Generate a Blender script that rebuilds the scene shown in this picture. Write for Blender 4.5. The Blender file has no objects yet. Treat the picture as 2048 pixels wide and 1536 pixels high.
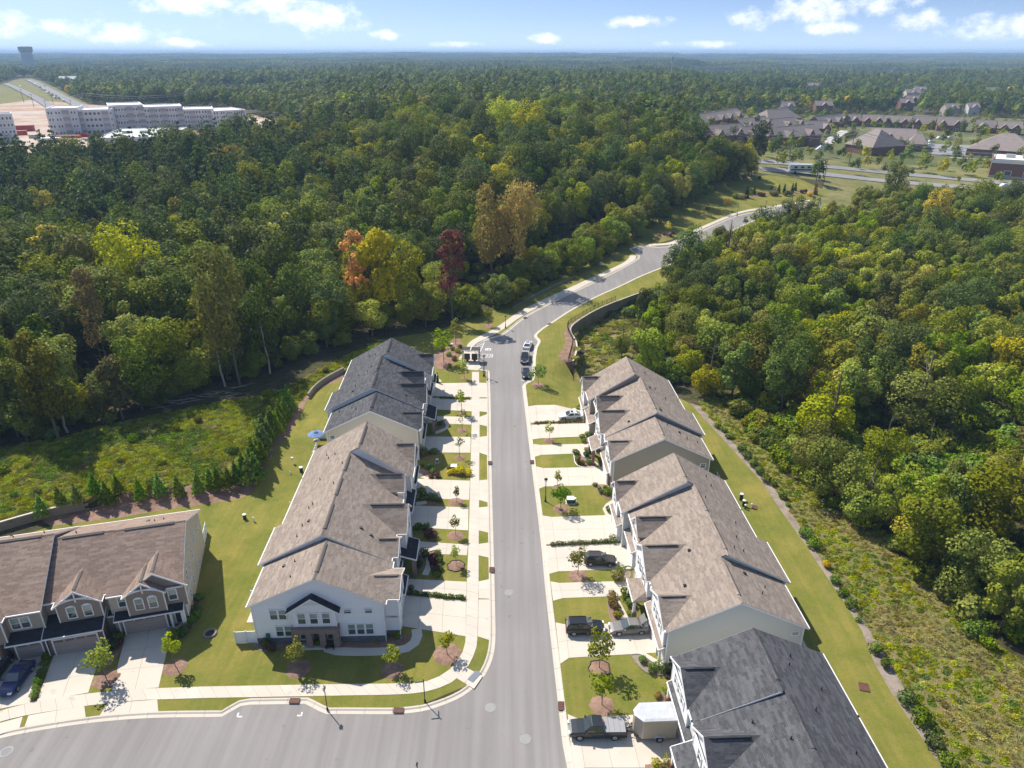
import bpy, bmesh, math, random
import numpy as np
from mathutils import Vector, Matrix, geometry
from mathutils.noise import noise as pnoise
R = math.radians
random.seed(11)
SC = bpy.context.scene
COL = SC.collection

# ------------------------------------------------------------------ camera
EYE = 64.0                       # height of the drone over the street, metres
PITCH = R(24.98)                 # below the horizontal
FPX, CX, CY = 1421.0, 1024.0, 768.0   # focal length and centre for a 2048 x 1536 survey picture
cam_d = bpy.data.cameras.new('camera')
cam_d.sensor_fit = 'HORIZONTAL'
cam_d.sensor_width = 36.0
cam_d.lens = 36.0 * FPX / 2048.0
cam_d.clip_start, cam_d.clip_end = 0.5, 60000.0
cam = bpy.data.objects.new('camera', cam_d)
cam.location = (0, 0, EYE)
cam.rotation_euler = (R(90) - PITCH, 0, 0)
COL.objects.link(cam)
SC.camera = cam

# ------------------------------------------------------------------ light and sky
SUN_EL, SUN_AZ = R(49.5), R(317.5)     # azimuth clockwise from +Y
sun_dir = Vector((math.sin(SUN_AZ) * math.cos(SUN_EL), math.cos(SUN_AZ) * math.cos(SUN_EL), math.sin(SUN_EL)))
sd = bpy.data.lights.new('sun', 'SUN')
sd.energy = 4.6
sd.angle = R(0.53)
sd.color = (1.0, 0.94, 0.85)
sun = bpy.data.objects.new('sun', sd)
sun.rotation_euler = (-sun_dir).to_track_quat('-Z', 'Y').to_euler()
sun.location = (0, 0, 400)
COL.objects.link(sun)

world = bpy.data.worlds.new('World')
SC.world = world
world.use_nodes = True
WT = world.node_tree
WT.nodes.clear()

def build_sky():
    N, K = WT.nodes, WT.links
    def nd(t, **kw):
        n = N.new(t)
        for k, v in kw.items():
            setattr(n, k, v)
        return n
    def mth(op, a, b=None, c=None):
        n = nd('ShaderNodeMath', operation=op)
        for i, v in enumerate((a, b, c)):
            if v is None: continue
            if isinstance(v, (int, float)): n.inputs[i].default_value = v
            else: K.new(v, n.inputs[i])
        return n.outputs[0]
    out = nd('ShaderNodeOutputWorld')
    bg = nd('ShaderNodeBackground')
    bg.inputs['Strength'].default_value = 0.115
    K.new(bg.outputs[0], out.inputs[0])
    tc = nd('ShaderNodeTexCoord')
    sep = nd('ShaderNodeSeparateXYZ')
    K.new(tc.outputs['Generated'], sep.inputs[0])
    X, Y, Z = sep.outputs
    # the lowest air of the model sky is yellowish; look it up a little higher everywhere
    zz = mth('ADD', mth('MULTIPLY', mth('MAXIMUM', Z, 0.0), 0.72), 0.28)
    cmb = nd('ShaderNodeCombineXYZ')
    K.new(X, cmb.inputs[0]); K.new(Y, cmb.inputs[1]); K.new(zz, cmb.inputs[2])
    nrm = nd('ShaderNodeVectorMath', operation='NORMALIZE')
    K.new(cmb.outputs[0], nrm.inputs[0])
    sky = nd('ShaderNodeTexSky', sky_type='NISHITA')
    sky.sun_disc = False
    sky.sun_elevation = SUN_EL
    sky.sun_rotation = SUN_AZ
    sky.altitude = 200.0
    sky.air_density = 1.0
    sky.dust_density = 0.6
    sky.ozone_density = 1.6
    K.new(nrm.outputs[0], sky.inputs[0])
    # haze near the horizon whitens the blue
    hz = mth('MULTIPLY', mth('POWER', mth('SUBTRACT', 1.0, mth('MINIMUM', mth('MAXIMUM', mth('MULTIPLY', Z, 12.0), 0.0), 1.0)), 2.0), 0.66)
    mx0 = nd('ShaderNodeMix', data_type='RGBA')
    K.new(hz, mx0.inputs[0]); K.new(sky.outputs[0], mx0.inputs[6])
    mx0.inputs[7].default_value = (5.9, 7.2, 8.9, 1)
    # cumulus: soft ellipses (azimuth, elevation, half widths, in degrees) frayed by noise, plus scattered clouds round the rest of the sky
    az = mth('ARCTAN2', X, Y)
    el = mth('ARCSINE', Z)
    nz = nd('ShaderNodeTexNoise')
    nz.inputs['Scale'].default_value = 34.0
    nz.inputs['Detail'].default_value = 8.0
    nz.inputs['Roughness'].default_value = 0.62
    mp = nd('ShaderNodeMapping')
    mp.inputs['Scale'].default_value = (1, 1, 1.5)
    K.new(tc.outputs['Generated'], mp.inputs[0]); K.new(mp.outputs[0], nz.inputs[0])
    blobs = [(-32.3, 1.6, 1.5, .65), (-29.4, 1.55, 1.9, .6), (-26.2, 1.05, 2.1, .6), (-21.5, 2.9, 3.2, .75), (-13.6, 2.2, 3.6, 1.0), (-16.6, 3.1, 3.0, .7), (-9.2, 1.2, 1.1, .35), (2.3, .95, 1.4, .35), (8.8, 2.05, 2.2, .42), (17.2, 2.1, 2.6, .7),
             (20.4, 2.7, 2.8, .9), (24.2, 3.1, 2.6, 1.0), (22.0, 1.5, 1.8, .42), (26.9, 1.9, 1.8, .65), (31.4, 1.4, 3.6, .75), (-22.8, .6, 2.2, .3), (-4, .55, 2.0, .22), (13, .55, 2.4, .25), (39, 2.2, 4, 1), (-40, 2.4, 4, 1.1)]
    dens = None
    for a, e, wa, we in blobs:
        da = mth('DIVIDE', mth('SUBTRACT', az, R(a)), R(wa))
        de = mth('DIVIDE', mth('SUBTRACT', el, R(e)), R(we))
        r2 = mth('ADD', mth('MULTIPLY', da, da), mth('MULTIPLY', de, de))
        v = mth('SUBTRACT', 1.0, r2)
        dens = v if dens is None else mth('MAXIMUM', dens, v)
    nb = nd('ShaderNodeTexNoise')
    nb.inputs['Scale'].default_value = 3.2
    nb.inputs['Detail'].default_value = 3.0
    K.new(mp.outputs[0], nb.inputs[0])
    far = mth('MAXIMUM', mth('MULTIPLY', mth('SUBTRACT', mth('ABSOLUTE', az), R(48)), 3.0), mth('MULTIPLY', mth('SUBTRACT', el, R(6)), 6.0))
    gen = mth('ADD', mth('MULTIPLY', mth('SUBTRACT', nb.outputs[0], 0.62), 7.0), mth('MINIMUM', mth('SUBTRACT', far, 0.3), 0.0))
    dens = mth('MAXIMUM', dens, gen)
    fr = mth('ADD', mth('MULTIPLY', dens, 0.8), mth('MULTIPLY', mth('SUBTRACT', nz.outputs[0], 0.5), 4.6))
    cl = nd('ShaderNodeMapRange', interpolation_type='SMOOTHSTEP')
    cl.inputs[1].default_value = -0.35
    cl.inputs[2].default_value = 1.7
    cl.inputs[4].default_value = 0.82
    K.new(fr, cl.inputs[0])
    mx = nd('ShaderNodeMix', data_type='RGBA')
    K.new(cl.outputs[0], mx.inputs[0]); K.new(mx0.outputs[2], mx.inputs[6])
    mx.inputs[7].default_value = (9.6, 9.5, 9.5, 1)
    K.new(mx.outputs[2], bg.inputs['Color'])
build_sky()

vs = SC.view_settings
vs.view_transform = 'Standard'
vs.look = 'None'
vs.exposure = 0.52
vs.gamma = 1.0
vs.use_curve_mapping = False
cy = SC.cycles
cy.max_bounces = 5
cy.diffuse_bounces = 2
cy.glossy_bounces = 2
cy.transmission_bounces = 3
cy.transparent_max_bounces = 6
cy.volume_bounces = 0
cy.use_denoising = True
cy.denoising_input_passes = 'RGB_ALBEDO_NORMAL'
cy.denoising_prefilter = 'NONE'

# ------------------------------------------------------------------ ground shape
def sst(a, b, x):
    t = min(1.0, max(0.0, (x - a) / (b - a)))
    return t * t * (3 - 2 * t)

def poly_dist(pl, x, y):
    """distance to a polyline, side (+ left of its direction) and position along it"""
    best = (1e9, 1, 0.0)
    s0 = 0.0
    for (ax, ay), (bx, by) in zip(pl, pl[1:]):
        dx, dy = bx - ax, by - ay
        L = math.hypot(dx, dy)
        t = max(0.0, min(1.0, ((x - ax) * dx + (y - ay) * dy) / (L * L)))
        d = math.hypot(x - ax - t * dx, y - ay - t * dy)
        if d < best[0]:
            best = (d, 1 if dx * (y - ay) - dy * (x - ax) > 0 else -1, s0 + t * L)
        s0 += L
    return best

def base_height(x, y):
    w = 1 - sst(0, 130, x - 0.2 * y)
    w *= 1 - .62 * sst(-.16, -.36, x / max(y, 60.0))
    z = (9 + 11 * w) * sst(165, 420, y)
    d = math.hypot(x, y)
    if d > 700:
        k = sst(700, 2600, d)
        z += k * (15 * pnoise(Vector((x / 900, y / 600, 3.1))) + 9 * pnoise(Vector((x / 310, y / 310, 8.7))))
        k2 = sst(3500, 8500, d)
        z += k2 * (17 + 10 * pnoise(Vector((x / 2100, y / 2100, 1.7))) + 3 * pnoise(Vector((x / 600, y / 500, 5.7))))
    return z

CP, SP = math.cos(PITCH), math.sin(PITCH)
def ray(px, py):
    u, v = (px - CX) / FPX, (CY - py) / FPX
    return u, CP + v * SP, -SP + v * CP

def at(px, py, z=0.0):
    """survey point -> place on the level z"""
    dx, dy, dz = ray(px, py)
    t = (z - EYE) / dz
    return (t * dx, t * dy)

def on(px, py):
    """survey point -> place on the sloping ground"""
    dx, dy, dz = ray(px, py)
    if dz > -0.004: dz = -0.004
    t, st = 30.0, 6.0
    while t < 14000:
        if EYE + t * dz < base_height(t * dx, t * dy): break
        t += st
        if t > 600: st = 15.0
    a, b = t - st, t
    for _ in range(12):
        m = (a + b) / 2
        if EYE + m * dz < base_height(m * dx, m * dy): b = m
        else: a = m
    return (b * dx, b * dy)

def height_of(base, top):
    """height of a vertical thing from its base point and top point in the survey picture"""
    x, y = on(*base)
    z0 = base_height(x, y)
    lo, hi = 0.0, 80.0
    for _ in range(30):
        m = (lo + hi) / 2
        dz = z0 + m - EYE
        py = CY - FPX * (y * SP + dz * CP) / (y * CP - dz * SP)
        if py > top[1]: lo = m
        else: hi = m
    return lo

WALL_E = [on(*p) for p in [(1300, 578), (1231, 603), (1190, 620), (1156, 641), (1141, 653), (1140, 664), (1153, 682), (1154, 700), (1146, 722)]]
WALL_W = [on(*p) for p in [(-160, 1110), (0, 1062), (82, 1038), (171, 1018), (260, 1002), (330, 990)]]
def ground(x, y):
    z = base_height(x, y)
    if 100 < y < 330 and -20 < x < 160:
        d, s, t = poly_dist(WALL_E, x, y)
        if s > 0:        # the hollow below the east wall
            z -= 3.6 * sst(0.0, 0.35, d) * (1 - sst(9, 30, d)) * sst(-1, 14, t) * (1 - sst(78, 92, t)) if d < 30 else 0
    if -140 < x < -30 and 60 < y < 140:
        d, s, t = poly_dist(WALL_W, x, y)
        if s > 0 and d < 40:
            z += 1.3 * sst(0.0, 0.35, d) * (1 - sst(8, 38, d)) * (1 - 0.8 * sst(45, 75, t))
    return z
# ------------------------------------------------------------------ materials
MATS = {}
class NT:
    def __init__(s, name):
        s.m = bpy.data.materials.new(name)
        s.m.use_nodes = True
        s.t = s.m.node_tree
        s.t.nodes.clear()
        s.out = s.t.nodes.new('ShaderNodeOutputMaterial')
        MATS[name] = s.m
    def n(s, t, ins=None, **kw):
        n = s.t.nodes.new(t)
        for k, v in kw.items(): setattr(n, k, v)
        for k, v in (ins or {}).items(): s.put(n.inputs[k], v)
        return n
    def put(s, sock, v):
        if isinstance(v, bpy.types.NodeSocket): s.t.links.new(v, sock)
        elif isinstance(v, tuple) and len(v) == 3 and sock.type == 'RGBA': sock.default_value = (*v, 1)
        else: sock.default_value = v
    def math(s, op, a, b=0.0):
        n = s.n('ShaderNodeMath', operation=op)
        s.put(n.inputs[0], a); s.put(n.inputs[1], b)
        return n.outputs[0]
    def mix(s, f, a, b, blend='MIX'):
        n = s.n('ShaderNodeMix', data_type='RGBA', blend_type=blend)
        s.put(n.inputs[0], f); s.put(n.inputs[6], a); s.put(n.inputs[7], b)
        return n.outputs[2]
    def noise(s, vec, scale, detail=3.0, rough=0.55, out=0):
        n = s.n('ShaderNodeTexNoise', {'Scale': scale, 'Detail': detail, 'Roughness': rough})
        s.t.links.new(vec, n.inputs['Vector'])
        return n.outputs[out]
    def ramp(s, v, lo, hi, a=0.0, b=1.0):
        n = s.n('ShaderNodeMapRange', {0: v, 1: lo, 2: hi, 3: a, 4: b})
        return n.outputs[0]
    def pos(s): return s.n('ShaderNodeNewGeometry').outputs['Position']
    def uv(s): return s.n('ShaderNodeTexCoord').outputs['UV']
    def obj(s): return s.n('ShaderNodeTexCoord').outputs['Object']
    def finish(s, col, rough=0.8, bump=None, bd=0.02, metal=0.0, spec=0.3, coat=0.0):
        p = s.n('ShaderNodeBsdfPrincipled')
        s.put(p.inputs['Base Color'], col)
        s.put(p.inputs['Roughness'], rough)
        s.put(p.inputs['Metallic'], metal)
        s.put(p.inputs['Specular IOR Level'], spec)
        s.put(p.inputs['Coat Weight'], coat)
        if bump is not None:
            b = s.n('ShaderNodeBump', {'Strength': 1.0, 'Distance': bd, 'Height': bump})
            s.t.links.new(b.outputs[0], p.inputs['Normal'])
        s.t.links.new(p.outputs[0], s.out.inputs[0])
        return s.m

def plain(name, col, rough=0.6, var=0.08, scale=3.0, metal=0.0, spec=0.4, coat=0.0):
    t = NT(name)
    f = t.noise(t.obj(), scale, 4)
    a = tuple(c * (1 - var) for c in col); b = tuple(min(1, c * (1 + var)) for c in col)
    return t.finish(t.mix(t.ramp(f, .3, .7), a, b), rough, metal=metal, spec=spec, coat=coat)

def mk_asphalt():
    t = NT('asphalt'); P = t.pos()
    big = t.ramp(t.noise(P, .06, 5), .3, .7)
    mid = t.ramp(t.noise(P, .55, 6, .65), .3, .7)
    fine = t.noise(P, 22, 2)
    sx = t.n('ShaderNodeMapping', {'Scale': (1.1, .03, 1)})
    t.t.links.new(P, sx.inputs[0])
    streak = t.ramp(t.noise(sx.outputs[0], 1.0, 4), .35, .65)
    c = t.mix(big, (.235, .218, .203), (.30, .282, .265))
    c = t.mix(t.math('MULTIPLY', mid, .35), c, (.26, .246, .234))
    c = t.mix(t.math('MULTIPLY', streak, .5), c, (.175, .160, .150))
    c = t.mix(t.math('MULTIPLY', t.ramp(fine, .35, .75), .22), c, (.30, .285, .27))
    sp = t.math('MULTIPLY', t.ramp(t.noise(P, 1.1, 3, .5), .66, .74), t.ramp(t.noise(P, .09, 2), .42, .6))
    c = t.mix(t.math('MULTIPLY', sp, .5), c, (.10, .095, .09))
    # sealed hairline cracks
    v = t.n('ShaderNodeTexVoronoi', {'Scale': .11}, feature='DISTANCE_TO_EDGE')
    wv = t.n('ShaderNodeVectorMath', operation='ADD')
    t.t.links.new(P, wv.inputs[0]); t.t.links.new(t.noise(P, .5, 4, .6, 1), wv.inputs[1])
    t.t.links.new(wv.outputs[0], v.inputs['Vector'])
    cr = t.math('MULTIPLY', t.ramp(v.outputs[0], .0, .006, 1, 0), t.ramp(t.noise(P, .05, 2), .5, .6))
    c = t.mix(t.math('MULTIPLY', cr, .12), c, (.10, .10, .10))
    t.finish(c, .9, fine, .01)

def mk_concrete(name, a, b):
    t = NT(name); P = t.pos()
    c = t.mix(t.ramp(t.noise(P, .35, 6, .6), .3, .7), a, b)
    c = t.mix(t.math('MULTIPLY', t.ramp(t.noise(P, 1.4, 5, .7), .52, .8), .35), c, tuple(x * .72 for x in a))
    fine = t.noise(P, 30, 2)
    c = t.mix(t.math('MULTIPLY', t.ramp(fine, .3, .7), .1), c, (.62, .57, .5))
    orn = t.n('ShaderNodeObjectInfo').outputs['Random']
    c = t.mix(t.math('MULTIPLY', orn, .30), c, tuple(x * .8 for x in b))
    c = t.mix(t.math('MULTIPLY', t.ramp(t.noise(P, .8, 3, .5), .66, .76), .30), c, (.22, .20, .18))
    t.finish(c, .85, fine, .004)

def mk_lawn():
    t = NT('lawn'); P = t.pos()
    a = t.ramp(t.noise(P, .13, 6, .65), .36, .64)
    b = t.ramp(t.noise(P, .6, 6, .7), .3, .7)
    c = t.ramp(t.noise(P, 6, 4, .7), .25, .75)
    mq = t.n('ShaderNodeMapping', {'Scale': (.55, .05, 1)})
    t.t.links.new(P, mq.inputs[0])
    col = t.mix(a, (.142, .19, .022), (.325, .275, .056))
    col = t.mix(t.math('MULTIPLY', t.ramp(t.noise(mq.outputs[0], 1.0, 4, .6), .44, .60), .6), col, (.125, .178, .018))
    col = t.mix(t.math('MULTIPLY', b, .55), col, (.32, .245, .085))
    col = t.mix(t.math('MULTIPLY', t.ramp(t.noise(P, .22, 4, .6), .5, .72), .5), col, (.095, .13, .016))
    # mowing passes, slightly bent
    w = t.n('ShaderNodeTexWave', {'Scale': .33, 'Distortion': 1.6, 'Detail': 2, 'Detail Scale': .7}, bands_direction='X')
    t.t.links.new(P, w.inputs['Vector'])
    col = t.mix(t.math('MULTIPLY', t.ramp(w.outputs[1], .2, .8), t.ramp(t.noise(P, .05, 2), .4, .65, .0, .14)), col, (.085, .105, .014))
    col = t.mix(t.math('MULTIPLY', t.ramp(t.noise(P, 1.7, 5, .7), .5, .72), .45), col, (.30, .215, .085))
    col = t.mix(t.math('MULTIPLY', t.ramp(t.noise(P, 2.6, 5, .7), .5, .72), .35), col, (.09, .12, .016))
    col = t.mix(t.math('MULTIPLY', c, .34), col, (.10, .11, .018))
    t.finish(col, .95, t.noise(P, 14, 5, .7), .08, spec=.1)

def mk_patchy(name, cols, scales, bump=.25, bs=3.0):
    t = NT(name); P = t.pos()
    col = cols[0]
    for i, cc in enumerate(cols[1:]):
        f = t.ramp(t.noise(P, scales[i % len(scales)], 6, .68), .42, .62)
        col = t.mix(t.math('MULTIPLY', f, .85), col, cc)
    t.finish(col, .95, t.noise(P, bs, 6, .75), bump, spec=.1)

def mk_shingle(name, a, b, c):
    t = NT(name); U = t.uv()
    br = t.n('ShaderNodeTexBrick', {'Color1': a, 'Color2': b, 'Mortar': tuple(x * .55 for x in a), 'Scale': 1.0, 'Mortar Size': .010, 'Brick Width': .42, 'Row Height': .16, 'Bias': -.1}, offset=.37)
    t.t.links.new(U, br.inputs['Vector'])
    b2 = t.n('ShaderNodeTexBrick', {'Color1': (0, 0, 0), 'Color2': (1, 1, 1), 'Mortar': (0, 0, 0), 'Scale': 1.0, 'Mortar Size': 0.0, 'Brick Width': .95, 'Row Height': .32, 'Bias': -.25}, offset=.61)
    t.t.links.new(U, b2.inputs['Vector'])
    col = t.mix(t.math('MULTIPLY', b2.outputs[0], .8), br.outputs[0], c)
    col = t.mix(t.math('MULTIPLY', t.ramp(t.noise(t.pos(), .35, 5, .6), .35, .7), .3), col, tuple(x * .8 for x in a))
    col = t.mix(t.math('MULTIPLY', t.noise(U, 40, 2), .15), col, tuple(x * 1.5 for x in b))
    t.finish(col, .92, br.outputs[1], -.012, spec=.15)

def mk_siding(name, col, row=.19):
    t = NT(name); U = t.uv()
    s = t.n('ShaderNodeSeparateXYZ', {0: U})
    f = t.math('FRACT', t.math('DIVIDE', s.outputs[1], row))
    lip = t.ramp(f, 0, .09, 0, 1)
    c = t.mix(lip, tuple(x * .80 for x in col), col)
    c = t.mix(t.math('MULTIPLY', t.ramp(t.noise(t.pos(), .5, 5), .4, .75), .10), c, tuple(x * .82 for x in col))
    t.finish(c, .6, t.math('MULTIPLY', f, -1.0), .012, spec=.3)

def mk_brick(name, a, b, mortar, w=.24, h=.08, off=.5):
    t = NT(name); U = t.uv()
    br = t.n('ShaderNodeTexBrick', {'Color1': a, 'Color2': b, 'Mortar': mortar, 'Scale': 1.0, 'Mortar Size': .008 * w / .24, 'Brick Width': w, 'Row Height': h}, offset=off)
    t.t.links.new(U, br.inputs['Vector'])
    c = t.mix(t.math('MULTIPLY', t.ramp(t.noise(t.pos(), 2.2, 5, .7), .35, .7), .5), br.outputs[0], tuple(x * .7 for x in b))
    t.finish(c, .9, br.outputs[1], -.01, spec=.15)

def mk_leaf(name, a, b, trans=.30):
    t = NT(name)
    v = t.n('ShaderNodeAttribute', attribute_name='var').outputs['Fac']
    r = t.n('ShaderNodeObjectInfo').outputs['Random']
    c = t.mix(v, a, b)
    r2 = t.math('FRACT', t.math('MULTIPLY', r, 7.31))
    h = t.n('ShaderNodeHueSaturation', {'Hue': t.ramp(r2, 0, 1, .480, .526), 'Saturation': t.ramp(r, 0, 1, .85, 1.15), 'Value': t.ramp(t.math('FRACT', t.math('MULTIPLY', r, 3.77)), 0, 1, .66, 1.42), 'Color': c})
    p = t.n('ShaderNodeBsdfPrincipled', {'Base Color': h.outputs[0], 'Roughness': .6, 'Specular IOR Level': .08})
    tr = t.n('ShaderNodeBsdfTranslucent', {'Color': h.outputs[0]})
    mxs = t.n('ShaderNodeMixShader', {0: trans})
    t.t.links.new(p.outputs[0], mxs.inputs[1]); t.t.links.new(tr.outputs[0], mxs.inputs[2])
    t.t.links.new(mxs.outputs[0], t.out.inputs[0])

def make_materials():
    mk_asphalt()
    mk_concrete('concrete', (.55, .487, .405), (.63, .56, .468))
    mk_concrete('kerb_concrete', (.54, .475, .39), (.61, .54, .45))
    mk_concrete('wall_block', (.20, .175, .145), (.27, .24, .20))
    mk_lawn()
    mk_patchy('meadow', [(.12, .14, .02), (.20, .20, .026), (.25, .20, .06), (.09, .12, .016), (.24, .235, .025)], (.12, .3, .2, .55), .5, 2.0)
    mk_patchy('dry_grass', [(.20, .175, .05), (.30, .235, .095), (.15, .165, .028), (.34, .26, .13), (.11, .15, .02), (.30, .25, .10)], (.5, .16, 1.3, .22, 2.6), .4, 3.0)
    mk_patchy('forest_floor', [(.055, .065, .018), (.09, .075, .040), (.045, .065, .014), (.13, .095, .06)], (.2, .07, .6), .4, 2.0)
    mk_patchy('mulch', [(.29, .18, .13), (.37, .245, .185), (.20, .12, .085)], (3.0, .6), .06, 12)
    mk_patchy('rock_mulch', [(.30, .245, .195), (.36, .30, .245), (.2, .16, .125)], (4.0, .6), .06, 12)
    mk_patchy('red_soil', [(.42, .29, .20), (.50, .40, .31), (.38, .23, .15), (.52, .46, .40)], (.04, .15, .02), .2, 1.0)
    mk_patchy('far_field', [(.20, .19, .07), (.27, .22, .10), (.13, .15, .04)], (.05, .15, .02), .2, 1.0)
    mk_patchy('estate_lawn', [(.10, .125, .03), (.17, .165, .05), (.24, .21, .14), (.08, .10, .025)], (.05, .12, .03), .2, 1.0)
    mk_patchy('far_asphalt', [(.25, .25, .25), (.30, .29, .28)], (.1, .3), .02, 4)
    mk_patchy('far_wood', [(.038, .052, .016), (.055, .068, .018), (.026, .042, .014), (.075, .075, .02)], (.012, .05, .03), 3.0, .06)
    mk_shingle('shingle_tan', (.228, .182, .148), (.325, .268, .222), (.42, .35, .285))
    mk_shingle('shingle_grey', (.062, .062, .067), (.105, .105, .112), (.165, .165, .172))
    mk_shingle('shingle_brown', (.225, .160, .126), (.31, .228, .182), (.42, .32, .255))
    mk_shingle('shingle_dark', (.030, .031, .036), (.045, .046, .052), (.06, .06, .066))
    mk_siding('siding_white', (.82, .82, .82))
    mk_siding('siding_cream', (.66, .59, .47))
    mk_siding('siding_pale', (.62, .62, .58))
    mk_siding('siding_tan', (.37, .325, .265))
    mk_siding('siding_taupe', (.30, .235, .19))
    mk_siding('siding_beige', (.52, .45, .36))
    mk_brick('stone_grey', (.21, .155, .13), (.30, .225, .185), (.22, .19, .17), .45, .2, .4)
    mk_brick('stone_base', (.10, .105, .12), (.17, .17, .185), (.14, .14, .15), .5, .22, .4)
    mk_brick('brick_red', (.23, .085, .06), (.29, .115, .08), (.3, .26, .22))
    mk_brick('brick_brown', (.17, .095, .07), (.24, .14, .105), (.26, .22, .19))
    mk_brick('far_brick', (.235, .115, .09), (.27, .14, .115), (.28, .2, .17), .6, .25)
    plain('trim_white', (.80, .79, .77), .5, .03)
    plain('vinyl_white', (.80, .81, .82), .4, .03)
    plain('ridge_cap', (.16, .13, .11), .9, .15, 6)
    plain('ridge_dark', (.045, .042, .045), .9, .15, 6)
    plain('vent_black', (.02, .02, .022), .5)
    plain('black_metal', (.015, .015, .016), .45, .05)
    plain('bronze', (.06, .045, .035), .5, .05)
    plain('pipe_white', (.75, .75, .74), .5, .03)
    plain('door_taupe', (.36, .29, .25), .5, .04)
    plain('door_white', (.76, .75, .73), .5, .03)
    plain('door_red', (.22, .035, .03), .4, .05)
    plain('door_dark', (.05, .05, .055), .5, .05)
    plain('grate_rust', (.13, .055, .04), .7, .25, 8)
    plain('paint_white', (.72, .72, .70), .7, .15, 4)
    plain('utility_green', (.035, .10, .065), .5, .06)
    plain('utility_pale', (.66, .72, .68), .5, .04)
    plain('tactile_pad', (.20, .22, .25), .8, .08, 10)
    plain('manhole', (.27, .26, .25), .6, .15, 9)
    plain('bark', (.16, .125, .095), .95, .3, 6)
    plain('bark_pale', (.42, .37, .31), .95, .25, 5)
    plain('bark_dark', (.075, .058, .045), .95, .3, 6)
    plain('pole_wood', (.20, .165, .135), .9, .2, 5)
    plain('steel', (.50, .50, .50), .45, .1, 3, metal=.4)
    plain('wire', (.45, .46, .48), .6)
    plain('apartment_wrap', (.70, .69, .70), .8, .06, .2)
    plain('apartment_band', (.60, .59, .60), .8, .06, .2)
    plain('roof_white', (.78, .77, .74), .7, .05, .2)
    plain('roof_pale', (.52, .55, .50), .7, .1, .2)
    plain('wall_pale', (.56, .59, .58), .7, .05, .2)
    plain('far_roof', (.25, .205, .185), .9, .12, .5)
    plain('far_wall', (.40, .35, .31), .8, .08, .5)
    plain('far_pane', (.11, .12, .13), .2, .1)
    plain('recess', (.38, .355, .36), .8, .1)
    plain('concrete_far', (.50, .46, .42), .8, .1, .3)
    plain('container_red', (.38, .055, .035), .6, .1)
    plain('container_orange', (.50, .16, .05), .6, .1)
    plain('canvas_blue', (.14, .23, .42), .8, .05)
    plain('sign_green', (.02, .17, .11), .4, .03)
    plain('trailer_tan', (.42, .36, .28), .35, .03, spec=.5)
    plain('trailer_roof', (.56, .57, .59), .35, .10, 2.0, metal=.2, spec=.6)
    plain('tyre', (.018, .018, .018), .85)
    plain('rim', (.50, .50, .50), .3, .05, metal=.7)
    plain('tonneau', (.30, .295, .30), .6, .06)
    plain('lamp_clear', (.75, .78, .80), .12, .05, spec=.6)
    plain('lamp_red', (.30, .015, .015), .2, .05, spec=.6)
    plain('chrome', (.6, .6, .6), .2, .04, metal=.9)
    plain('stone_ring', (.24, .20, .17), .9, .25, 5)
    plain('char', (.05, .045, .04), .95, .2, 5)
    for n, c in (('paint_black', (.010, .011, .013)), ('paint_navy', (.012, .025, .12)), ('paint_silver', (.55, .56, .58)), ('paint_offwhite', (.72, .73, .74)),
                 ('paint_graphite', (.045, .04, .038)), ('paint_slate', (.016, .022, .026)), ('paint_pewter', (.19, .175, .165)), ('paint_darkred', (.20, .02, .02))):
        plain(n, c, .30, .03, 2.0, spec=.5, coat=.35)
    t = NT('window_glass')
    t.finish(t.mix(t.ramp(t.noise(t.pos(), .6, 3), .35, .65), (.035, .055, .06), (.075, .10, .10)), .06, spec=.8)
    t = NT('blind_glass')  # pale green reflection painted into the colour of the upper panes
    t.finish(t.mix(t.ramp(t.noise(t.pos(), .9, 3), .35, .65), (.20, .26, .24), (.30, .36, .33)), .12, spec=.8)
    t = NT('car_glass')
    t.finish((.035, .05, .056), .04, spec=1.0, coat=.8)
    for n, a, b in (('leaf_oak', (.108, .138, .010), (.255, .275, .026)), ('leaf_dark', (.056, .092, .013), (.155, .195, .032)), ('leaf_mid', (.135, .185, .010), (.32, .36, .026)),
                    ('leaf_lime', (.27, .28, .013), (.50, .47, .036)), ('leaf_olive', (.150, .158, .016), (.31, .305, .038)), ('leaf_gold', (.42, .31, .015), (.62, .46, .030)),
                    ('leaf_amber', (.50, .31, .020), (.68, .46, .045)), ('leaf_orange', (.52, .21, .022), (.68, .34, .05)), ('leaf_red', (.15, .045, .032), (.25, .085, .055)), ('leaf_rust', (.15, .095, .030), (.26, .17, .05)),
                    ('needle', (.066, .104, .018), (.155, .205, .038)), ('needle_young', (.11, .20, .014), (.27, .37, .040)), ('needle_dark', (.026, .050, .016), (.07, .10, .032)),
                    ('leaf_shrub', (.085, .14, .016), (.21, .29, .034)), ('leaf_yellow', (.62, .52, .02), (.82, .72, .05)), ('leaf_burgundy', (.075, .030, .026), (.15, .065, .048)), ('leaf_young', (.24, .28, .018), (.46, .47, .045)),
                    ('weed', (.24, .265, .018), (.43, .44, .040)), ('straw', (.30, .27, .075), (.44, .39, .13)), ('vine', (.11, .17, .014), (.24, .32, .034))):
        mk_leaf(n, a, b)
make_materials()
# ------------------------------------------------------------------ building blocks
def tag(o, label=None, cat=None, group=None, kind=None):
    if label: o['label'] = label
    if cat: o['category'] = cat
    if group: o['group'] = group
    if kind: o['kind'] = kind
    return o

def empty(name, loc, rz=0.0, **kw):
    o = bpy.data.objects.new(name, None)
    o.empty_display_size = .3
    o.location = loc
    o.rotation_euler = (0, 0, rz)
    COL.objects.link(o)
    return tag(o, **kw)

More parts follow.
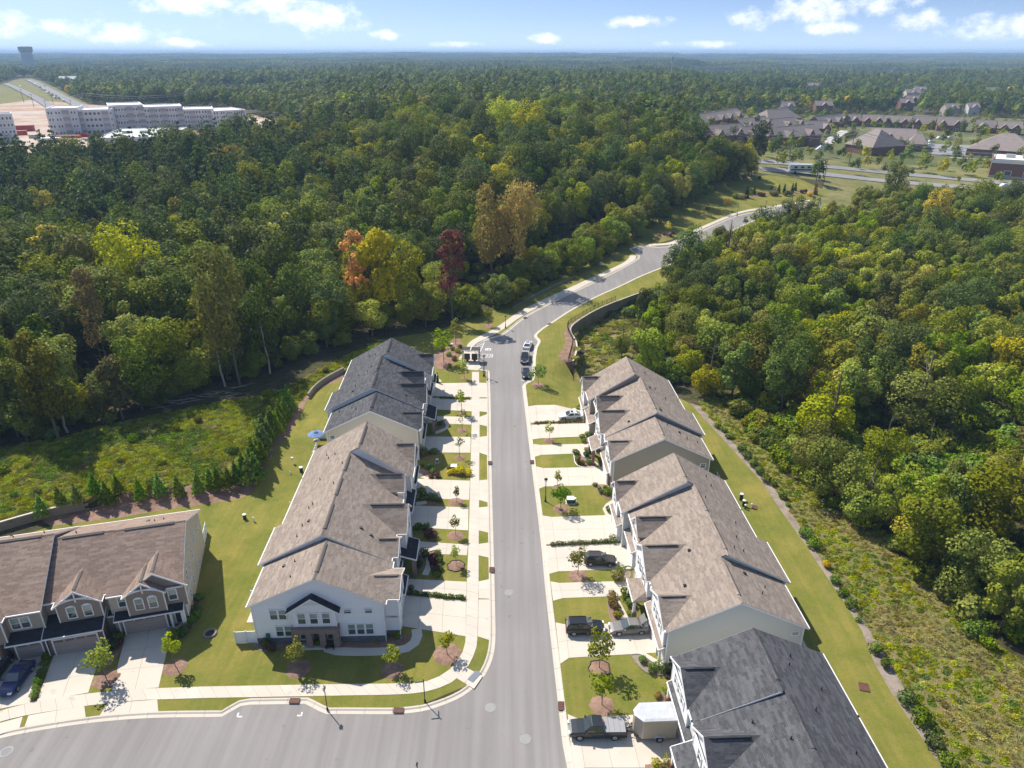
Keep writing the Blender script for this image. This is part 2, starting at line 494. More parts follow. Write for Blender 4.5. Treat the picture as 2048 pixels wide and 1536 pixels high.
def link(name, me, parent=None, mat4=None, mats=None):
    o = bpy.data.objects.new(name, me)
    COL.objects.link(o)
    if parent is not None: o.parent = parent
    if mat4 is not None: o.matrix_local = mat4
    return o

def copy_tree(o, parent=None):
    c = o.copy()
    COL.objects.link(c)
    if parent is not None: c.parent = parent
    for ch in o.children: copy_tree(ch, c)
    return c

class MB:
    """collects faces of one mesh"""
    def __init__(s): s.v, s.f, s.m = [], [], []
    def add(s, vs, fs, m=0):
        k = len(s.v)
        s.v += [tuple(p) for p in vs]
        s.f += [tuple(i + k for i in f) for f in fs]
        s.m += [m] * len(fs)
        return s
    def box(s, c, d, m=0, rz=0.0):
        x, y, z = d[0] / 2, d[1] / 2, d[2] / 2
        ca, sa = math.cos(rz), math.sin(rz)
        vs = [(c[0] + a * x * ca - b * y * sa, c[1] + a * x * sa + b * y * ca, c[2] + e * z) for e in (-1, 1) for a, b in ((-1, -1), (1, -1), (1, 1), (-1, 1))]
        return s.add(vs, [(3, 2, 1, 0), (4, 5, 6, 7), (0, 1, 5, 4), (1, 2, 6, 5), (2, 3, 7, 6), (3, 0, 4, 7)], m)
    def prism(s, low, up, m=0):
        n = len(low)
        return s.add(list(low) + list(up), [tuple(range(n))[::-1], tuple(range(n, 2 * n))] + [(i, (i + 1) % n, n + (i + 1) % n, n + i) for i in range(n)], m)
    def slab(s, pts, th, m=0):
        """top outline given in 3D, thickened straight down"""
        return s.prism([(p[0], p[1], p[2] - th) for p in pts], pts, m)
    def tube(s, a, b, r0, r1=None, n=8, m=0):
        r1 = r0 if r1 is None else r1
        a, b = Vector(a), Vector(b)
        d = (b - a).normalized()
        t = d.orthogonal().normalized(); q = d.cross(t)
        lo = [a + (t * math.cos(2 * math.pi * i / n) + q * math.sin(2 * math.pi * i / n)) * r0 for i in range(n)]
        hi = [b + (t * math.cos(2 * math.pi * i / n) + q * math.sin(2 * math.pi * i / n)) * r1 for i in range(n)]
        return s.prism(lo, hi, m)
    def lathe(s, c, prof, n=12, m=0):
        k = len(prof)
        vs = [(c[0] + r * math.cos(2 * math.pi * i / n), c[1] + r * math.sin(2 * math.pi * i / n), c[2] + z) for r, z in prof for i in range(n)]
        fs = [(j * n + i, j * n + (i + 1) % n, (j + 1) * n + (i + 1) % n, (j + 1) * n + i) for j in range(k - 1) for i in range(n)]
        return s.add(vs, fs + [tuple(range(n))[::-1], tuple(range((k - 1) * n, k * n))], m)
    def ball(s, c, r, n=8, k=5, sq=1.0, m=0):
        return s.lathe(c, [(max(.002, r * math.sin(math.pi * i / k)), -r * sq * math.cos(math.pi * i / k)) for i in range(k + 1)], n, m)
    def mesh(s, name, mats, off=(0, 0, 0), smooth=False):
        me = bpy.data.meshes.new(name)
        me.from_pydata([(x - off[0], y - off[1], z - off[2]) for x, y, z in s.v], [], s.f)
        for mt in ([mats] if isinstance(mats, str) else mats): me.materials.append(MATS[mt])
        if any(s.m): me.polygons.foreach_set('material_index', s.m)
        bm = bmesh.new(); bm.from_mesh(me)
        bmesh.ops.recalc_face_normals(bm, faces=bm.faces)
        uvl = bm.loops.layers.uv.new('UVMap')
        up = Vector((0, 0, 1))
        for f in bm.faces:           # metre-true coordinates: level course direction and up the slope
            n = f.normal
            t = up.cross(n)
            t = Vector((1, 0, 0)) if t.length < .02 else t.normalized()
            q = n.cross(t)
            for l in f.loops: l[uvl].uv = (l.vert.co.dot(t), l.vert.co.dot(q))
        if smooth:
            for f in bm.faces: f.smooth = True
        bm.to_mesh(me); bm.free()
        return me
    def build(s, name, mats, parent=None, smooth=False):
        off = (0, 0, 0)
        if parent is not None:
            r = parent
            while r is not None:
                off = tuple(a + b for a, b in zip(off, r.location)); r = r.parent
        return link(name, s.mesh(name, mats, off, smooth), parent)

def smooth_line(pl, n=1):
    for _ in range(n):
        q = [pl[0]]
        for a, b in zip(pl, pl[1:]):
            q += [(a[0] * .75 + b[0] * .25, a[1] * .75 + b[1] * .25), (a[0] * .25 + b[0] * .75, a[1] * .25 + b[1] * .75)]
        pl = q + [pl[-1]]
    return pl

def resample(pl, n=None, step=None):
    ds = [0.0]
    for a, b in zip(pl, pl[1:]): ds.append(ds[-1] + math.hypot(b[0] - a[0], b[1] - a[1]))
    n = n or max(1, round(ds[-1] / step))
    out, j = [], 0
    for i in range(n + 1):
        d = ds[-1] * i / n
        while j < len(pl) - 2 and ds[j + 1] < d: j += 1
        t = (d - ds[j]) / max(1e-9, ds[j + 1] - ds[j])
        out.append((pl[j][0] + (pl[j + 1][0] - pl[j][0]) * t, pl[j][1] + (pl[j + 1][1] - pl[j][1]) * t))
    return out

def offset_line(pl, d):
    """shift to the left of the direction of travel"""
    out = []
    for i, p in enumerate(pl):
        a, b = pl[max(0, i - 1)], pl[min(len(pl) - 1, i + 1)]
        L = math.hypot(b[0] - a[0], b[1] - a[1]) or 1
        out.append((p[0] - (b[1] - a[1]) / L * d, p[1] + (b[0] - a[0]) / L * d))
    return out

def inside(poly, x, y):
    c, j = False, len(poly) - 1
    for i in range(len(poly)):
        xi, yi = poly[i]; xj, yj = poly[j]
        if (yi > y) != (yj > y) and x < (xj - xi) * (y - yi) / (yj - yi) + xi: c = not c
        j = i
    return c

def ons(pts): return [on(*p) for p in pts]

# ------------------------------------------------------------------ ground plan
EAST_KERB = smooth_line(ons([(1168, 1640), (1130.6, 1536), (1110, 1350), (1090, 1175), (1083, 1090), (1058.6, 893), (1050, 820), (1044.5, 773)]), 1) + \
    ons([(1046, 767), (1062, 759), (1064.5, 745), (1065.5, 715), (1069, 695), (1075.5, 684), (1075, 680), (1069, 675), (1068, 671)]) + \
    smooth_line(ons([(1070, 667), (1082, 656.5), (1098, 646.6), (1139, 619), (1190.5, 592), (1242, 569.7), (1276, 552.6), (1310, 539), (1347.7, 524), (1372, 511), (1392, 498), (1406, 489), (1453.7, 465), (1498, 443), (1530, 434), (1580, 425), (1640, 418)]), 1)
WEST_KERB = ons([(1640, 402), (1580, 410)]) + smooth_line(ons([(1540, 420), (1481, 429.6), (1446.8, 443), (1395.6, 467), (1362, 483)]), 1) + \
    ons([(1351, 488.5), (1337, 493.5), (1318, 495), (1300, 493.5), (1288, 491), (1262, 498), (1268, 503), (1276, 507.5), (1280, 512), (1278.5, 517), (1269, 523.5)]) + \
    smooth_line(ons([(1241.8, 539), (1190.5, 564.5), (1139, 588.5), (1077.7, 619), (1050, 634.6), (1019.6, 660)]), 1) + \
    ons([(1004, 671), (966, 682), (950, 686), (946, 692), (941, 703), (946, 716), (952, 727), (958, 735), (961, 738.5), (978.5, 739.5)]) + \
    smooth_line(ons([(979.5, 745), (980, 765), (981.5, 820), (983, 949), (988, 1124.7), (990, 1210), (991.3, 1266), (989.7, 1298), (981.6, 1328), (965.4, 1358), (937.6, 1384), (910, 1400), (872.7, 1414), (849.5, 1421), (810, 1426), (780, 1427.5), (700, 1427)]), 1) + \
    ons([(649, 1427), (610.6, 1406.5), (485, 1408.5), (443, 1432.7)]) + smooth_line(ons([(418.7, 1433), (314, 1434), (244, 1438), (174.5, 1445), (104.7, 1455), (42, 1466), (0, 1475), (-160, 1520)]), 1)
SOUTH = [(-40, 42), (-20, 36), (12, 30)]
ROAD = offset_line(EAST_KERB, -.6) + offset_line(WEST_KERB, -.6) + [(-52, 44), (-20, 22), (10, 22)]
LAWN_W = ons([(-300, 1560), (-160, 1520), (0, 1475), (443, 1433), (800, 1427), (965, 1358), (991, 1266), (979, 765), (960, 700), (1050, 640), (1270, 523), (1300, 490), (1400, 465), (1540, 418), (1620, 405), (1660, 385), (1600, 358), (1540, 350),
              (1450, 360), (1395, 380), (1350, 408), (1310, 432), (1276, 455), (1250, 476), (1230, 500), (1190, 522), (1140, 546), (1088, 570), (1036, 596), (1000, 612), (985, 622), (930, 636), (900, 652), (860, 664), (780, 676),
              (720, 724), (687, 758), (632, 779), (615, 799.6), (594.7, 840.6), (581, 871), (553.6, 905.5), (540, 933), (526, 953), (506, 984), (478, 998), (410, 1008), (342, 1017), (239, 1035), (102.5, 1052), (0, 1085), (-160, 1130)])
MULCH_W = ons([(102.5, 1052), (239, 1035), (342, 1017), (410, 1008), (478, 998), (506, 984), (526, 953), (540, 933), (553.6, 905.5), (581, 871), (594.7, 840.6), (615, 799.6), (632, 779), (687, 758), (687, 745), (625, 774),
               (594.7, 813), (577.6, 851), (547, 885), (530, 919), (495.5, 950), (461, 970), (376, 982), (273, 996), (171, 1019), (82, 1040)])
MEADOW = ons([(-160, 1108), (0, 1060), (82, 1037), (171, 1017), (273, 995), (376, 981), (461, 969), (495.5, 949), (530, 918), (547, 884), (577.6, 850), (594.7, 812), (625, 773), (687, 744), (720, 722), (780, 674), (740, 690), (660, 728),
              (600, 760), (540, 790), (440, 805), (330, 830), (230, 850), (120, 880), (0, 900), (-200, 940)])
LAWN_E = ons([(1168, 1640), (1130.6, 1536), (1090, 1175), (1044, 770), (1062, 757), (1070, 690), (1075, 665), (1140, 617), (1231, 571), (1310, 537), (1350, 521), (1355, 545), (1345, 570), (1300, 576), (1231, 602), (1190, 619), (1156, 640), (1140, 653), (1139, 664),
              (1152, 682), (1153, 700), (1146, 722), (1172, 745), (1250, 768), (1330, 775), (1379, 806), (1419, 849), (1473, 908), (1522, 962), (1561.7, 1021), (1611, 1090), (1650, 1149), (1694.6, 1213), (1724, 1262), (1748.7, 1326), (1783, 1385.5), (1822.6, 1444.5), (1862, 1503.6), (1950, 1640)])
LAWN_NE = ons([(1392, 500), (1406, 491), (1453.7, 467), (1498, 445), (1530, 437), (1536, 446), (1500, 472), (1450, 502), (1400, 520)])
MULCH_WALL = ons([(1231, 599.5), (1156, 637.5), (1137, 650), (1128, 664), (1131, 690), (1115, 714), (1130, 725), (1146, 723), (1153, 700), (1152, 682), (1139, 664), (1140, 653), (1156, 640), (1231, 602)])
ROCK_E = ons([(1379.5, 806), (1419, 849), (1473, 908), (1522, 962), (1561.7, 1021), (1611, 1090), (1650, 1149), (1694.6, 1213), (1724, 1262), (1748.7, 1326), (1783, 1385.5), (1822.6, 1444.5), (1862, 1503.6), (1950, 1640),
              (1975, 1640), (1900, 1518), (1857, 1454), (1817.6, 1395), (1786, 1336), (1760, 1292), (1714, 1223), (1684.7, 1178.7), (1640, 1115), (1601, 1055.7), (1571.5, 1006), (1532, 958), (1485, 905), (1433.7, 851), (1399, 812)])
WILD_E = ons([(1399, 812), (1433.7, 851), (1485, 905), (1532, 958), (1571.5, 1006), (1601, 1055.7), (1640, 1115), (1684.7, 1178.7), (1714, 1223), (1760, 1292), (1786, 1336), (1817.6, 1395), (1857, 1454), (1900, 1518), (1975, 1640),
              (2600, 1640), (2300, 1430), (2120, 1365), (2040, 1320), (1985, 1280), (1945, 1222), (1888, 1182), (1832, 1138), (1765, 1066), (1695, 1016), (1622, 966), (1560, 912), (1505, 856), (1450, 802), (1405, 776)])
POCKET = ons([(1139, 664), (1140, 653), (1156, 640), (1190, 619), (1260, 600), (1290, 640), (1260, 700), (1200, 755), (1150, 735), (1146, 722), (1153, 700), (1152, 682)])
CLEAR_W = ons([(-200, 345), (-200, 236), (60, 200), (170, 208), (500, 228), (640, 258), (770, 262), (770, 280), (640, 300), (500, 312), (340, 326), (230, 336), (60, 346)])
FIELD_E = ons([(1350, 300), (1400, 292), (1640, 318), (1820, 330), (2080, 340), (2250, 350), (2250, 440), (2048, 422), (1860, 414), (1760, 417), (1690, 428), (1642, 425), (1642, 385), (1650, 360), (1560, 352), (1440, 335)])

HOUSES_E = ons([(1350, 240), (1500, 225), (1800, 228), (2100, 240), (2300, 262), (2300, 400), (2048, 395), (1880, 372), (1760, 366), (1640, 362), (1560, 350), (1440, 318), (1352, 292)])
HIGHWAY = ons([(40, 156), (66, 156), (112, 176), (180, 210), (240, 224), (240, 246), (-60, 246), (-200, 230), (-20, 176)])
REGIONS = [('road', ROAD, 'asphalt'), ('mulch_strip', MULCH_W, 'mulch'), ('gravel_strip', ROCK_E, 'rock_mulch'), ('mulch_slope', MULCH_WALL, 'mulch'), ('meadow', MEADOW, 'meadow'), ('dry_field', WILD_E, 'dry_grass'), ('overgrown_hollow', POCKET, 'dry_grass'),
           ('lawn', LAWN_W, 'lawn'), ('roadside_lawn', LAWN_E, 'lawn'), ('verge', LAWN_NE, 'lawn'), ('building_site_ground', CLEAR_W, 'red_soil'), ('far_verge', FIELD_E, 'far_field'), ('highway_verge', HIGHWAY, 'far_field'), ('estate_ground', HOUSES_E, 'estate_lawn')]

def build_ground():
    pts, edges = [], []
    def ring(poly, closed=True, step=6.0):
        k = len(pts)
        q = []
        P = poly + [poly[0]] if closed else poly
        for a, b in zip(P, P[1:]):
            n = max(1, int(math.hypot(b[0] - a[0], b[1] - a[1]) / step))
            q += [(a[0] + (b[0] - a[0]) * i / n, a[1] + (b[1] - a[1]) * i / n) for i in range(n)]
        if not closed: q.append(P[-1])
        pts.extend(q)
        m = len(q)
        edges.extend((k + i, k + (i + 1) % m) for i in range(m if closed else m - 1))
    for _, poly, _ in REGIONS: ring(poly)
    for w in (WALL_E, WALL_W):
        for d in (-.02, .4, 3, 8): ring(offset_line(w, d), False, 3.0)
    y = -20.0
    while y < 460:
        x = -300.0
        while x < 330:
            pts.append((x + random.uniform(-2, 2), y + random.uniform(-2, 2))); x += 11
        y += 11
    r = 150.0
    while r < 15500:
        n = 120 if r > 320 else 40
        for i in range(n):
            a = 2 * math.pi * i / n if r < 320 else -1.25 + 2.5 * i / (n - 1)
            p = (r * math.sin(a), r * math.cos(a))
            if -300 < p[0] < 330 and -20 < p[1] < 460: continue
            pts.append(p)
        if r > 320:
            for i in range(16):
                a = 1.35 + 3.58 * i / 15
                pts.append((r * math.sin(a), r * math.cos(a)))
        r *= 1.075
    vs, es, fs, *_ = geometry.delaunay_2d_cdt([Vector(p) for p in pts], edges, [], 0, 1e-4)
    boxes = [(min(p[0] for p in g), max(p[0] for p in g), min(p[1] for p in g), max(p[1] for p in g)) for _, g, _ in REGIONS]
    groups = {}
    for f in fs:
        cx = sum(vs[i][0] for i in f) / 3; cy_ = sum(vs[i][1] for i in f) / 3
        nm = 'far_hills' if math.hypot(cx, cy_) > 2600 else 'forest_ground'
        for (n, g, _), b in zip(REGIONS, boxes):
            if b[0] <= cx <= b[1] and b[2] <= cy_ <= b[3] and inside(g, cx, cy_):
                nm = n; break
        groups.setdefault(nm, []).append(f)
    mat_of = {n: m for n, _, m in REGIONS}; mat_of['forest_ground'] = 'forest_floor'; mat_of['far_hills'] = 'far_wood'
    for nm, fl in groups.items():
        idx, V, F = {}, [], []
        for f in fl:
            q = []
            for i in f:
                if i not in idx:
                    idx[i] = len(V)
                    x, y = vs[i]
                    V.append((x, y, ground(x, y) - (.10 if nm == 'road' else 0)))
                q.append(idx[i])
            F.append(q)
        me = bpy.data.meshes.new(nm)
        me.from_pydata(V, [], F)
        me.materials.append(MATS[mat_of[nm]])
        bm = bmesh.new(); bm.from_mesh(me)
        for f in bm.faces:
            if f.normal.z < 0: f.normal_flip()
            f.smooth = nm not in ('road',)
        bm.to_mesh(me); bm.free()
        tag(link(nm, me), kind='structure')
build_ground()

# kerbs in poured sections
PROFILE = [(-.02, -.13), (0, -.085), (.40, -.078), (.56, .030), (.74, .040), (.76, -.2)]
def kerb(pl, side, step=3.0):
    root = empty('kerb', (pl[0][0], pl[0][1], 0), kind='structure')
    fine = resample(pl, step=1.0)
    rows = []
    for s, dz in PROFILE:
        rows.append([(x, y, ground(x, y) + dz) for x, y in offset_line(fine, s * side)])
    for k in range(0, len(fine) - 1, 3):
        e = min(len(fine) - 1, k + 3)
        m = MB()
        n = e - k + 1
        V = []
        for j in range(n):
            for r in rows:
                p, q = Vector(r[k + j]), Vector(r[min(len(fine) - 1, k + j + 1)] if j == 0 else r[k + j - 1])
                d = q - p
                V.append(p + (d.normalized() * .015 if j in (0, n - 1) and d.length > 0 else Vector()))
        np_ = len(PROFILE)
        m.add(V, [(j * np_ + i, j * np_ + i + 1, (j + 1) * np_ + i + 1, (j + 1) * np_ + i) for j in range(n - 1) for i in range(np_ - 1)])
        o = m.build('kerb_section', 'kerb_concrete', root)
        me = o.data
        if sum(p.normal.z for p in me.polygons) < 0: me.flip_normals()
kerb(EAST_KERB, -1)
kerb(WEST_KERB, -1)

def sidewalk(inner, outer, step=1.5, lift=.035):
    inner, outer = smooth_line(ons(inner), 1), smooth_line(ons(outer), 1)
    n = max(1, round(sum(math.hypot(b[0] - a[0], b[1] - a[1]) for a, b in zip(inner, inner[1:])) / step))
    A, B = resample(inner, n), resample(outer, n)
    root = empty('sidewalk', (A[0][0], A[0][1], 0), kind='structure')
    for i in range(n):
        g = .007
        def lp(p, q, t): return (p[0] + (q[0] - p[0]) * t, p[1] + (q[1] - p[1]) * t)
        c = [lp(A[i], A[i + 1], g), lp(B[i], B[i + 1], g), lp(B[i], B[i + 1], 1 - g), lp(A[i], A[i + 1], 1 - g)]
        MB().slab([(x, y, ground(x, y) + lift) for x, y in c], .12).build('slab', 'concrete', root)
sidewalk([(944, 744), (943.8, 822), (941, 949), (937, 1089), (933, 1180), (931.8, 1274), (930.6, 1286.6), (923.7, 1309.8), (905, 1335), (879.6, 1353.8), (847, 1365.4), (780, 1367.7), (700, 1368), (317.5, 1375), (181.4, 1385.6), (59, 1405), (0, 1422), (-120, 1460)],
         [(958, 744), (959.4, 822), (958.5, 949), (957.5, 1089), (957, 1180), (955, 1274), (953.8, 1296), (939.9, 1328), (922.5, 1351.5), (896, 1370), (849.5, 1386), (780, 1390), (700, 1391), (316, 1398), (209, 1406.5), (57.6, 1429), (0, 1443), (-120, 1482)])
sidewalk([(920.5, 716), (931, 697), (938, 684), (961.5, 671), (992, 656), (1036.7, 623), (1088, 598), (1139, 575.5), (1190, 551.6), (1241.8, 528.5), (1256, 519.5), (1260, 511)],
         [(944, 716), (944, 700), (948, 690), (966, 679.5), (1000, 664), (1044, 631), (1094, 606), (1146, 582.5), (1196, 557.5), (1246, 533.5), (1270, 521), (1273, 511)])
sidewalk([(1297, 488.5), (1341, 486), (1361, 473.7), (1395.6, 456.6), (1446.8, 434.6), (1481, 421.4), (1542.5, 412.5), (1620, 400)],
         [(1297, 492), (1345, 490), (1366, 478), (1399, 461), (1449, 438.6), (1483, 425), (1543, 416), (1620, 403.5)])

def panels(name, corners, nu, nv, parent, lift=.03, mat='concrete', gap=.025, planar=True):
    """a poured slab cut into panels by open joints; corners run round the outline"""
    c = [at(*p) for p in corners] if planar else corners
    L1 = math.hypot(c[1][0] - c[0][0], c[1][1] - c[0][1]); L2 = math.hypot(c[3][0] - c[0][0], c[3][1] - c[0][1])
    def bl(u, v):
        x = (c[0][0] * (1 - u) + c[1][0] * u) * (1 - v) + (c[3][0] * (1 - u) + c[2][0] * u) * v
        y = (c[0][1] * (1 - u) + c[1][1] * u) * (1 - v) + (c[3][1] * (1 - u) + c[2][1] * u) * v
        return (x, y, ground(x, y) + lift)
    gu, gv = gap / max(L1, .1) / 2, gap / max(L2, .1) / 2
    for i in range(nu):
        for j in range(nv):
            MB().slab([bl(i / nu + gu, j / nv + gv), bl((i + 1) / nu - gu, j / nv + gv), bl((i + 1) / nu - gu, (j + 1) / nv - gv), bl(i / nu + gu, (j + 1) / nv - gv)], .1).build(name, mat, parent)

# driveways: corner points kerb/far, garage/far, garage/near, kerb/near (+ the flared apron at the kerb)
def driveway(main, apron=None, nu=3, nv=2, an=2):
    x, y = at(*main[0])
    d = empty('driveway', (x, y, 0), kind='structure')
    panels('slab', main, nu, nv, d)
    if apron: panels('slab', apron, 1, an, d)
for main, apron in [
    ([(1072, 810.5), (1186, 808), (1186, 843), (1074, 845)], [(1056.5, 813), (1072, 810.5), (1074, 845), (1061, 846)]),
    ([(1076, 849), (1196, 846), (1196, 872), (1079, 877)], [(1062, 850), (1076, 849), (1079, 877), (1064.5, 879)]),
    ([(1081, 890), (1199, 887), (1205, 905), (1082, 910)], [(1066.5, 888), (1081, 890), (1082, 910), (1069.5, 914)]),
    ([(1087, 936.5), (1230, 933), (1234, 970), (1090, 973)], [(1072.5, 933), (1087, 936.5), (1090, 973), (1077.5, 978)]),
    ([(1103, 1034), (1254, 1029), (1262, 1083), (1110, 1088)], [(1084, 1031), (1103, 1034), (1110, 1088), (1091, 1089)]),
    ([(1110, 1091.5), (1272, 1086), (1284, 1137), (1117, 1143)], [(1092, 1092), (1110, 1091.5), (1117, 1143), (1098.5, 1148)]),
    ([(1118, 1166), (1286, 1161), (1296, 1190), (1126, 1196.5)], [(1101, 1163), (1118, 1166), (1126, 1196.5), (1106, 1202)]),
    ([(1131, 1249), (1300, 1246), (1322, 1305), (1138, 1316)], [(1111, 1245), (1131, 1249), (1138, 1316), (1120.5, 1328)]),
    ([(1155, 1437), (1352, 1424), (1390, 1536), (1170, 1536)], [(1135, 1428), (1155, 1437), (1170, 1536), (1146, 1545)])]:
    driveway(main, apron, 3 if main[1][0] < 1280 else 4, 2)
for main, apron in [
    ([(943.5, 765.5), (862, 767), (862, 792), (943.8, 795)], [(973, 766), (958, 765.5), (958.5, 795), (974, 795)]),
    ([(943.8, 797), (855, 796), (855, 818), (944, 823)], [(974, 797), (958.6, 797), (959, 823), (975, 824.5)]),
    ([(943.5, 834), (852, 832), (850, 846), (942.5, 849.5)], [(975, 828), (959, 834), (959, 849.5), (976, 853)]),
    ([(941.5, 874), (838, 873), (834, 905), (941, 905.6)], [(975.5, 872), (959, 874), (958.8, 905.6), (976, 911)]),
    ([(940, 961.6), (828, 957.5), (823, 996), (938.5, 1000)], [(977, 959), (958.5, 961), (958, 1000), (978, 1006)]),
    ([(937.3, 1015), (818, 1011), (813, 1054), (936.5, 1061)], [(978.5, 1013), (958, 1015), (957.7, 1061), (979, 1066)]),
    ([(936, 1089.5), (812, 1081), (808, 1105), (934, 1111)], [(979.5, 1085), (957.5, 1088), (957.3, 1111), (980, 1116)]),
    ([(933.5, 1163.7), (803, 1157), (799, 1186), (932.5, 1199)], [(981, 1158), (957, 1163), (957, 1197), (981.5, 1198)]),
    ([(932.3, 1201), (797, 1190), (790, 1250), (931.8, 1273)], [(981.5, 1199), (957, 1199), (955.4, 1273), (980, 1281)]),
    ([(317.5, 1375.5), (345, 1252), (252, 1266), (223, 1382)], [(317, 1424), (314.6, 1399.3), (214.6, 1406.5), (199, 1432)]),
    ([(177, 1385.5), (212, 1277), (115, 1290), (73, 1404)], [(172, 1436), (168.7, 1411), (57, 1431), (49, 1454)]),
    ([(60, 1406), (99, 1296), (0, 1320), (-60, 1430)], [(39, 1457), (46, 1433.5), (-70, 1465), (-80, 1493)])]:
    driveway(main, apron, 3, 2)

def strip(name, mat, line, width, step=1.2, lift=.037, th=.1, px=True, parent=None):
    pl = resample(smooth_line(ons(line) if px else line, 2), step=step)
    a, b = offset_line(pl, width / 2), offset_line(pl, -width / 2)
    root = parent or empty(name, (pl[0][0], pl[0][1], 0), kind='structure')
    for i in range(len(pl) - 1):
        MB().slab([(x, y, ground(x, y) + lift) for x, y in (a[i], b[i], b[i + 1], a[i + 1])], th).build('slab', mat, root)
    return root
for ln, w in [([(833, 1258), (836, 1278), (820, 1296), (790, 1302), (720, 1304), (670, 1303), (652, 1296), (653, 1285)], 1.25),      # corner house walk
              ([(1180, 826), (1176, 813), (1160, 808), (1150, 806)], 1.0), ([(1160, 800), (1150, 803), (1146, 812)], 1.1), ([(1152, 899), (1168, 910), (1176, 925), (1184, 938)], 1.2), ([(1232, 1032), (1212, 1028), (1211, 1014), (1228, 1003)], 1.0),
              ([(1225, 1195), (1236, 1215), (1248, 1240), (1256, 1248)], 1.3), ([(1272, 1306), (1310, 1326), (1330, 1344), (1346, 1348)], 1.3), ([(880, 838), (895, 842), (893, 858), (870, 866)], .9), ([(833, 948), (848, 953), (858, 957)], 1.0), ([(832, 1008), (850, 1006), (860, 999)], .9),
              ([(835, 1110), (855, 1108), (862, 1125), (850, 1150)], .9), ([(862, 762), (872, 755), (880, 764)], .9), ([(215, 1278), (228, 1283), (222, 1292)], .9), ([(342, 1262), (360, 1258), (374, 1243)], 1.1)]:
    strip('garden_path', 'concrete', ln, w)

def bed(line, mat='mulch', edge=None, lift=.05):
    c = smooth_line(ons(line) + [on(*line[0])], 2)[:-1]
    root = empty('planting_bed', (c[0][0], c[0][1], 0), kind='structure')
    MB().slab([(x, y, ground(x, y) + lift) for x, y in c], .15).build('mulch_cover', mat, root)
    if edge:
        m = MB()
        for a, b in zip(c, c[1:] + c[:1]):
            m.tube((a[0], a[1], ground(*a) + .06), (b[0], b[1], ground(*b) + .06), .07, n=5)
        m.build('edging', edge, root)
for ln, mt, ed in [([(522, 1284), (540, 1300), (600, 1293), (640, 1289), (645, 1284), (600, 1280)], 'mulch', None), ([(664, 1283), (664, 1293), (720, 1297), (800, 1294), (818, 1280), (820, 1266), (780, 1274)], 'mulch', None),
                   ([(500, 1285), (515, 1300), (535, 1306), (545, 1296), (530, 1286)], 'rock_mulch', None), ([(372, 1240), (352, 1265), (340, 1275), (352, 1282), (376, 1272), (392, 1245), (404, 1205), (396, 1185), (386, 1205)], 'mulch', None),
                   ([(215, 1290), (240, 1266), (252, 1270), (236, 1318), (205, 1340)], 'mulch', None), ([(100, 1304), (72, 1405), (62, 1405), (92, 1310)], 'mulch', None), ([(1147, 905), (1151, 936), (1200, 934), (1188, 922), (1168, 915), (1156, 903)], 'mulch', 'trim_white'),
                   ([(1163, 868), (1168, 890), (1182, 886), (1182, 866)], 'mulch', None), ([(1182, 968), (1200, 990), (1225, 1003), (1226, 970)], 'mulch', None), ([(1066, 845.5), (1160, 841.5), (1175, 842), (1170, 846), (1066, 849.5)], 'mulch', None), ([(1096, 1088.5), (1222, 1082), (1246, 1082), (1222, 1088), (1096, 1092)], 'mulch', None),
                   ([(1226, 1140), (1228, 1163), (1262, 1159), (1262, 1137)], 'rock_mulch', None), ([(1214, 1193), (1221, 1247), (1246, 1246), (1232, 1215), (1228, 1194)], 'mulch', 'stone_ring'), ([(1246, 1183), (1262, 1225), (1270, 1240), (1276, 1215), (1262, 1180)], 'mulch', None),
                   ([(1262, 1310), (1274, 1330), (1296, 1349), (1320, 1352), (1352, 1349), (1352, 1340), (1320, 1336), (1300, 1322), (1280, 1308)], 'rock_mulch', 'stone_ring'), ([(1310, 1388), (1316, 1400), (1348, 1410), (1350, 1385)], 'rock_mulch', None), ([(1290, 1530), (1290, 1545), (1350, 1540), (1345, 1524)], 'mulch', None),
                   ([(836, 905), (836, 925), (882, 905), (880, 899)], 'mulch', None), ([(836, 938), (846, 952), (858, 955), (876, 957), (880, 946), (862, 936)], 'mulch', None), ([(893, 938), (893, 950), (925, 953), (942, 952), (942, 938), (915, 940)], 'mulch', None), ([(850, 997), (856, 1010), (875, 1008), (884, 998)], 'mulch', None),
                   ([(846, 1055), (856, 1080), (872, 1080), (872, 1058)], 'mulch', None), ([(856, 1105), (864, 1150), (878, 1158), (884, 1140), (882, 1110), (872, 1100)], 'mulch', 'bark_dark'), ([(826, 1107), (832, 1145), (846, 1140), (848, 1112)], 'mulch', None), ([(808, 1184.5), (932, 1196), (932, 1201), (808, 1191)], 'mulch', None),
                   ([(896, 795), (940, 797), (940, 800), (870, 797)], 'mulch', None), ([(872, 700), (866, 728), (880, 742), (900, 735), (918, 712), (926, 690), (918, 676), (896, 680)], 'mulch', None), ([(880, 846), (878, 856), (890, 858), (893, 846)], 'mulch', None),
                   ([(1305, 470), (1320, 476), (1346, 472), (1352, 466), (1330, 462)], 'mulch', None), ([(1470, 392), (1500, 396), (1540, 390), (1600, 386), (1640, 384), (1630, 378), (1560, 382), (1500, 386)], 'mulch', None)]:
    bed(ln, mt, ed)
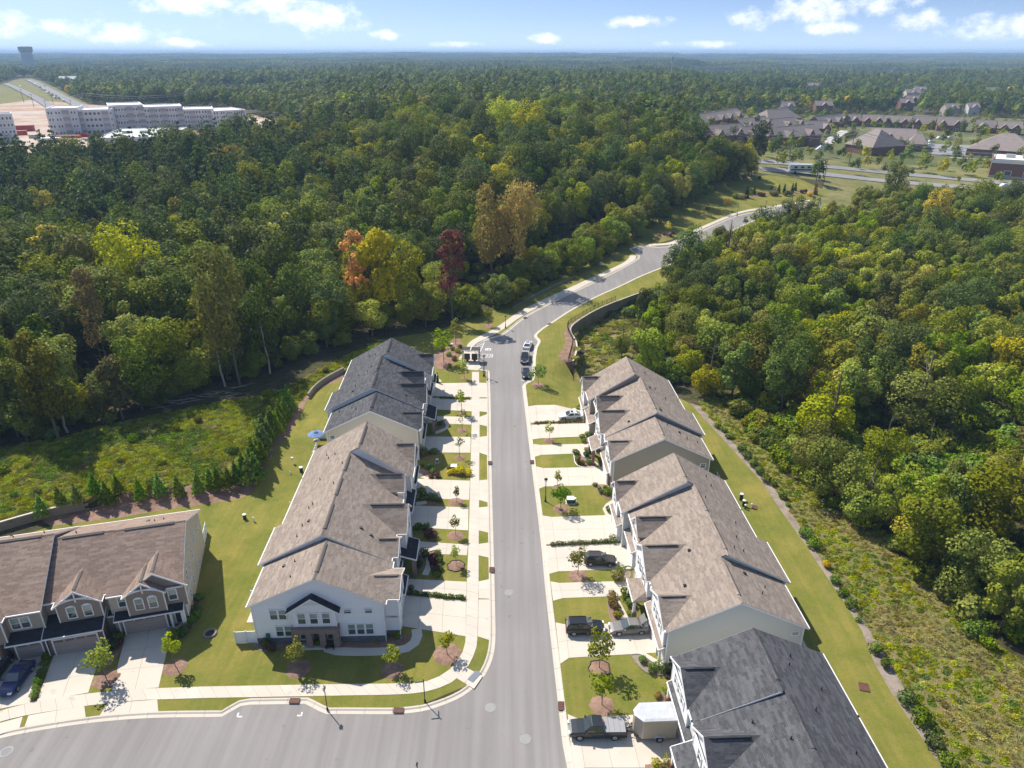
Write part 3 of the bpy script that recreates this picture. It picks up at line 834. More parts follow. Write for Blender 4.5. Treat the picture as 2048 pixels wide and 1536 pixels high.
# ------------------------------------------------------------------ townhouse rows
_win = {}
def window_mesh(w, h, arch, dark):
    """casing, rail and two panes in their own frame: x along the wall, y up, z out of the wall"""
    k = (round(w, 2), round(h, 2), arch, dark)
    if k in _win: return _win[k]
    m = MB(); t = .11
    m.box((-w / 2 - t / 2, h / 2, .045), (t, h + 2 * t, .09)).box((w / 2 + t / 2, h / 2, .045), (t, h + 2 * t, .09))
    m.box((0, -t / 2, .055), (w, t, .11)).box((0, h / 2, .03), (w, .06, .06))
    if arch:
        n = 8
        lo = [(-w / 2 * math.cos(math.pi * i / n) * 1.2, h + .28 * math.sin(math.pi * i / n)) for i in range(n + 1)]
        m.prism([(x, y, 0) for x, y in lo], [(x, y, .09) for x, y in lo])
    else:
        m.box((0, h + t / 2, .05), (w, t, .10))
    g = [MB().box((0, h * .75, .012), (w, h * .5, .02)), MB().box((0, h * .25, .008), (w, h * .5, .02))]
    nm = ('far_pane', 'window_glass') if dark else ('blind_glass', 'window_glass')
    _win[k] = (m.mesh('window', 'trim_white'), [g[0].mesh('pane', nm[0] if not dark else 'window_glass'), g[1].mesh('pane', nm[1])])
    return _win[k]

def garage_meshes(w, mat):
    k = ('g', w, mat)
    if k in _win: return _win[k]
    h = 2.2
    m = MB(); t = .14
    m.box((-w / 2 - t / 2, h / 2, .05), (t, h, .1)).box((w / 2 + t / 2, h / 2, .05), (t, h, .1)).box((0, h + t / 2, .05), (w + 2 * t, t, .1))
    fr = m.mesh('garage_trim', 'trim_white')
    secs = []
    for r in range(4):
        s = MB(); y = h * (r + .5) / 4
        s.box((0, y, .015), (w, h / 4 - .02, .03))
        n = 4 if w > 3.5 else 2
        if r < 3:
            for c in range(n * 2): s.box((-w / 2 + w * (c + .5) / (n * 2), y, .03), (w / (n * 2) - .16, h / 4 - .18, .02))
        secs.append(s.mesh('panel', mat))
    n = 4 if w > 3.5 else 2
    lite = MB()
    for c in range(n):
        for e in range(4): lite.box((-w / 2 + w * (c + .5) / n + (e - 1.5) * .23, h * .875, .035), (.19, .26, .02))
    li = lite.mesh('pane', 'far_pane')
    _win[k] = (fr, secs, li)
    return _win[k]

class Row:
    """a terrace: u runs along it, v towards its street, both in metres from a corner at ground level"""
    def __init__(s, label, O, U, vsign, mats, group=None):
        s.O = Vector((O[0], O[1], ground(*O))); L = math.hypot(*U)
        s.U = Vector((U[0] / L, U[1] / L, 0)); s.V = Vector((s.U.y, -s.U.x, 0)) * vsign
        s.root = empty('townhouse_row', s.O, label=label, cat='townhouses', group=group)
        s.M = mats
    def p(s, u, v, z): return s.O + s.U * u + s.V * v + Vector((0, 0, z))
    def part(s, name, m, mats, parent=None):
        me = m.mesh(name, mats, s.O)
        return link(name, me, parent or s.root)
    def bx(s, m, u0, u1, v0, v1, z0, z1, mi=0):
        m.prism([s.p(*q, z0) for q in ((u0, v0), (u1, v0), (u1, v1), (u0, v1))], [s.p(*q, z1) for q in ((u0, v0), (u1, v0), (u1, v1), (u0, v1))], mi)
        return m
    def mat(s, u, v, z, face):
        out = {'f': s.V, 'b': -s.V, 'n': -s.U, 'e': s.U}[face]
        up = Vector((0, 0, 1)); rt = up.cross(out)
        M = Matrix((rt, up, out)).transposed().to_4x4()
        M.translation = s.p(u, v, z) - s.O
        return M
    def window(s, u, v, z, face, w=.85, h=1.5, arch=False, dark=False, parent=None):
        fr, panes = window_mesh(w, h, arch, dark)
        o = link('window', fr, parent or s.root, s.mat(u, v, z, face))
        for pm in panes: link('pane', pm, o)
    def garage(s, u, v, w, mat):
        fr, secs, li = garage_meshes(w, mat)
        o = link('garage_door', fr, s.root, s.mat(u, v, .04, 'f'))
        for q in secs: link('panel', q, o)
        link('pane', li, o)
    def unit(s, u0, u1, vr, vf, vri, ze, zr, near=False, far=False, side=None, vents=()):
        """one house: rear and front eave lines, ridge line, eave and ridge heights"""
        th, sl_f, sl_r = .17, (zr - ze) / (vf - vri), (zr - ze) / (vri - vr)
        wr, wf = vr + .4, vf - .4
        prof = [(wr, -.3), (wf, -.3), (wf, ze + .4 * sl_f - th), (vri, zr - th), (wr, ze + .4 * sl_r - th)]
        m = MB().prism([s.p(u0, v, z) for v, z in prof], [s.p(u1, v, z) for v, z in prof])
        wall = s.part('wall', m, side or s.M['wall'])
        near, far = ('fr' if k is True else k or '' for k in (near, far))
        a, b = u0 - (.28 if near else .02), u1 + (.28 if far else .02)
        rf = MB(); rakes = []
        for ve, ch in ((vr, 'r'), (vf, 'f')):
            x0, x1 = u0 - (.28 if ch in near else .0), u1 + (.28 if ch in far else .02)
            rf.slab([s.p(x0, vri, zr), s.p(x1, vri, zr), s.p(x1, ve, ze), s.p(x0, ve, ze)], th)
            for k, e in ((near, x0), (far, x1)):
                if ch in k:
                    lo = [s.p(e + d, v, z - th - .06) for d, (v, z) in ((-.03, (vri, zr)), (.03, (vri, zr)), (.03, (ve, ze)), (-.03, (ve, ze)))]
                    rakes.append(MB().prism(lo, [x + Vector((0, 0, .20)) for x in lo]))
        roof = s.part('roof', rf, s.M['roof'])
        for k in rakes: s.part('rake_trim', k, 'trim_white', roof)
        for ve, sg in ((vr, -1), (vf, 1)):
            g = s.bx(MB(), a, b, ve, ve + sg * .13, ze - .20, ze - .03)
            s.part('gutter', g, 'trim_white', roof)
        cap = MB()
        L = b - a
        for k0, k1, w, h in ((.0, 1., .16, .03), (.16, .84, .17, .10)):
            x0, x1 = a + L * k0, a + L * k1
            for sg, sl in ((1, sl_f), (-1, sl_r)):
                cap.slab([s.p(x0, vri, zr + h), s.p(x1, vri, zr + h), s.p(x1, vri + sg * w, zr + h - w * sl), s.p(x0, vri + sg * w, zr + h - w * sl)], h)
        s.part('ridge_vent', cap, s.M.get('cap', s.M['roof']), roof)
        if 'capdark' in s.M:
            x0, x1 = a + L * .16, a + L * .84
            sg = s.M['capdark']; sl = sl_f if sg > 0 else sl_r
            s.part('vent_dark_edge', s.bx(MB(), x0, x1, vri + sg * .17, vri + sg * .26, zr - .3 * sl - .02, zr - .17 * sl + .07), 'vent_black', roof)  # raised black strip along one side of the ridge vent
        for u, v, h in vents:
            z = zr - (v - vri) * sl_f if v > vri else zr - (vri - v) * sl_r
            q = s.p(u, v, z)
            vp = MB()
            if h > 0:
                vp.tube(q - Vector((0, 0, .1)), q + Vector((0, 0, h)), .06, n=8).tube(q - Vector((0, 0, .12)), q + Vector((0, 0, .06)), .16, .07, n=8)
            else:
                vp.box((q.x, q.y, q.z + .07), (.34, .34, .2))
            s.part('roof_vent', vp, 'vent_black', roof)
        for k, e in ((near, u0 - .005), (far, u1 + .005)):
            if k:
                for v in (wr, wf): s.part('corner_board', s.bx(MB(), e - .05, e + .05, v - .07, v + .07, -.1, ze - .05), 'trim_white', wall)
        return dict(u0=u0, u1=u1, vr=vr, vf=vf, vri=vri, ze=ze, zr=zr, sl=sl_f, wf=wf, wr=wr)
    def gable(s, U, uc, w, vfront, zr, z0, ze=None, mat=None, wins=(), arch=False, bracket=False):
        """a street gable whose roof runs back into the main slope of unit U"""
        ze = ze if ze is not None else U['ze']
        def back(z): return U['vf'] - (z - U['ze']) / U['sl']
        th = .15; vo = vfront + .3
        rf = MB()
        for sg in (-1, 1):
            top = [s.p(uc, vo, zr), s.p(uc, back(zr) - .1, zr), s.p(uc + sg * w, back(ze) - .1, ze), s.p(uc + sg * w, vo, ze)]
            rf.slab(top, th)
        roof = s.part('gable_roof', rf, s.M['roof'])
        cap = MB()
        for sg in (-1, 1):
            L0 = back(zr); x0, x1 = vo - .08 * (vo - L0), vo - .82 * (vo - L0); sl = (zr - ze) / w
            cap.slab([s.p(uc, x0, zr + .07), s.p(uc, x1, zr + .07), s.p(uc + sg * .14, x1, zr + .07 - .14 * sl), s.p(uc + sg * .14, x0, zr + .07 - .14 * sl)], .08)
        s.part('ridge_vent', cap, s.M.get('cap', s.M['roof']), roof)
        s.part('vent_dark_edge', s.bx(MB(), uc - .22, uc - .14, vo - .8 * (vo - back(zr)), vo - .12 * (vo - back(zr)), zr - .16, zr + .015), 'vent_black', roof)  # black strip on one side of the gable ridge vent
        wi = w - .28
        zi = ze + (zr - ze) * .28 / w - th
        prof = [(-wi, z0), (wi, z0), (wi, zi), (0, zr - th), (-wi, zi)]
        m = MB().prism([s.p(uc + x, vfront, z) for x, z in prof], [s.p(uc + x, min(U['wf'], back(ze)) - .3, z) for x, z in prof])
        wall = s.part('gable_wall', m, mat or s.M['front'])
        for sg in (-1, 1):
            tr = MB()
            lo = [s.p(uc + sg * x, v, z) for v in (vo + .02, vo - .04) for x, z in ((0, zr - .22), (w, ze - .22))]
            lo = [lo[0], lo[1], lo[3], lo[2]]
            tr.prism(lo, [q + Vector((0, 0, .24)) for q in lo])
            s.part('rake_trim', tr, 'trim_white', wall)
            s.part('corner_board', s.bx(MB(), uc + sg * wi - .06, uc + sg * wi + .06, vfront - .1, vfront + .03, z0, zi + .05), 'trim_white', wall)
            g = s.bx(MB(), uc + sg * w - (.10 if sg < 0 else 0), uc + sg * w + (.10 if sg > 0 else 0), U['vf'], vo, ze - .18, ze - .03)
            s.part('gutter', g, 'trim_white', roof)
        if bracket:
            zb = ze + (zr - ze) * .48; hw = w * .52
            tr = s.bx(MB(), uc - hw, uc + hw, vo - .02, vo + .08, zb - .09, zb + .06)
            s.bx(tr, uc - .07, uc + .07, vo - .02, vo + .08, zb - .5, zr - .15)
            for sg in (-1, 1):
                for k in range(5):
                    a0, a1 = k / 5, (k + 1) / 5
                    f = lambda t: (uc + sg * (w - .15) * t, ze + .05 + (zb - ze - .15) * (1 - t * t))
                    (x0, y0), (x1, y1) = f(a0), f(a1)
                    lo = [s.p(x0, vo + .07, y0), s.p(x1, vo + .07, y1), s.p(x1, vo - .01, y1), s.p(x0, vo - .01, y0)]
                    tr.prism(lo, [q + Vector((0, 0, .13)) for q in lo])
            s.part('bracket', tr, 'trim_white', wall)
        for du, z, ww, hh in wins: s.window(uc + du, vfront + .005, z, 'f', ww, hh, arch)
        return roof
    def skirt(s, u0, u1, v0, v1, z0, z1, mat=None, hip=False, name='porch_roof'):
        a, b = (u0 + (v1 - v0) * .5, u1 - (v1 - v0) * .5) if hip else (u0, u1)
        m = MB().slab([s.p(a if hip else u0, v0, z0), s.p(b if hip else u1, v0, z0), s.p(u1, v1, z1), s.p(u0, v1, z1)], .14)
        if hip:
            m.slab([s.p(a, v0, z0), s.p(u0, v1, z1), s.p(u0, v0, z1)], .14).slab([s.p(b, v0, z0), s.p(u1, v0, z1), s.p(u1, v1, z1)], .14)
        r = s.part(name, m, mat or s.M['roof'])
        s.part('gutter', s.bx(MB(), u0, u1, v1, v1 + .11, z1 - .17, z1 - .02), 'trim_white', r)
        if not hip:
            for u in (u0, u1):
                q = [s.p(u + d, v, z - .19) for d, v, z in ((-.03, v0, z0), (.03, v0, z0), (.03, v1, z1), (-.03, v1, z1))]
                s.part('rake_trim', MB().prism(q, [x + Vector((0, 0, .215)) for x in q]), 'trim_white', r)
        return r
    def block(s, name, u0, u1, v0, v1, z0, z1, mat, parent=None): return s.part(name, s.bx(MB(), u0, u1, v0, v1, z0, z1), mat, parent)
    def column(s, u, v, z1, mat='trim_white', r=.14, base=None):
        o = s.part('column', s.bx(MB(), u - r, u + r, v - r, v + r, 0, z1), mat)
        if base: s.part('plinth', s.bx(MB(), u - r - .12, u + r + .12, v - r - .12, v + r + .12, 0, 1.0), base, o)
    def door(s, u, v, face='f', mat='door_dark'):
        d = link('door', MB().box((0, 1.05, .03), (.95, 2.1, .06)).mesh('door', mat), s.root, s.mat(u, v, .15, face))
        link('door_trim', MB().box((-.55, 1.07, .035), (.13, 2.2, .09)).box((.55, 1.07, .035), (.13, 2.2, .09)).box((0, 2.2, .035), (1.23, .14, .09)).mesh('door_trim', 'trim_white'), d)
        link('handle', MB().box((.36, 1.0, .09), (.05, .2, .06)).mesh('handle', 'black_metal'), d)
    def downspout(s, u, v, z, face=0):
        s.part('downspout', s.bx(MB(), u - .05, u + .05, v, v + .09, .1, z), 'trim_white')
    def patio(s, u0, u1, v1, depth=2.5):
        o = s.part('patio', s.bx(MB(), u0, u1, v1 - depth, v1, -.1, .06), 'concrete')
    def fence(s, pts, label, h=1.85):
        """white vinyl privacy fence standing beside the row: a thing of its own"""
        P = [s.p(u, v, 0) for u, v in pts]
        r = empty('vinyl_fence', P[0], label=label, cat='fence', group='white privacy fences behind the townhouses')
        for i, (a, b) in enumerate(zip(P, P[1:])):
            n = max(1, round((b - a).length / 1.25))
            for k in range(n + 1):
                if k == 0 and i: continue
                q = a.lerp(b, k / n)
                MB().box((q.x, q.y, q.z + h / 2), (.13, .13, h)).lathe((q.x, q.y, q.z + h), [(.10, 0), (.10, .05), (.005, .11)], 4).build('post', 'vinyl_white', r)
            d = (b - a) / n; rz = math.atan2(d.y, d.x)
            for k in range(n):
                c = a.lerp(b, (k + .5) / n); L = d.length - .13
                m = MB()
                nb = max(3, round(L / .19))
                for j in range(nb):
                    o = (j + .5) / nb * L - L / 2
                    m.box((c.x + math.cos(rz) * o, c.y + math.sin(rz) * o, c.z + h / 2), (L / nb - .012, .03, h - .3), rz=rz)
                for z in (.14, h - .12): m.box((c.x, c.y, c.z + z), (L, .06, .13), rz=rz)
                m.build('panel', 'vinyl_white', r)

# --- A: white corner row, five houses, tan roof -----------------------------------------------------------
A = Row('white townhouse row with tan roof and stone porch facing the street corner', (-14.95, 64.25), (-.030, 1), 1, dict(wall='siding_white', front='siding_white', roof='shingle_tan', cap='ridge_cap', capdark=1))
def vA(x, y):   # across-coordinate of a survey point
    d = Vector((x, y, 0)) - Vector((A.O.x, A.O.y, 0)); return d.dot(A.V)
a1 = A.unit(0, 7.35, -15.75, .25, -7.6, 6.0, 9.9, near=True, vents=[(5.0, -11.2, .35), (5.0, -12.6, 0), (2.1, -11.0, .3)])
a2 = A.unit(7.35, 14.85, -16.5, .0, -8.15, 6.1, 10.55, near=True, vents=[(9.5, -12, .35), (11.6, -11.8, .4), (12.0, -11.0, 0), (10.6, -2.9, 0), (11.2, -4.2, 0)])
a3 = A.unit(14.85, 21.0, -15.7, .0, -8.2, 6.1, 10.5, vents=[(16, -12, .35), (16.6, -11.6, .35), (19.5, -9.2, .35)])
a4 = A.unit(21.0, 27.1, -15.7, -.9, -8.2, 6.1, 10.5, vents=[(23, -12, .35), (24.5, -8.9, .35)])
a5 = A.unit(27.1, 35.0, -15.7, .8, -6.9, 6.1, 11.26, near='f', far=True, vents=[(29, -12, .35), (29.2, -11, .35), (30.5, -12.6, .35)])
A.gable(a1, 3.3, 2.75, 1.5, 7.25, 2.9, wins=[(-.8, 4.1, .85, 1.4), (.8, 4.1, .85, 1.4)])
A.gable(a2, 10.2, 2.1, .5, 7.45, 2.9, wins=[(0, 4.1, .95, 1.5)])
A.gable(a3, 16.1, 3.2, 1.1, 8.7, 2.9, wins=[(-1.1, 4.1, .85, 1.5), (1.1, 4.1, .85, 1.5)])
A.gable(a4, 23.9, 2.0, -.15, 8.6, 2.9, ze=6.7, wins=[(0, 4.1, .95, 1.5)])
A.gable(a5, 32.8, 3.0, .5, 8.5, 2.9, wins=[(-.9, 4.2, .85, 1.5), (.9, 4.2, .85, 1.5)])
for u0, u1, vg, w in ((3.0, 8.1, 1.3, 4.5), (8.5, 11.3, .4, 2.5), (16.4, 19.6, 1.05, 2.6), (22.6, 28.0, .3, 4.6), (30.0, 35.0, .4, 4.4)):
    A.block('garage_wall', u0 + .1, u1 - .1, -.6, vg, -.2, 2.8, 'siding_white')
    A.garage((u0 + u1) / 2, vg + .005, w, 'door_white')
for u0, u1, v0, v1, z0, z1 in ((4.8, 8.4, -.2, 1.75, 3.7, 2.9), (8.6, 11.3, -.2, .75, 3.4, 2.95), (11.4, 15.8, -.2, 2.55, 3.9, 2.95), (22.2, 28.2, -.5, .95, 3.7, 2.9), (29.8, 35.2, -.1, .85, 3.3, 2.9)):
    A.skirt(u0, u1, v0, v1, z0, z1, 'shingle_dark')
for u in (11.7, 15.5): A.column(u, 2.2, 2.85, 'stone_grey', .26)
for u, v, mt in ((12.6, -.38, 'door_red'), (20.6, -.35, 'door_dark'), (28.9, .22, 'door_dark')): A.door(u, v, 'f', mt)
for u, v in ((13.4, -.35), (21.0, -.35), (27.8, .25)): A.window(u, v, 4.2, 'f', .8, 1.4)
A.downspout(.35, 1.55, 5.9); A.downspout(34.8, .3, 6.0)
# end front to the cross street: u is negative outward
A.block('stone_base', -.06, .0, -15.35, -.15, -.2, .95, 'stone_base')
for v0, z, n in ((-12.9, 3.85, 2), (-12.5, 1.25, 2)):
    for k in range(n): A.window(-.005, v0 + k * 1.02, z, 'n', .82, 1.38 if z > 3 else 1.5)
for k in range(3): A.window(-.005, -4.05 + k * 1.06, 1.3, 'n', .82, 1.55)
for v in (-4.3, -1.85): A.window(-.005, v, 4.55, 'n', .8, .55)
PV = -8.15
g = MB()   # projecting stone porch with a small gabled room above
A.bx(g, -.5, 0, PV - 2.55, PV + 2.55, 3.0, 5.55)
prof = [(PV - 2.55, 5.55), (PV + 2.55, 5.55), (PV, 7.35)]
g.prism([A.p(-.5, v, z) for v, z in prof], [A.p(0, v, z) for v, z in prof])
pw = A.part('porch_gable', g, 'siding_white')
rf = MB()
for sg in (-1, 1):
    rf.slab([A.p(-.95, PV, 7.62), A.p(0, PV, 7.62), A.p(0, PV + sg * 3.1, 5.45), A.p(-.95, PV + sg * 3.1, 5.45)], .14)
A.part('porch_roof', rf, 'shingle_dark')
tr = MB()
for sg in (-1, 1):
    lo = [A.p(u, v, z) for u, v, z in ((-.99, PV, 7.38), (-.93, PV, 7.38), (-.93, PV + sg * 3.1, 5.22), (-.99, PV + sg * 3.1, 5.22))]
    tr.prism(lo, [q + Vector((0, 0, .17)) for q in lo])
    A.bx(tr, -.55, -.45, PV + sg * 2.5 - .06, PV + sg * 2.5 + .06, 3.0, 5.5)
A.bx(tr, -.98, -.9, PV - .95, PV + .95, 6.55, 6.68); A.bx(tr, -.98, -.9, PV - .06, PV + .06, 6.3, 7.4)
A.part('rake_trim', tr, 'trim_white', pw)
for k in (-1, 0, 1): A.window(-.505, PV + k * 1.42 - .0, 3.55, 'n', .85, 1.5)
A.block('porch_beam', -.95, -.02, PV - 2.75, PV + 2.75, 2.35, 3.02, 'stone_grey')
for k in range(4):
    v = PV - 2.4 + k * 1.6
    A.part('stone_pillar', A.bx(MB(), -.95, -.45, v - .36, v + .36, -.1, 2.36), 'stone_grey')
A.block('porch_floor', -1.1, 0, PV - 2.75, PV + 2.75, -.1, .14, 'concrete')
A.door(-.01, PV, 'n', 'door_dark')
for dv in (-1.6, 1.6): A.window(-.005, PV + dv, .7, 'n', .8, 1.4)
A.block('electric_meter', -.22, -.02, -14.2, -13.75, .7, 1.7, 'utility_green')
A.block('garage_end', .83, 3.2, -.4, 1.49, -.2, 3.2, 'siding_white')
A.block('stone_base', .78, .83, -.3, 1.5, -.2, .95, 'stone_base')
FEN = 'white vinyl privacy fence at the {} of the white corner row'
A.fence([(.3, -15.4), (.2, -18.0)], 'white vinyl privacy fence running out from the rear corner of the white end house')
for u, w in ((7.35, 'second'), (14.2, 'third'), (21.0, 'fourth'), (27.1, 'fifth')):
    A.fence([(u, -15.9), (u, -18.2)], 'short white vinyl fence behind the white corner row, %s from the cross street' % w)
for u in (3.6, 8.3, 16.5, 23, 30): A.patio(u, u + 3.2, -15.35)

# --- B: charcoal-roofed row beyond it ---------------------------------------------------------------------
B = Row('cream townhouse row with charcoal roofs beyond the white corner row', (-15.7, 106.1), (-.035, 1), 1, dict(wall='siding_white', front='siding_cream', roof='shingle_grey', cap='ridge_dark', capdark=1))
b1 = B.unit(0, 7.6, -16.1, .0, -8.0, 6.0, 9.9, near=True, side='siding_cream', vents=[(4.6, -12, .3), (3.2, -11, .3), (5.5, -14.4, .3)])
b2 = B.unit(7.6, 14.6, -17.4, -.1, -8.7, 6.3, 10.6, near=True, vents=[(10, -12.6, 0), (12, -12.5, .3), (9.8, -3.2, 0)])
b3 = B.unit(14.6, 21.7, -16.4, -.6, -8.9, 6.4, 10.6, vents=[(17, -11, .3), (18.4, -10.4, .3), (17.6, -12.9, .3)])
b4 = B.unit(21.7, 29.8, -16.4, .6, -7.9, 6.4, 11.16, near='f', far=True, vents=[(24.5, -10.5, .3), (25.8, -12, .3)])
B.gable(b1, 3.1, 2.7, .1, 7.8, 2.9, wins=[(0, 4.1, .9, 1.5)])
B.gable(b2, 12.4, 2.9, .2, 8.9, 2.9, wins=[(-.8, 4.1, .85, 1.5), (.8, 4.1, .85, 1.5)])
B.gable(b3, 17.7, 1.9, -.6, 9.0, 2.9, ze=7.0, wins=[(0, 4.3, .9, 1.5)])
B.gable(b4, 28.0, 2.1, .5, 8.3, 2.9, wins=[(0, 4.3, .9, 1.5)])
for u0, u1, vg, w in ((2.6, 7.6, .1, 4.5), (13.8, 16.8, .1, 2.5), (19.8, 24.8, .1, 4.5), (25.2, 29.8, .5, 4.2)):
    B.block('garage_wall', u0, u1, -.8, vg, -.2, 2.8, 'siding_cream'); B.garage((u0 + u1) / 2, vg + .005, w, 'door_white')
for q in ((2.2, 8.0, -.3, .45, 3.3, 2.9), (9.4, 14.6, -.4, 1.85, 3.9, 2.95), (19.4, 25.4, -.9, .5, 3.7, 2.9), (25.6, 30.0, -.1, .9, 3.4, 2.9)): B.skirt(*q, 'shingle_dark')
for u in (9.7, 14.2): B.column(u, 1.55, 2.8, 'stone_grey', .25)
for u, v in ((10.6, -.48), (18.6, -.98)): B.door(u, v)
for u, v in ((6.5, -.4), (21.0, -.95), (23.6, .23)): B.window(u, v, 4.3, 'f', .85, 1.5)
B.window(-.005, -14.8, 4.6, 'n', .75, .6, dark=True)
B.fence([(.2, -15.8), (.2, -18.6), (3.4, -18.6)], 'white vinyl fence screening the patio with the blue umbrella')
B.fence([(7.6, -17.0), (7.6, -19.4)], 'white vinyl fence behind the second charcoal-roofed house')
B.fence([(21.7, -16.0), (21.7, -18.6)], 'white vinyl fence behind the last charcoal-roofed house')
for u in (.6, 8.3, 16, 24): B.patio(u, u + 3.4, -15.8, 3)

# --- right side of the street ------------------------------------------------------------------------------
E_ = Row('pale townhouse row with tan roof opposite the white corner row', (17.15, 59.9), (-.035, 1), -1, dict(wall='siding_pale', front='siding_white', roof='shingle_tan', cap='shingle_tan', capdark=-1))
e1 = E_.unit(0, 7.5, -15.9, .15, -7.85, 6.0, 9.9, near=True, vents=[(3, -11.5, .35), (4.5, -12.4, .35), (5.8, -10.3, 0), (5.2, -3.2, .0)])
e2 = E_.unit(7.5, 15.1, -16.7, .15, -8.65, 6.0, 10.29, near='r', vents=[(9.6, -10.2, .35), (9.8, -11.5, .35), (12.5, -11.5, .35), (10.5, -5, 0)])
e3 = E_.unit(15.1, 22.5, -15.7, .15, -8.65, 6.0, 10.29, vents=[(17, -13, .35), (20, -9.6, .35)])
e4 = E_.unit(22.5, 29.7, -15.7, 1.1, -7.6, 6.0, 10.93, near='f', far=True, vents=[(25, -12, .35), (27.5, -12, .35)])
E_.gable(e1, 3.45, 3.3, .1, 7.8, 2.9, wins=[(-1.3, 4.0, .9, 1.5), (0, 4.0, .9, 1.5), (1.3, 4.0, .9, 1.5)], mat='siding_white')
E_.gable(e2, 11.8, 3.7, .3, 8.5, 2.9, wins=[(-1.6, 4.0, .9, 1.5), (0, 4.0, .9, 1.5), (1.6, 4.0, .9, 1.5)])
E_.gable(e3, 17.9, 2.1, -.1, 8.4, 2.9, ze=6.6, wins=[(0, 4.3, .95, 1.5)])
E_.gable(e4, 27.4, 2.3, 1.1, 7.9, 2.9, wins=[(0, 4.2, .95, 1.5)])
for u0, u1, vg in ((2.2, 7.2, .12), (12.3, 15.0, .32), (17.5, 22.6, .05), (23.6, 28.6, 1.12)):
    E_.block('garage_wall', u0, u1, -.6, vg, -.2, 2.75, 'siding_white'); E_.garage((u0 + u1) / 2, vg + .005, 4.5 if u1 - u0 > 4 else 2.4, 'door_white')
E_.skirt(.2, 7.8, -.3, .55, 3.3, 2.85); E_.skirt(8.0, 12.3, -.2, 2.0, 3.9, 2.9, hip=True); E_.skirt(17.3, 23.0, -.4, .5, 3.4, 2.9); E_.skirt(23.4, 28.9, .7, 1.5, 3.3, 2.85)
for u in (8.4, 11.9): E_.column(u, 1.7, 2.85, 'trim_white', .15, 'stone_grey')
E_.column(.4, .35, 2.8, 'trim_white', .13)
for u, v in ((9.6, -.28), (16.2, -.28)): E_.door(u, v)
for u, v in ((14.2, -.3), (21.0, -.3), (24.0, .71), (15.8, -.3)): E_.window(u, v, 4.3, 'f', .85, 1.4)
E_.window(-.005, -8.2, 3.3, 'n', .7, 1.3, dark=True); E_.window(-.005, -10.9, 4.1, 'n', .65, .5, dark=True); E_.window(-.005, -14.6, 4.9, 'n', .7, .35, dark=True)
for v in (-1.2, -4.2): E_.window(-.005, v, .5, 'n', 1.1 if v > -2 else .8, 1.5, dark=True)
for pts, lb in (([(.2, -15.5), (.2, -18.2)], 'white vinyl fence behind the pale end house opposite the corner'), ([(22.5, -15.5), (22.5, -17.6)], 'white vinyl fence stub behind the farthest pale house')):
    E_.fence(pts, lb)
for u in (1, 9, 17, 25): E_.patio(u, u + 3.2, -15.5)

F_ = Row('tan townhouse row with tan roof at the far right of the street', (15.75, 96.1), (-.035, 1), -1, dict(wall='siding_tan', front='siding_white', roof='shingle_tan', cap='shingle_tan', capdark=-1))
f1 = F_.unit(0, 7.5, -15.9, .1, -7.9, 6.0, 9.9, near=True, vents=[(5.8, -9.8, .4), (4.8, -11.6, 0), (3.6, -12.6, .4), (3.7, -14.4, .4)])
f2 = F_.unit(7.5, 15.2, -16.7, .0, -8.3, 6.2, 10.6, near=True, vents=[(9.2, -9.2, .4), (9, -9.3, 0), (8.4, -4, 0)])
f3 = F_.unit(15.2, 21.2, -15.7, .0, -8.3, 6.2, 10.6, vents=[(18, -9.4, 0), (16.4, -12, .4), (18.8, -10.6, .4)])
f4 = F_.unit(21.2, 29.0, -15.7, 1.0, -7.1, 6.2, 11.31, near='f', far=True, vents=[(25, -10, .4)])
F_.gable(f1, 3.0, 3.0, .1, 7.85, 2.9, wins=[(-.9, 4, .9, 1.5), (.9, 4, .9, 1.5)])
F_.gable(f2, 11.8, 3.4, .4, 8.8, 2.9, wins=[(-1.5, 4, .9, 1.5), (0, 4, .9, 1.5), (1.5, 4, .9, 1.5)])
F_.gable(f3, 17.4, 2.0, -.1, 8.8, 2.9, ze=6.7, wins=[(0, 4.3, .95, 1.5)])
F_.gable(f4, 27.1, 2.3, 1.2, 8.2, 2.9, wins=[(0, 4.2, .9, 1.5)], mat='siding_white')
for u0, u1, vg in ((2.2, 7.6, .12), (12.7, 15.4, .42), (18.2, 23.2, .9), (24.2, 29.0, 1.22)):
    F_.block('garage_wall', u0, u1, -.6, vg, -.2, 2.75, 'siding_tan'); F_.garage((u0 + u1) / 2, vg + .005, 4.4 if u1 - u0 > 4 else 2.4, 'door_white')
F_.skirt(1.2, 8.0, -.3, .5, 3.3, 2.85); F_.skirt(8.3, 12.8, -.2, 1.95, 3.9, 2.95); F_.skirt(17.9, 23.6, -.4, 1.2, 3.7, 2.9); F_.skirt(24.0, 29.2, .6, 1.6, 3.4, 2.85)
for u in (8.6, 12.4): F_.column(u, 1.6, 2.9, 'brick_brown', .25)
for u, v in ((9.8, -.39), (16.4, -.39)): F_.door(u, v)
for u, v in ((6.6, -.3), (22.6, .61), (20.3, -.4)): F_.window(u, v, 4.4, 'f', .85, 1.4)
F_.window(-.005, -7.7, 3.2, 'n', .7, 1.3, dark=True); F_.window(-.005, -14.5, 4.4, 'n', .75, .65, dark=True)
F_.fence([(.2, -15.5), (.2, -17.9), (2.4, -17.9)], 'white vinyl fence at the rear corner of the tan end house')
for u in (1, 9, 17): F_.patio(u, u + 3.2, -15.5)

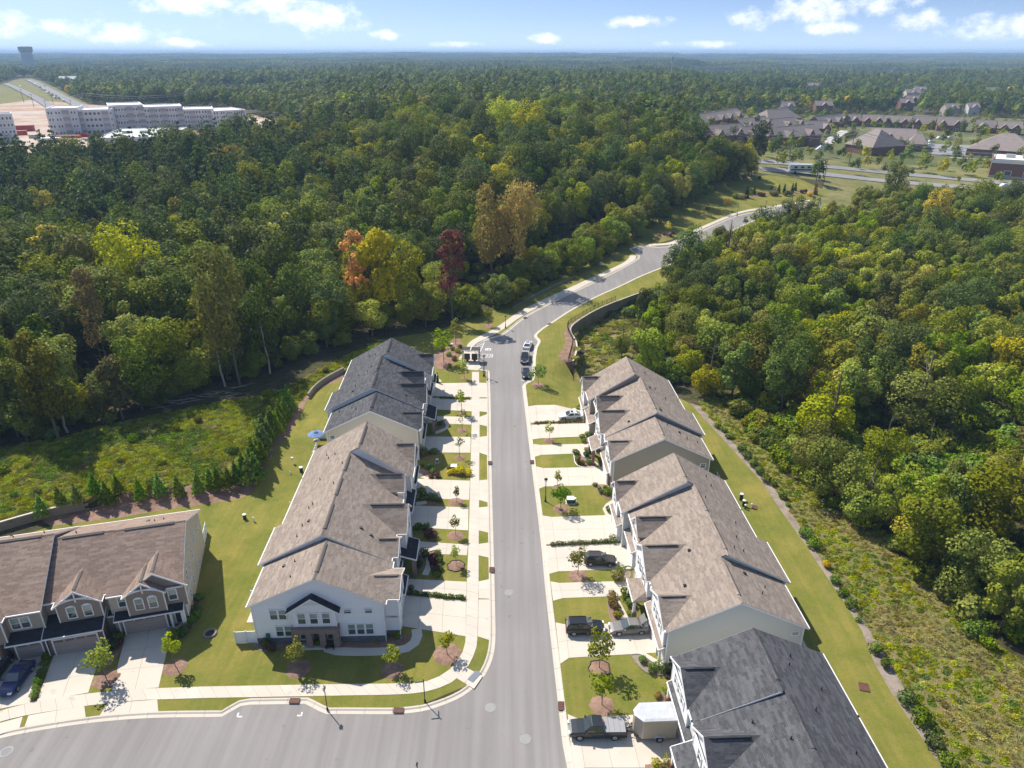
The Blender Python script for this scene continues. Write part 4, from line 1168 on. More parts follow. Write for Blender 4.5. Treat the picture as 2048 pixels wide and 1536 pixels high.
D_ = Row('pale townhouse row with charcoal roof beside the pickup and trailer', (18.0, 33.2), (-.035, 1), -1, dict(wall='siding_pale', front='siding_white', roof='shingle_grey', cap='shingle_grey', capdark=-1))
d3 = D_.unit(-7, 7.6, -17.0, .2, -8.4, 6.0, 9.7, near=True, vents=[(5.5, -10.3, .35), (5.0, -12.5, .35)])
d2 = D_.unit(7.6, 15.0, -15.9, .2, -8.3, 6.0, 9.65, vents=[(13.6, -10.8, .35), (12.8, -4.6, .35), (10.2, -7.0, .35), (9.8, -13, .35)])
d1 = D_.unit(15.0, 22.5, -15.9, .2, -7.9, 6.0, 9.84, near='f', far=True, vents=[(18.8, -10.3, .35), (20.2, -11, .35), (16.8, -12.9, .35)])
D_.gable(d1, 19.6, 3.3, .1, 7.9, 2.9, wins=[(-1.3, 4, .9, 1.5), (0, 4, .9, 1.5), (1.3, 4, .9, 1.5)])
D_.gable(d2, 11.4, 3.0, .1, 8.2, 2.9, wins=[(-1.2, 4, .9, 1.5), (.6, 4, .9, 1.5)])
for u0, u1, vg in ((8.0, 13.0, .15), (15.6, 20.6, .12)):
    D_.block('garage_wall', u0, u1, -.6, vg, -.2, 2.75, 'siding_white'); D_.garage((u0 + u1) / 2, vg + .005, 4.5, 'door_white')
D_.skirt(15.0, 22.4, -.2, .55, 3.3, 2.9); D_.skirt(7.8, 14.6, -.2, 2.05, 3.8, 2.9)
D_.column(22.1, .35, 2.8, 'trim_white', .15, 'brick_red'); D_.column(14.3, 1.7, 2.8, 'trim_white', .2, 'brick_red')
D_.door(21.6, -.2); D_.window(14.6, -.2, 4.2, 'f', .85, 1.4)
for u in (2, 10, 17): D_.patio(u, u + 3.2, -15.5)

# --- C: taupe row on the cross street ----------------------------------------------------------------------
C_ = Row('taupe townhouse row with brown roof and arched windows on the cross street', (-40.10, 67.19), (.9665, .257), 1, dict(wall='siding_tan', front='siding_taupe', roof='shingle_brown', cap='ridge_cap', capdark=1))
c1 = C_.unit(-7.95, .2, -16.1, .05, -7.7, 6.0, 10.0, far=True, side='siding_beige', vents=[(-4, -11, .3), (-3, -11.4, .3), (-5, -11.8, 0)])
c2 = C_.unit(-14.75, -7.95, -16.0, -.6, -7.9, 6.0, 9.95, vents=[(-12.8, -9.8, .45)])
c3 = C_.unit(-22.6, -14.75, -15.6, .9, -8.0, 6.3, 10.6, far=True, near=True, vents=[(-17, -11.5, .35), (-20.5, -11.5, .35)])
c4 = C_.unit(-31, -22.6, -15.6, .4, -8.0, 6.3, 10.6, near=True)
C_.gable(c1, -2.5, 3.4, -.15, 8.4, 2.9, wins=[], mat='siding_taupe')
C_.gable(c1, -3.75, 2.35, .55, 7.75, 2.95, ze=6.0, wins=[(-.75, 3.9, .82, 1.5), (.75, 3.9, .82, 1.5)], arch=True, bracket=True, mat='siding_taupe')
C_.gable(c2, -10.9, 2.6, .25, 7.9, 3.3, ze=5.95, wins=[(-.85, 4.05, .82, 1.5), (.85, 4.05, .82, 1.5)], arch=True, bracket=True, mat='siding_taupe')
for u, v in ((-6.5, -.34), (-.9, -.14)): C_.window(u, v, 4.0, 'f', .85, 1.45)
for u in (-17.5, -16.5): C_.window(u, .51, 4.0, 'f', .85, 1.5)
C_.gable(c3, -20.3, 2.2, 1.6, 8.2, 2.9, wins=[(0, 4.2, .9, 1.4)], mat='siding_taupe')
for u0, u1, vg in ((-7.1, -2.0, .02), (-14.6, -8.9, 1.5), (-18.4, -15.0, 1.2), (-22.4, -19.0, 2.2)):
    C_.block('garage_wall', u0, u1, -.9, vg, -.2, 2.85, 'brick_brown')
    C_.garage((u0 + u1) / 2, vg + .005, 4.6 if u1 - u0 > 4 else 2.6, 'door_taupe')
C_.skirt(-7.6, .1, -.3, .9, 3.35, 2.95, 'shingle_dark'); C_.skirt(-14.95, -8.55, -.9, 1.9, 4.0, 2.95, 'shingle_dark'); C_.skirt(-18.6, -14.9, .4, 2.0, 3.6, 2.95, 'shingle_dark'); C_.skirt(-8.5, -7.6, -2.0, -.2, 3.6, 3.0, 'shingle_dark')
C_.column(-.15, .5, 2.9, 'trim_white', .2); C_.column(-1.55, .3, 2.9, 'trim_white', .12)
for u in (-7.35, -14.75, -8.7): C_.downspout(u, .15 if u > -8 else 1.5, 2.8)
C_.door(-.75, -.4, 'f', 'door_dark'); C_.door(-8.3, -1.2, 'f', 'door_dark')
for v, z, w, h in ((-3.6, 3.9, .5, 1.5), (-5.6, 3.9, .45, 1.3), (-8.0, 3.9, .45, 1.3), (-10.4, 4.6, .5, 1.4), (-13.4, 4.4, .6, .6), (-3.4, 1.1, .5, 1.4), (-6.2, 1.2, .5, 1.2), (-9.4, 1.2, .5, 1.2)):
    C_.window(.205, v, z, 'e', w, h, dark=True)
C_.window(.205, -6.8, 6.8, 'e', .5, .7, dark=True)
C_.block('ledger_board', .2, .26, -5.4, -.6, 2.85, 3.0, 'trim_white')
C_.fence([(.1, -15.8), (.1, -19.0)], 'white vinyl fence behind the taupe end house')
for u in (-5, -12): C_.patio(u, u + 3, -15.7)
# ------------------------------------------------------------------ plants
def leaf_mesh(name, P, N, size, rng, mat, aspect=1.0, bias=1.0, ids=None):
    """one small bent leaf spray per point"""
    n = len(P)
    d = rng.normal(size=(n, 3)); d /= np.linalg.norm(d, axis=1)[:, None]
    nn = N * bias + d * (1 - bias * .35); nn /= np.linalg.norm(nn, axis=1)[:, None]
    t = np.cross(nn, rng.normal(size=(n, 3))); t /= np.linalg.norm(t, axis=1)[:, None] + 1e-9
    q = np.cross(nn, t)
    s = size * rng.uniform(.55, 1.35, n)[:, None]
    V = np.empty((n, 4, 3))
    V[:, 0] = P + t * s * .5 * aspect - q * s * .08
    V[:, 1] = P + q * s * .42 + nn * s * .12
    V[:, 2] = P - t * s * .5 * aspect
    V[:, 3] = P - q * s * .42 + nn * s * .10
    me = bpy.data.meshes.new(name)
    me.vertices.add(n * 4); me.loops.add(n * 4); me.polygons.add(n)
    me.vertices.foreach_set('co', V.astype(np.float32).ravel())
    me.loops.foreach_set('vertex_index', np.arange(n * 4, dtype=np.int32))
    me.polygons.foreach_set('loop_start', np.arange(0, n * 4, 4, dtype=np.int32))
    me.polygons.foreach_set('loop_total', np.full(n, 4, dtype=np.int32))
    a = me.attributes.new('var', 'FLOAT', 'FACE')
    w = rng.uniform(0, 1, n)
    if ids: w = w * .55 + rng.uniform(0, 1, ids[0].max() + 1)[ids[0]] * .45      # some boughs are paler than others
    a.data.foreach_set('value', w.astype(np.float32))
    me.materials.append(MATS[mat])
    me.update(calc_edges=True)
    return me

def lobes_to_leaves(L, n, rng, fill=.14, ids=None):
    """points on the outer skin of a set of (x, y, z, r, squash) lobes"""
    L = np.array(L)
    w = L[:, 3] ** 2; w /= w.sum()
    k = rng.choice(len(L), int(n * 1.7), p=w)
    d = rng.normal(size=(len(k), 3)); d /= np.linalg.norm(d, axis=1)[:, None]
    rr = L[k, 3] * rng.uniform(.72, 1.10, len(k))
    D = d * rr[:, None]; D[:, 2] *= L[k, 4]
    P = L[k, :3] + D
    keep = np.ones(len(k), bool)
    for i, (x, y, z, r, sq) in enumerate(L):
        q = P - np.array((x, y, z)); q[:, 2] /= sq
        keep &= ~((np.linalg.norm(q, axis=1) < r * .66) & (k != i) & (rng.uniform(size=len(k)) > fill))
    P, d = P[keep][:n], d[keep][:n]
    if ids is not None: ids.append(k[keep][:n])
    c = P - L[:, :3].mean(0); c /= np.linalg.norm(c, axis=1)[:, None] + 1e-9
    N = d * .7 + c * .5 + np.array((0, 0, .25)); N /= np.linalg.norm(N, axis=1)[:, None]
    return P, N

def broad_crown(name, seed, H, R_, base, n, size, mat, nl=22, ragged=.35, bias=1.0):
    rng = np.random.default_rng(seed)
    L, hz = [], (H - base) / 2
    for i in range(nl):
        ph = rng.uniform(0, 2 * math.pi); cz = rng.uniform(-.75, .98)
        rad = math.sqrt(max(0, 1 - cz * cz * .85)) * rng.uniform(.42, .82)
        sc = 1 + rng.uniform(-ragged, ragged) * .5
        r = R_ * rng.uniform(.26, .52)
        L.append((math.cos(ph) * rad * R_ * sc, math.sin(ph) * rad * R_ * sc, base + hz + cz * (hz - r * .85), r, rng.uniform(.85, 1.45) if H > 13 else rng.uniform(.7, 1.05)))
    ids = []
    P, N = lobes_to_leaves(L, n, rng, ids=ids)
    return leaf_mesh(name, P, N, size, rng, mat, bias=bias, ids=ids)

def pine_crown(name, seed, H, R_, base, n, size, mat):
    rng = np.random.default_rng(seed)
    L = []
    lv = 7
    for j in range(lv):
        f = j / (lv - 1)
        z = base + (H - base) * (.06 + .90 * f)
        rr = R_ * (1 - .72 * f) * rng.uniform(.75, 1.1)
        m = max(1, int(5 - 3.4 * f))
        p0 = rng.uniform(0, 6.28)
        for i in range(m):
            a = p0 + i * 2 * math.pi / m + rng.uniform(-.4, .4)
            q = rr * rng.uniform(.45, .8) if m > 1 else 0
            L.append((math.cos(a) * q, math.sin(a) * q, z + rng.uniform(-.5, .5), max(.55, rr * .5) * rng.uniform(.8, 1.2), .55))
    P, N = lobes_to_leaves(L, n, rng, .2)
    return leaf_mesh(name, P, N, size, rng, mat, 1.5, .3)

def cone_crown(name, seed, H, R_, base, n, size, mat, power=1.0):
    """conical tree: layered branch tips all round"""
    rng = np.random.default_rng(seed)
    f = 1 - np.sqrt(rng.uniform(0, 1, n))
    lay = (np.floor(f * 9) + rng.uniform(.0, .55, n)) / 9
    a = rng.uniform(0, 2 * math.pi, n)
    rr = R_ * (1 - lay) ** power * (.55 + .45 * np.abs(np.sin(a * 2.5 + np.floor(f * 9) * 1.7))) * rng.uniform(.35, 1.05, n) + .04
    P = np.stack([np.cos(a) * rr, np.sin(a) * rr, base + (H - base) * lay + rng.normal(0, .06, n) - rr * .10], 1)
    N = np.stack([np.cos(a), np.sin(a), np.full(n, .8)], 1); N /= np.linalg.norm(N, axis=1)[:, None]
    return leaf_mesh(name, P, N, size, rng, mat, 1.4, .45)

def trunk_mesh(name, seed, H, r, mat, limbs=5, spread=2.4, lean=.25, start=.35):
    rng = random.Random(seed)
    m = MB()
    p = Vector((0, 0, -.3)); k = 5
    pts = [p]
    for i in range(k):
        p = p + Vector((rng.uniform(-lean, lean), rng.uniform(-lean, lean), (H + .3) / k)); pts.append(p)
    for i in range(k):
        m.tube(pts[i], pts[i + 1], r * (1 - .80 * i / k), r * (1 - .80 * (i + 1) / k), n=7)
    for i in range(limbs):
        t = start + (1 - start) * rng.random() * .85
        q = pts[0].lerp(pts[-1], t); j = min(k - 1, int(t * k)); q = pts[j].lerp(pts[j + 1], t * k - j)
        a = rng.uniform(0, 6.28); L = spread * rng.uniform(.6, 1.1)
        e = q + Vector((math.cos(a) * L, math.sin(a) * L, L * rng.uniform(.35, .9)))
        mid = q.lerp(e, .55) + Vector((0, 0, -.08 * L))
        m.tube(q, mid, r * .42 * (1 - .6 * t), r * .28 * (1 - .6 * t), n=5).tube(mid, e, r * .28 * (1 - .6 * t), r * .06, n=5)
    return m.mesh(name, mat)

# crown and trunk shapes, shared by their copies
BROAD = [broad_crown('crown', 20 + i, h, r, b, 3800, .56, 'leaf_oak', nl, rg) for i, (h, r, b, nl, rg) in enumerate(
    [(18, 5.0, 1.5, 19, .55), (20, 4.6, 2.0, 19, .6), (16, 4.9, 1.0, 17, .5), (21, 5.6, 3, 23, .65), (18, 3.7, 1.5, 16, .5), (19, 6.0, 2.5, 24, .6)])]
SLIM = [broad_crown('crown', 60 + i, h, r, b, 1500, .55, 'leaf_gold', 16, .45) for i, (h, r, b) in enumerate([(18, 2.5, 4), (20, 2.9, 6)])]
LOWB = [broad_crown('crown', 70 + i, h, r, b, 3800, .40, 'leaf_mid', 13, .4) for i, (h, r, b) in enumerate([(10, 4.4, .6), (12, 4.8, 1.2), (8, 3.6, .3)])]
PINES = [pine_crown('crown', 40 + i, h, r, b, 1500, .62, 'needle') for i, (h, r, b) in enumerate([(18, 3.3, 7), (19, 3.7, 8), (17, 3.0, 6)])]
TRUNKS = [trunk_mesh('trunk', 5 + i, 15, .30, 'bark', 7, 3.0) for i in range(3)]
PTRUNK = trunk_mesh('trunk', 15, 17, .26, 'bark_pale', 4, 1.6, .2, .55)
LTRUNK = trunk_mesh('trunk', 16, 7, .2, 'bark', 6, 2.4, .3, .2)

_mv = {}
def with_mat(me, mat):
    k = (me.name, mat)
    if k not in _mv:
        c = me.copy(); c.materials[0] = MATS[mat]; _mv[k] = c
    return _mv[k]

def tree(name, crown, trunk, leaf, loc, sc, rz, label, group=None, cat='tree', ts=None):
    r = empty(name, loc, rz, label=label, cat=cat, group=group)
    r.scale = (sc * random.uniform(.9, 1.1), sc * random.uniform(.9, 1.1), sc)
    link('trunk', trunk, r, Matrix.Scale(ts, 4) if ts else None); link('crown', with_mat(crown, leaf), r)
    return r

# --- named trees of the wood, placed first ----------------------------------------------------------------
taken = []
def special(px, top, crown, leaf, label, sc=None, name='broadleaf_tree', group=None, trunk=None, wide=1.0):
    x, y = on(*px)
    h = height_of(px, top)
    H = max(v.co.z for v in crown.vertices)
    s = h / H
    if crown in BROAD: wide *= .78
    t = tree(name, crown, trunk or TRUNKS[len(taken) % 3], leaf, (x, y, ground(x, y)), s, random.uniform(0, 6), label, group)
    t.scale = (s * wide, s * wide, s)
    taken.append((x, y, 4.2 * s))
for px, top, cr, lf, lb, wd in [
    ((285, 660), (285, 432), BROAD[3], 'leaf_lime', 'tallest yellow-green tree in the left wood, broad and bright', 1.15),
    ((190, 640), (180, 462), BROAD[4], 'leaf_lime', 'yellow-green tree just left of the tallest bright one in the wood', 1.1),
    ((125, 610), (122, 448), SLIM[0], 'leaf_gold', 'slim golden tree at the left end of the yellow-green group', 1.3),
    ((215, 770), (184, 535), SLIM[1], 'leaf_rust', 'slim rust-topped tree turning brown in the dark left wood', .6),
    ((268, 720), (266, 560), SLIM[0], 'leaf_amber', 'thin amber sapling between dark trees of the left wood', .7),
    ((718, 640), (716, 458), SLIM[0], 'leaf_orange', 'slim bright orange tree at the left of the golden clump', 1.0),
    ((765, 650), (768, 450), BROAD[4], 'leaf_gold', 'golden tree right beside the slim orange tree', 1.2),
    ((812, 640), (815, 464), BROAD[1], 'leaf_lime', 'yellow-green tree at the right of the golden clump', 1.0),
    ((905, 640), (886, 458), SLIM[1], 'leaf_red', 'narrow dark red tree standing alone among green ones', 1.0),
    ((1035, 560), (1020, 352), BROAD[5], 'leaf_amber', 'large amber-orange tree in the middle of the wood', .8),
    ((985, 560), (985, 365), BROAD[0], 'leaf_gold', 'golden tree at the left of the large amber tree', .95),
    ((1012, 420), (1012, 312), BROAD[1], 'leaf_gold', 'golden-green tree on the rise behind the amber tree', 1.3),
    ((860, 450), (862, 335), BROAD[2], 'leaf_olive', 'olive-gold tree in the middle distance of the wood', 1.25),
    ((968, 400), (968, 268), SLIM[0], 'leaf_lime', 'slim pale yellow tree behind the golden trees', 1.1),
    ((915, 380), (918, 266), SLIM[1], 'leaf_lime', 'pale yellow-green slim tree left of the palest one', 1.2),
    ((1060, 330), (1062, 196), BROAD[3], 'leaf_lime', 'lime tree crowning the hilltop of the wood', 1.3),
    ((1010, 320), (1000, 190), BROAD[5], 'leaf_lime', 'lime-gold tree crest left of the hilltop lime tree', 1.2),
    ((445, 370), (446, 295), BROAD[2], 'leaf_gold', 'yellow tree in front of the pale warehouse', 1.3),
    ((500, 380), (512, 290), BROAD[0], 'leaf_olive', 'olive yellow tree right of the yellow tree by the warehouse', 1.0),
    ((620, 360), (625, 280), BROAD[2], 'leaf_lime', 'light green tree in front of the small car park', 1.0),
    ((20, 770), (10, 590), BROAD[0], 'leaf_olive', 'pale olive tree at the left edge of the wood', 1.1),
    ((120, 885), (120, 670), BROAD[4], 'leaf_olive', 'pale green tree with leaves to the ground at the meadow edge', 1.0),
    ((480, 770), (495, 480), BROAD[3], 'leaf_olive', 'tall olive-brown oak at the front of the wood', .85),
    ((870, 600), (872, 520), LOWB[1], 'leaf_lime', 'low lime bush tree under the red tree', .8),
    ((1510, 330), (1500, 228), BROAD[1], 'leaf_dark', 'dark tree in front of the brown-roofed terraces', 1.0),
    # the right-hand wood
    ((1830, 860), (1815, 745), LOWB[1], 'leaf_olive', 'rounded olive-gold tree right of the lime willow', 1.35),
    ((1648, 890), (1650, 792), LOWB[0], 'leaf_lime', 'rounded lime tree beside the dry grass strip', 1.25),
    ((1760, 940), (1760, 855), LOWB[1], 'leaf_lime', 'lime and olive tree with bare stems showing at its foot', 1.15),
    ((1850, 920), (1842, 878), LOWB[2], 'leaf_lime', 'small lime tree between the olive tree and the clearing', .9),
    ((1718, 1045), (1710, 960), LOWB[0], 'leaf_mid', 'rounded green bushy tree at the edge of the dry grass', 1.1),
    ((1995, 1080), (2000, 935), LOWB[1], 'leaf_olive', 'large brownish olive tree at the right edge clearing', 1.3),
    ((1415, 790), (1415, 730), LOWB[2], 'leaf_lime', 'round yellow-green bush tree behind the tan row', 1.1),
    ((1280, 700), (1275, 625), LOWB[1], 'leaf_mid', 'bright green tree in the hollow below the east wall', .9),
    ((1245, 690), (1240, 640), LOWB[0], 'leaf_mid', 'lighter green tree at the left of the hollow', .7),
    ((1290, 620), (1275, 548), BROAD[2], 'leaf_dark', 'dark green tree overhanging the far end of the east wall', 1.15),
    ((1860, 480), (1850, 372), BROAD[0], 'leaf_amber', 'amber tinted tree in the right wood', 1.2),
    ((1945, 440), (1940, 352), BROAD[5], 'leaf_lime', 'bright lime tree in front of the brick building', 1.25),
    ((1450, 545), (1440, 490), LOWB[2], 'leaf_olive', 'olive bush tree at the bend of the road', 1.2),
    ((1590, 580), (1585, 540), LOWB[0], 'leaf_dark', 'rounded grey-green tree like a ball in the right wood', 1.3),
    ((1572, 456), (1568, 398), LOWB[1], 'leaf_dark', 'dark bushy tree hiding the end of the road', 1.1), ((1620, 450), (1612, 392), BROAD[1], 'leaf_mid', 'green tree right of the one hiding the road end', 1.1),
    ((1780, 410), (1775, 315), BROAD[1], 'leaf_olive', 'thin-leaved olive tree by the main road', 1.0)]:
    special(px, top, cr, lf, lb, wide=wd)

# bare dead tree by the bend
x, y = on(1345, 558)
snag = MB()
rs = random.Random(4)
def grow(p, d, L, r, n):
    e = p + d * L
    snag.tube(p, e, r, r * .6, n=5)
    if n:
        for k in range(3): grow(e, (d + Vector((rs.uniform(-.9, .9), rs.uniform(-.9, .9), rs.uniform(-.3, .6)))).normalized(), L * .68, r * .55, n - 1)
grow(Vector((x, y, ground(x, y))), Vector((.1, 0, 1)), 3.2, .16, 3)
tag(snag.build('dead_tree', 'bark_dark'), 'bare dead tree with broken grey branches at the bend of the road', 'tree')

# --- the rest of the woods ---------------------------------------------------------------------------------
WOOD_W = ons([(-260, 930), (0, 884), (85, 887), (137, 866), (239, 846), (314, 815), (451, 778), (533, 750), (581, 726), (640, 705), (700, 690), (760, 668), (860, 652), (940, 638), (1010, 612), (1060, 588), (1140, 553), (1200, 523), (1255, 490),
              (1300, 455), (1350, 430), (1400, 402), (1420, 384), (1470, 368), (1525, 360), (1490, 350), (1420, 348), (1350, 326), (1280, 304), (1190, 284), (1100, 268), (900, 262), (760, 282), (640, 296), (500, 304), (340, 328), (230, 343), (60, 352), (-140, 356), (-700, 365), (-900, 700)])
WOOD_E = ons([(1250, 604), (1300, 580), (1345, 575), (1362, 545), (1404, 522), (1455, 503), (1505, 474), (1545, 452), (1600, 442), (1640, 434), (1700, 426), (1760, 415), (1860, 412), (2048, 420), (2300, 436), (2900, 520), (2900, 1500),
              (2400, 1500), (2200, 1420), (2048, 1350), (1985, 1310), (1945, 1275), (1905, 1215), (1830, 1165), (1760, 1095), (1680, 1045), (1620, 1000), (1560, 935), (1510, 868), (1460, 805), (1420, 775), (1340, 768), (1290, 755), (1275, 700), (1300, 650)])
CLEARING = ons([(1440, 800), (1560, 825), (1700, 870), (1860, 890), (2100, 860), (2100, 975), (1910, 985), (1800, 1040), (1720, 1000), (1600, 950), (1500, 880)])

def scatter(poly, gap, seed, avoid=(), jit=.45):
    rng = random.Random(seed)
    xs = [p[0] for p in poly]; ys = [p[1] for p in poly]
    out = []
    y = min(ys); k = 0
    while y < max(ys):
        x = min(xs) + (gap / 2 if k % 2 else 0)
        while x < max(xs):
            q = (x + rng.uniform(-jit, jit) * gap, y + rng.uniform(-jit, jit) * gap)
            if inside(poly, *q) and not any(inside(a, *q) for a in avoid): out.append(q)
            x += gap
        y += gap * .87; k += 1
    return out

GROVE = [('oak', BROAD[0], 'leaf_oak'), ('oak', BROAD[1], 'leaf_mid'), ('oak', BROAD[2], 'leaf_olive'), ('oak', BROAD[3], 'leaf_dark'), ('oak', BROAD[5], 'leaf_oak'), ('oak', BROAD[4], 'leaf_mid'), ('oak', BROAD[0], 'leaf_dark'), ('oak', BROAD[4], 'leaf_olive'),
         ('pine', PINES[0], 'needle'), ('pine', PINES[1], 'needle'), ('pine', PINES[2], 'needle_dark'), ('low', LOWB[0], 'leaf_mid'), ('low', LOWB[1], 'leaf_olive'), ('low', LOWB[2], 'leaf_oak'), ('low', LOWB[0], 'leaf_lime'), ('oak', BROAD[1], 'leaf_lime'), ('oak', BROAD[2], 'leaf_gold')]
GLABEL = {'leaf_oak': 'green broadleaf tree', 'leaf_mid': 'mid-green tree', 'leaf_olive': 'olive-green tree', 'leaf_dark': 'dark green tree', 'leaf_lime': 'yellow-green tree', 'leaf_gold': 'golden tree', 'needle': 'tall green pine', 'needle_dark': 'dark pine'}
rngf = random.Random(3)
spots = []
for (x, y) in scatter(WOOD_W, 6.5, 1):
    d = math.hypot(x, y)
    pineness = sst(-20, -110, x) * sst(170, 260, y)
    u = rngf.random()
    if u < pineness * .85: k = rngf.choice([8, 9, 9, 10])
    else:
        v = rngf.random()
        k = rngf.choice([0, 1, 3, 4, 5, 6, 0, 3]) if v < .80 else rngf.choice([2, 7]) if v < .93 else 15 if v < .985 else 16
    spots.append((x, y, k, rngf.uniform(.74, 1.22), 'the wood left of the street'))
for (x, y) in scatter(WOOD_E, 6.2, 2, (CLEARING,)):
    c = pnoise(Vector((x / 23, y / 23, 5.5))) + rngf.uniform(-.35, .35)
    near = 1 - sst(110, 190, y)
    if c < -.55 and near > .3: continue                    # gaps filled by vines
    v = rngf.random()
    if v < .25 + .35 * near: k, s = rngf.choice([11, 11, 12, 12, 13, 14, 14]), rngf.uniform(.65, 1.25)
    else:
        k = rngf.choice([0, 1, 3, 4, 5, 6]) if c < .1 else rngf.choice([1, 5, 1, 7, 15])
        s = rngf.uniform(.5, .82)
    spots.append((x, y, k, s * (1 - .22 * sst(230, 330, y)), 'the wood right of the street'))
UPW = [p for p in WEST_KERB if p[1] > 150]; UPE = [p for p in EAST_KERB if p[1] > 150]
def too_close(x, y, k, s):
    if y < 140 or y > 420: return False
    return poly_dist(UPW, x, y)[0] < (28 if x < 45 else 15) or poly_dist(UPE, x, y)[0] < (4.5 + 5.5 * s if y < 225 else 13 + 4 * s)
spots = [s for s in spots if not too_close(s[0], s[1], s[2], s[3])]
def hides(x, y):
    for a, b, r in taken:
        d = math.hypot(a, b); f = (a * x + b * y) / d
        if math.hypot(x - a, y - b) < r or (d - 13 < f < d and abs(a * y - b * x) / d < r * .9): return True
    return False
spots = [s for s in spots if not hides(s[0], s[1])]
spots.sort(key=lambda s: math.hypot(s[0], s[1] + 20) + (0 if abs(s[0]) < s[1] * .9 + 25 else 500))
nb = np_ = 0
EDGE_W, EDGE_E, EDGE_M = WOOD_W[:11], WOOD_E[-17:], WOOD_W[11:20]
def place_of(x, y, where):
    if 'left' in where:
        d1, d2 = poly_dist(EDGE_W, x, y)[0], poly_dist(EDGE_M, x, y)[0]
        if min(d1, d2) < 14: return 'at the front of the left wood ' + ('by the meadow' if x < -70 else 'behind the charcoal roofs' if y < 165 else 'along the curving road')
        q = 'beyond the meadow' if x < -90 else 'behind the charcoal-roofed row' if x < -40 else 'left of the curving road' if x < 20 else 'left of the upper road'
        return q + (' near the front of' if min(d1, d2) < 38 else ' deep in') + ' the left wood'
    d1 = poly_dist(EDGE_E, x, y)[0]
    if d1 < 12: return 'on the near edge of the right wood ' + ('by the dry grass' if y < 105 else 'behind the tan row')
    if poly_dist(UPE, x, y)[0] < 24: return 'at the roadside edge of the right wood'
    return ('below the road wall' if x < 75 and y > 130 else 'near the overgrown clearing' if y < 120 else 'in the middle' if y < 190 else 'far back') + ' in the right wood'
def size_word(s, kind): return '' if kind == 'low' else 'large ' if s > 1.08 else 'medium ' if s > .8 else 'small '
bulk = []
for x, y, k, s, where in spots:
    kind, cr, lf = GROVE[k]
    if 'left' in where and kind != 'low':
        if y > 140 and poly_dist(UPW, x, y)[0] < 48: s *= .80
        elif x < -30 and poly_dist(EDGE_W, x, y)[0] < 13: s *= .84
    if kind == 'pine' and np_ < 120 and y < 420:
        np_ += 1
        tree('pine_tree', cr, PTRUNK, lf, (x, y, ground(x, y)), s, rngf.uniform(0, 6.3), ('taller ' if s > 1 else 'shorter ') + GLABEL[lf].replace('tall ', '') + ' ' + place_of(x, y, where), 'pines in the woods')
    elif kind != 'pine' and nb < 255:
        nb += 1
        tree('broadleaf_tree', cr, TRUNKS[nb % 3] if kind == 'oak' else LTRUNK, lf, (x, y, ground(x, y)), s, rngf.uniform(0, 6.3), ('low ' if kind == 'low' else size_word(s, kind)) + GLABEL[lf] + ' ' + place_of(x, y, where), 'broadleaf trees in the woods')
    else: bulk.append((x, y, k, s))

# --- geometry-node masses -----------------------------------------------------------------------------------
SRC = bpy.data.collections.new('sources')
def source(name, me):
    o = bpy.data.objects.new(name, me); SRC.objects.link(o); return o
def mass(name, pts, sources, label, zoff=0.0):
    """points (x, y, index, scale) drawn as copies of the sources: one object"""
    V = [(x, y, ground(x, y) + zoff) for x, y, *_ in pts]
    me = bpy.data.meshes.new(name); me.from_pydata(V, [], [])
    ki = me.attributes.new('which', 'INT', 'POINT'); ki.data.foreach_set('value', [p[2] for p in pts])
    sc = me.attributes.new('size', 'FLOAT', 'POINT'); sc.data.foreach_set('value', [p[3] for p in pts])
    rr = random.Random(len(pts))
    ro = me.attributes.new('turn', 'FLOAT', 'POINT'); ro.data.foreach_set('value', [rr.uniform(0, 6.28) for p in pts])
    o = link(name, me); tag(o, label, kind='stuff')
    g = bpy.data.node_groups.new(name, 'GeometryNodeTree')
    g.interface.new_socket('Geometry', in_out='INPUT', socket_type='NodeSocketGeometry')
    g.interface.new_socket('Geometry', in_out='OUTPUT', socket_type='NodeSocketGeometry')
    n, l = g.nodes, g.links
    gi, go = n.new('NodeGroupInput'), n.new('NodeGroupOutput')
    def attr(nm, t):
        a = n.new('GeometryNodeInputNamedAttribute'); a.data_type = t; a.inputs['Name'].default_value = nm; return a.outputs[0]
    w, s, t = attr('which', 'INT'), attr('size', 'FLOAT'), attr('turn', 'FLOAT')
    cx = n.new('ShaderNodeCombineXYZ'); l.new(t, cx.inputs[2])
    er = n.new('FunctionNodeEulerToRotation'); l.new(cx.outputs[0], er.inputs[0])
    jn = n.new('GeometryNodeJoinGeometry'); l.new(jn.outputs[0], go.inputs[0])
    for i, so in enumerate(sources):
        cp = n.new('FunctionNodeCompare'); cp.data_type = 'INT'; cp.operation = 'EQUAL'
        ins = [q for q in cp.inputs if q.type == 'INT']
        l.new(w, ins[0]); ins[1].default_value = i
        oi = n.new('GeometryNodeObjectInfo'); oi.inputs[0].default_value = so
        oi.inputs['As Instance'].default_value = True
        ip = n.new('GeometryNodeInstanceOnPoints')
        l.new(gi.outputs[0], ip.inputs['Points']); l.new(cp.outputs[0], ip.inputs['Selection']); l.new(oi.outputs['Geometry'], ip.inputs['Instance'])
        l.new(er.outputs[0], ip.inputs['Rotation']); l.new(s, ip.inputs['Scale']); l.new(ip.outputs[0], jn.inputs[0])
    md = o.modifiers.new('copies', 'NODES'); md.node_group = g
    return o

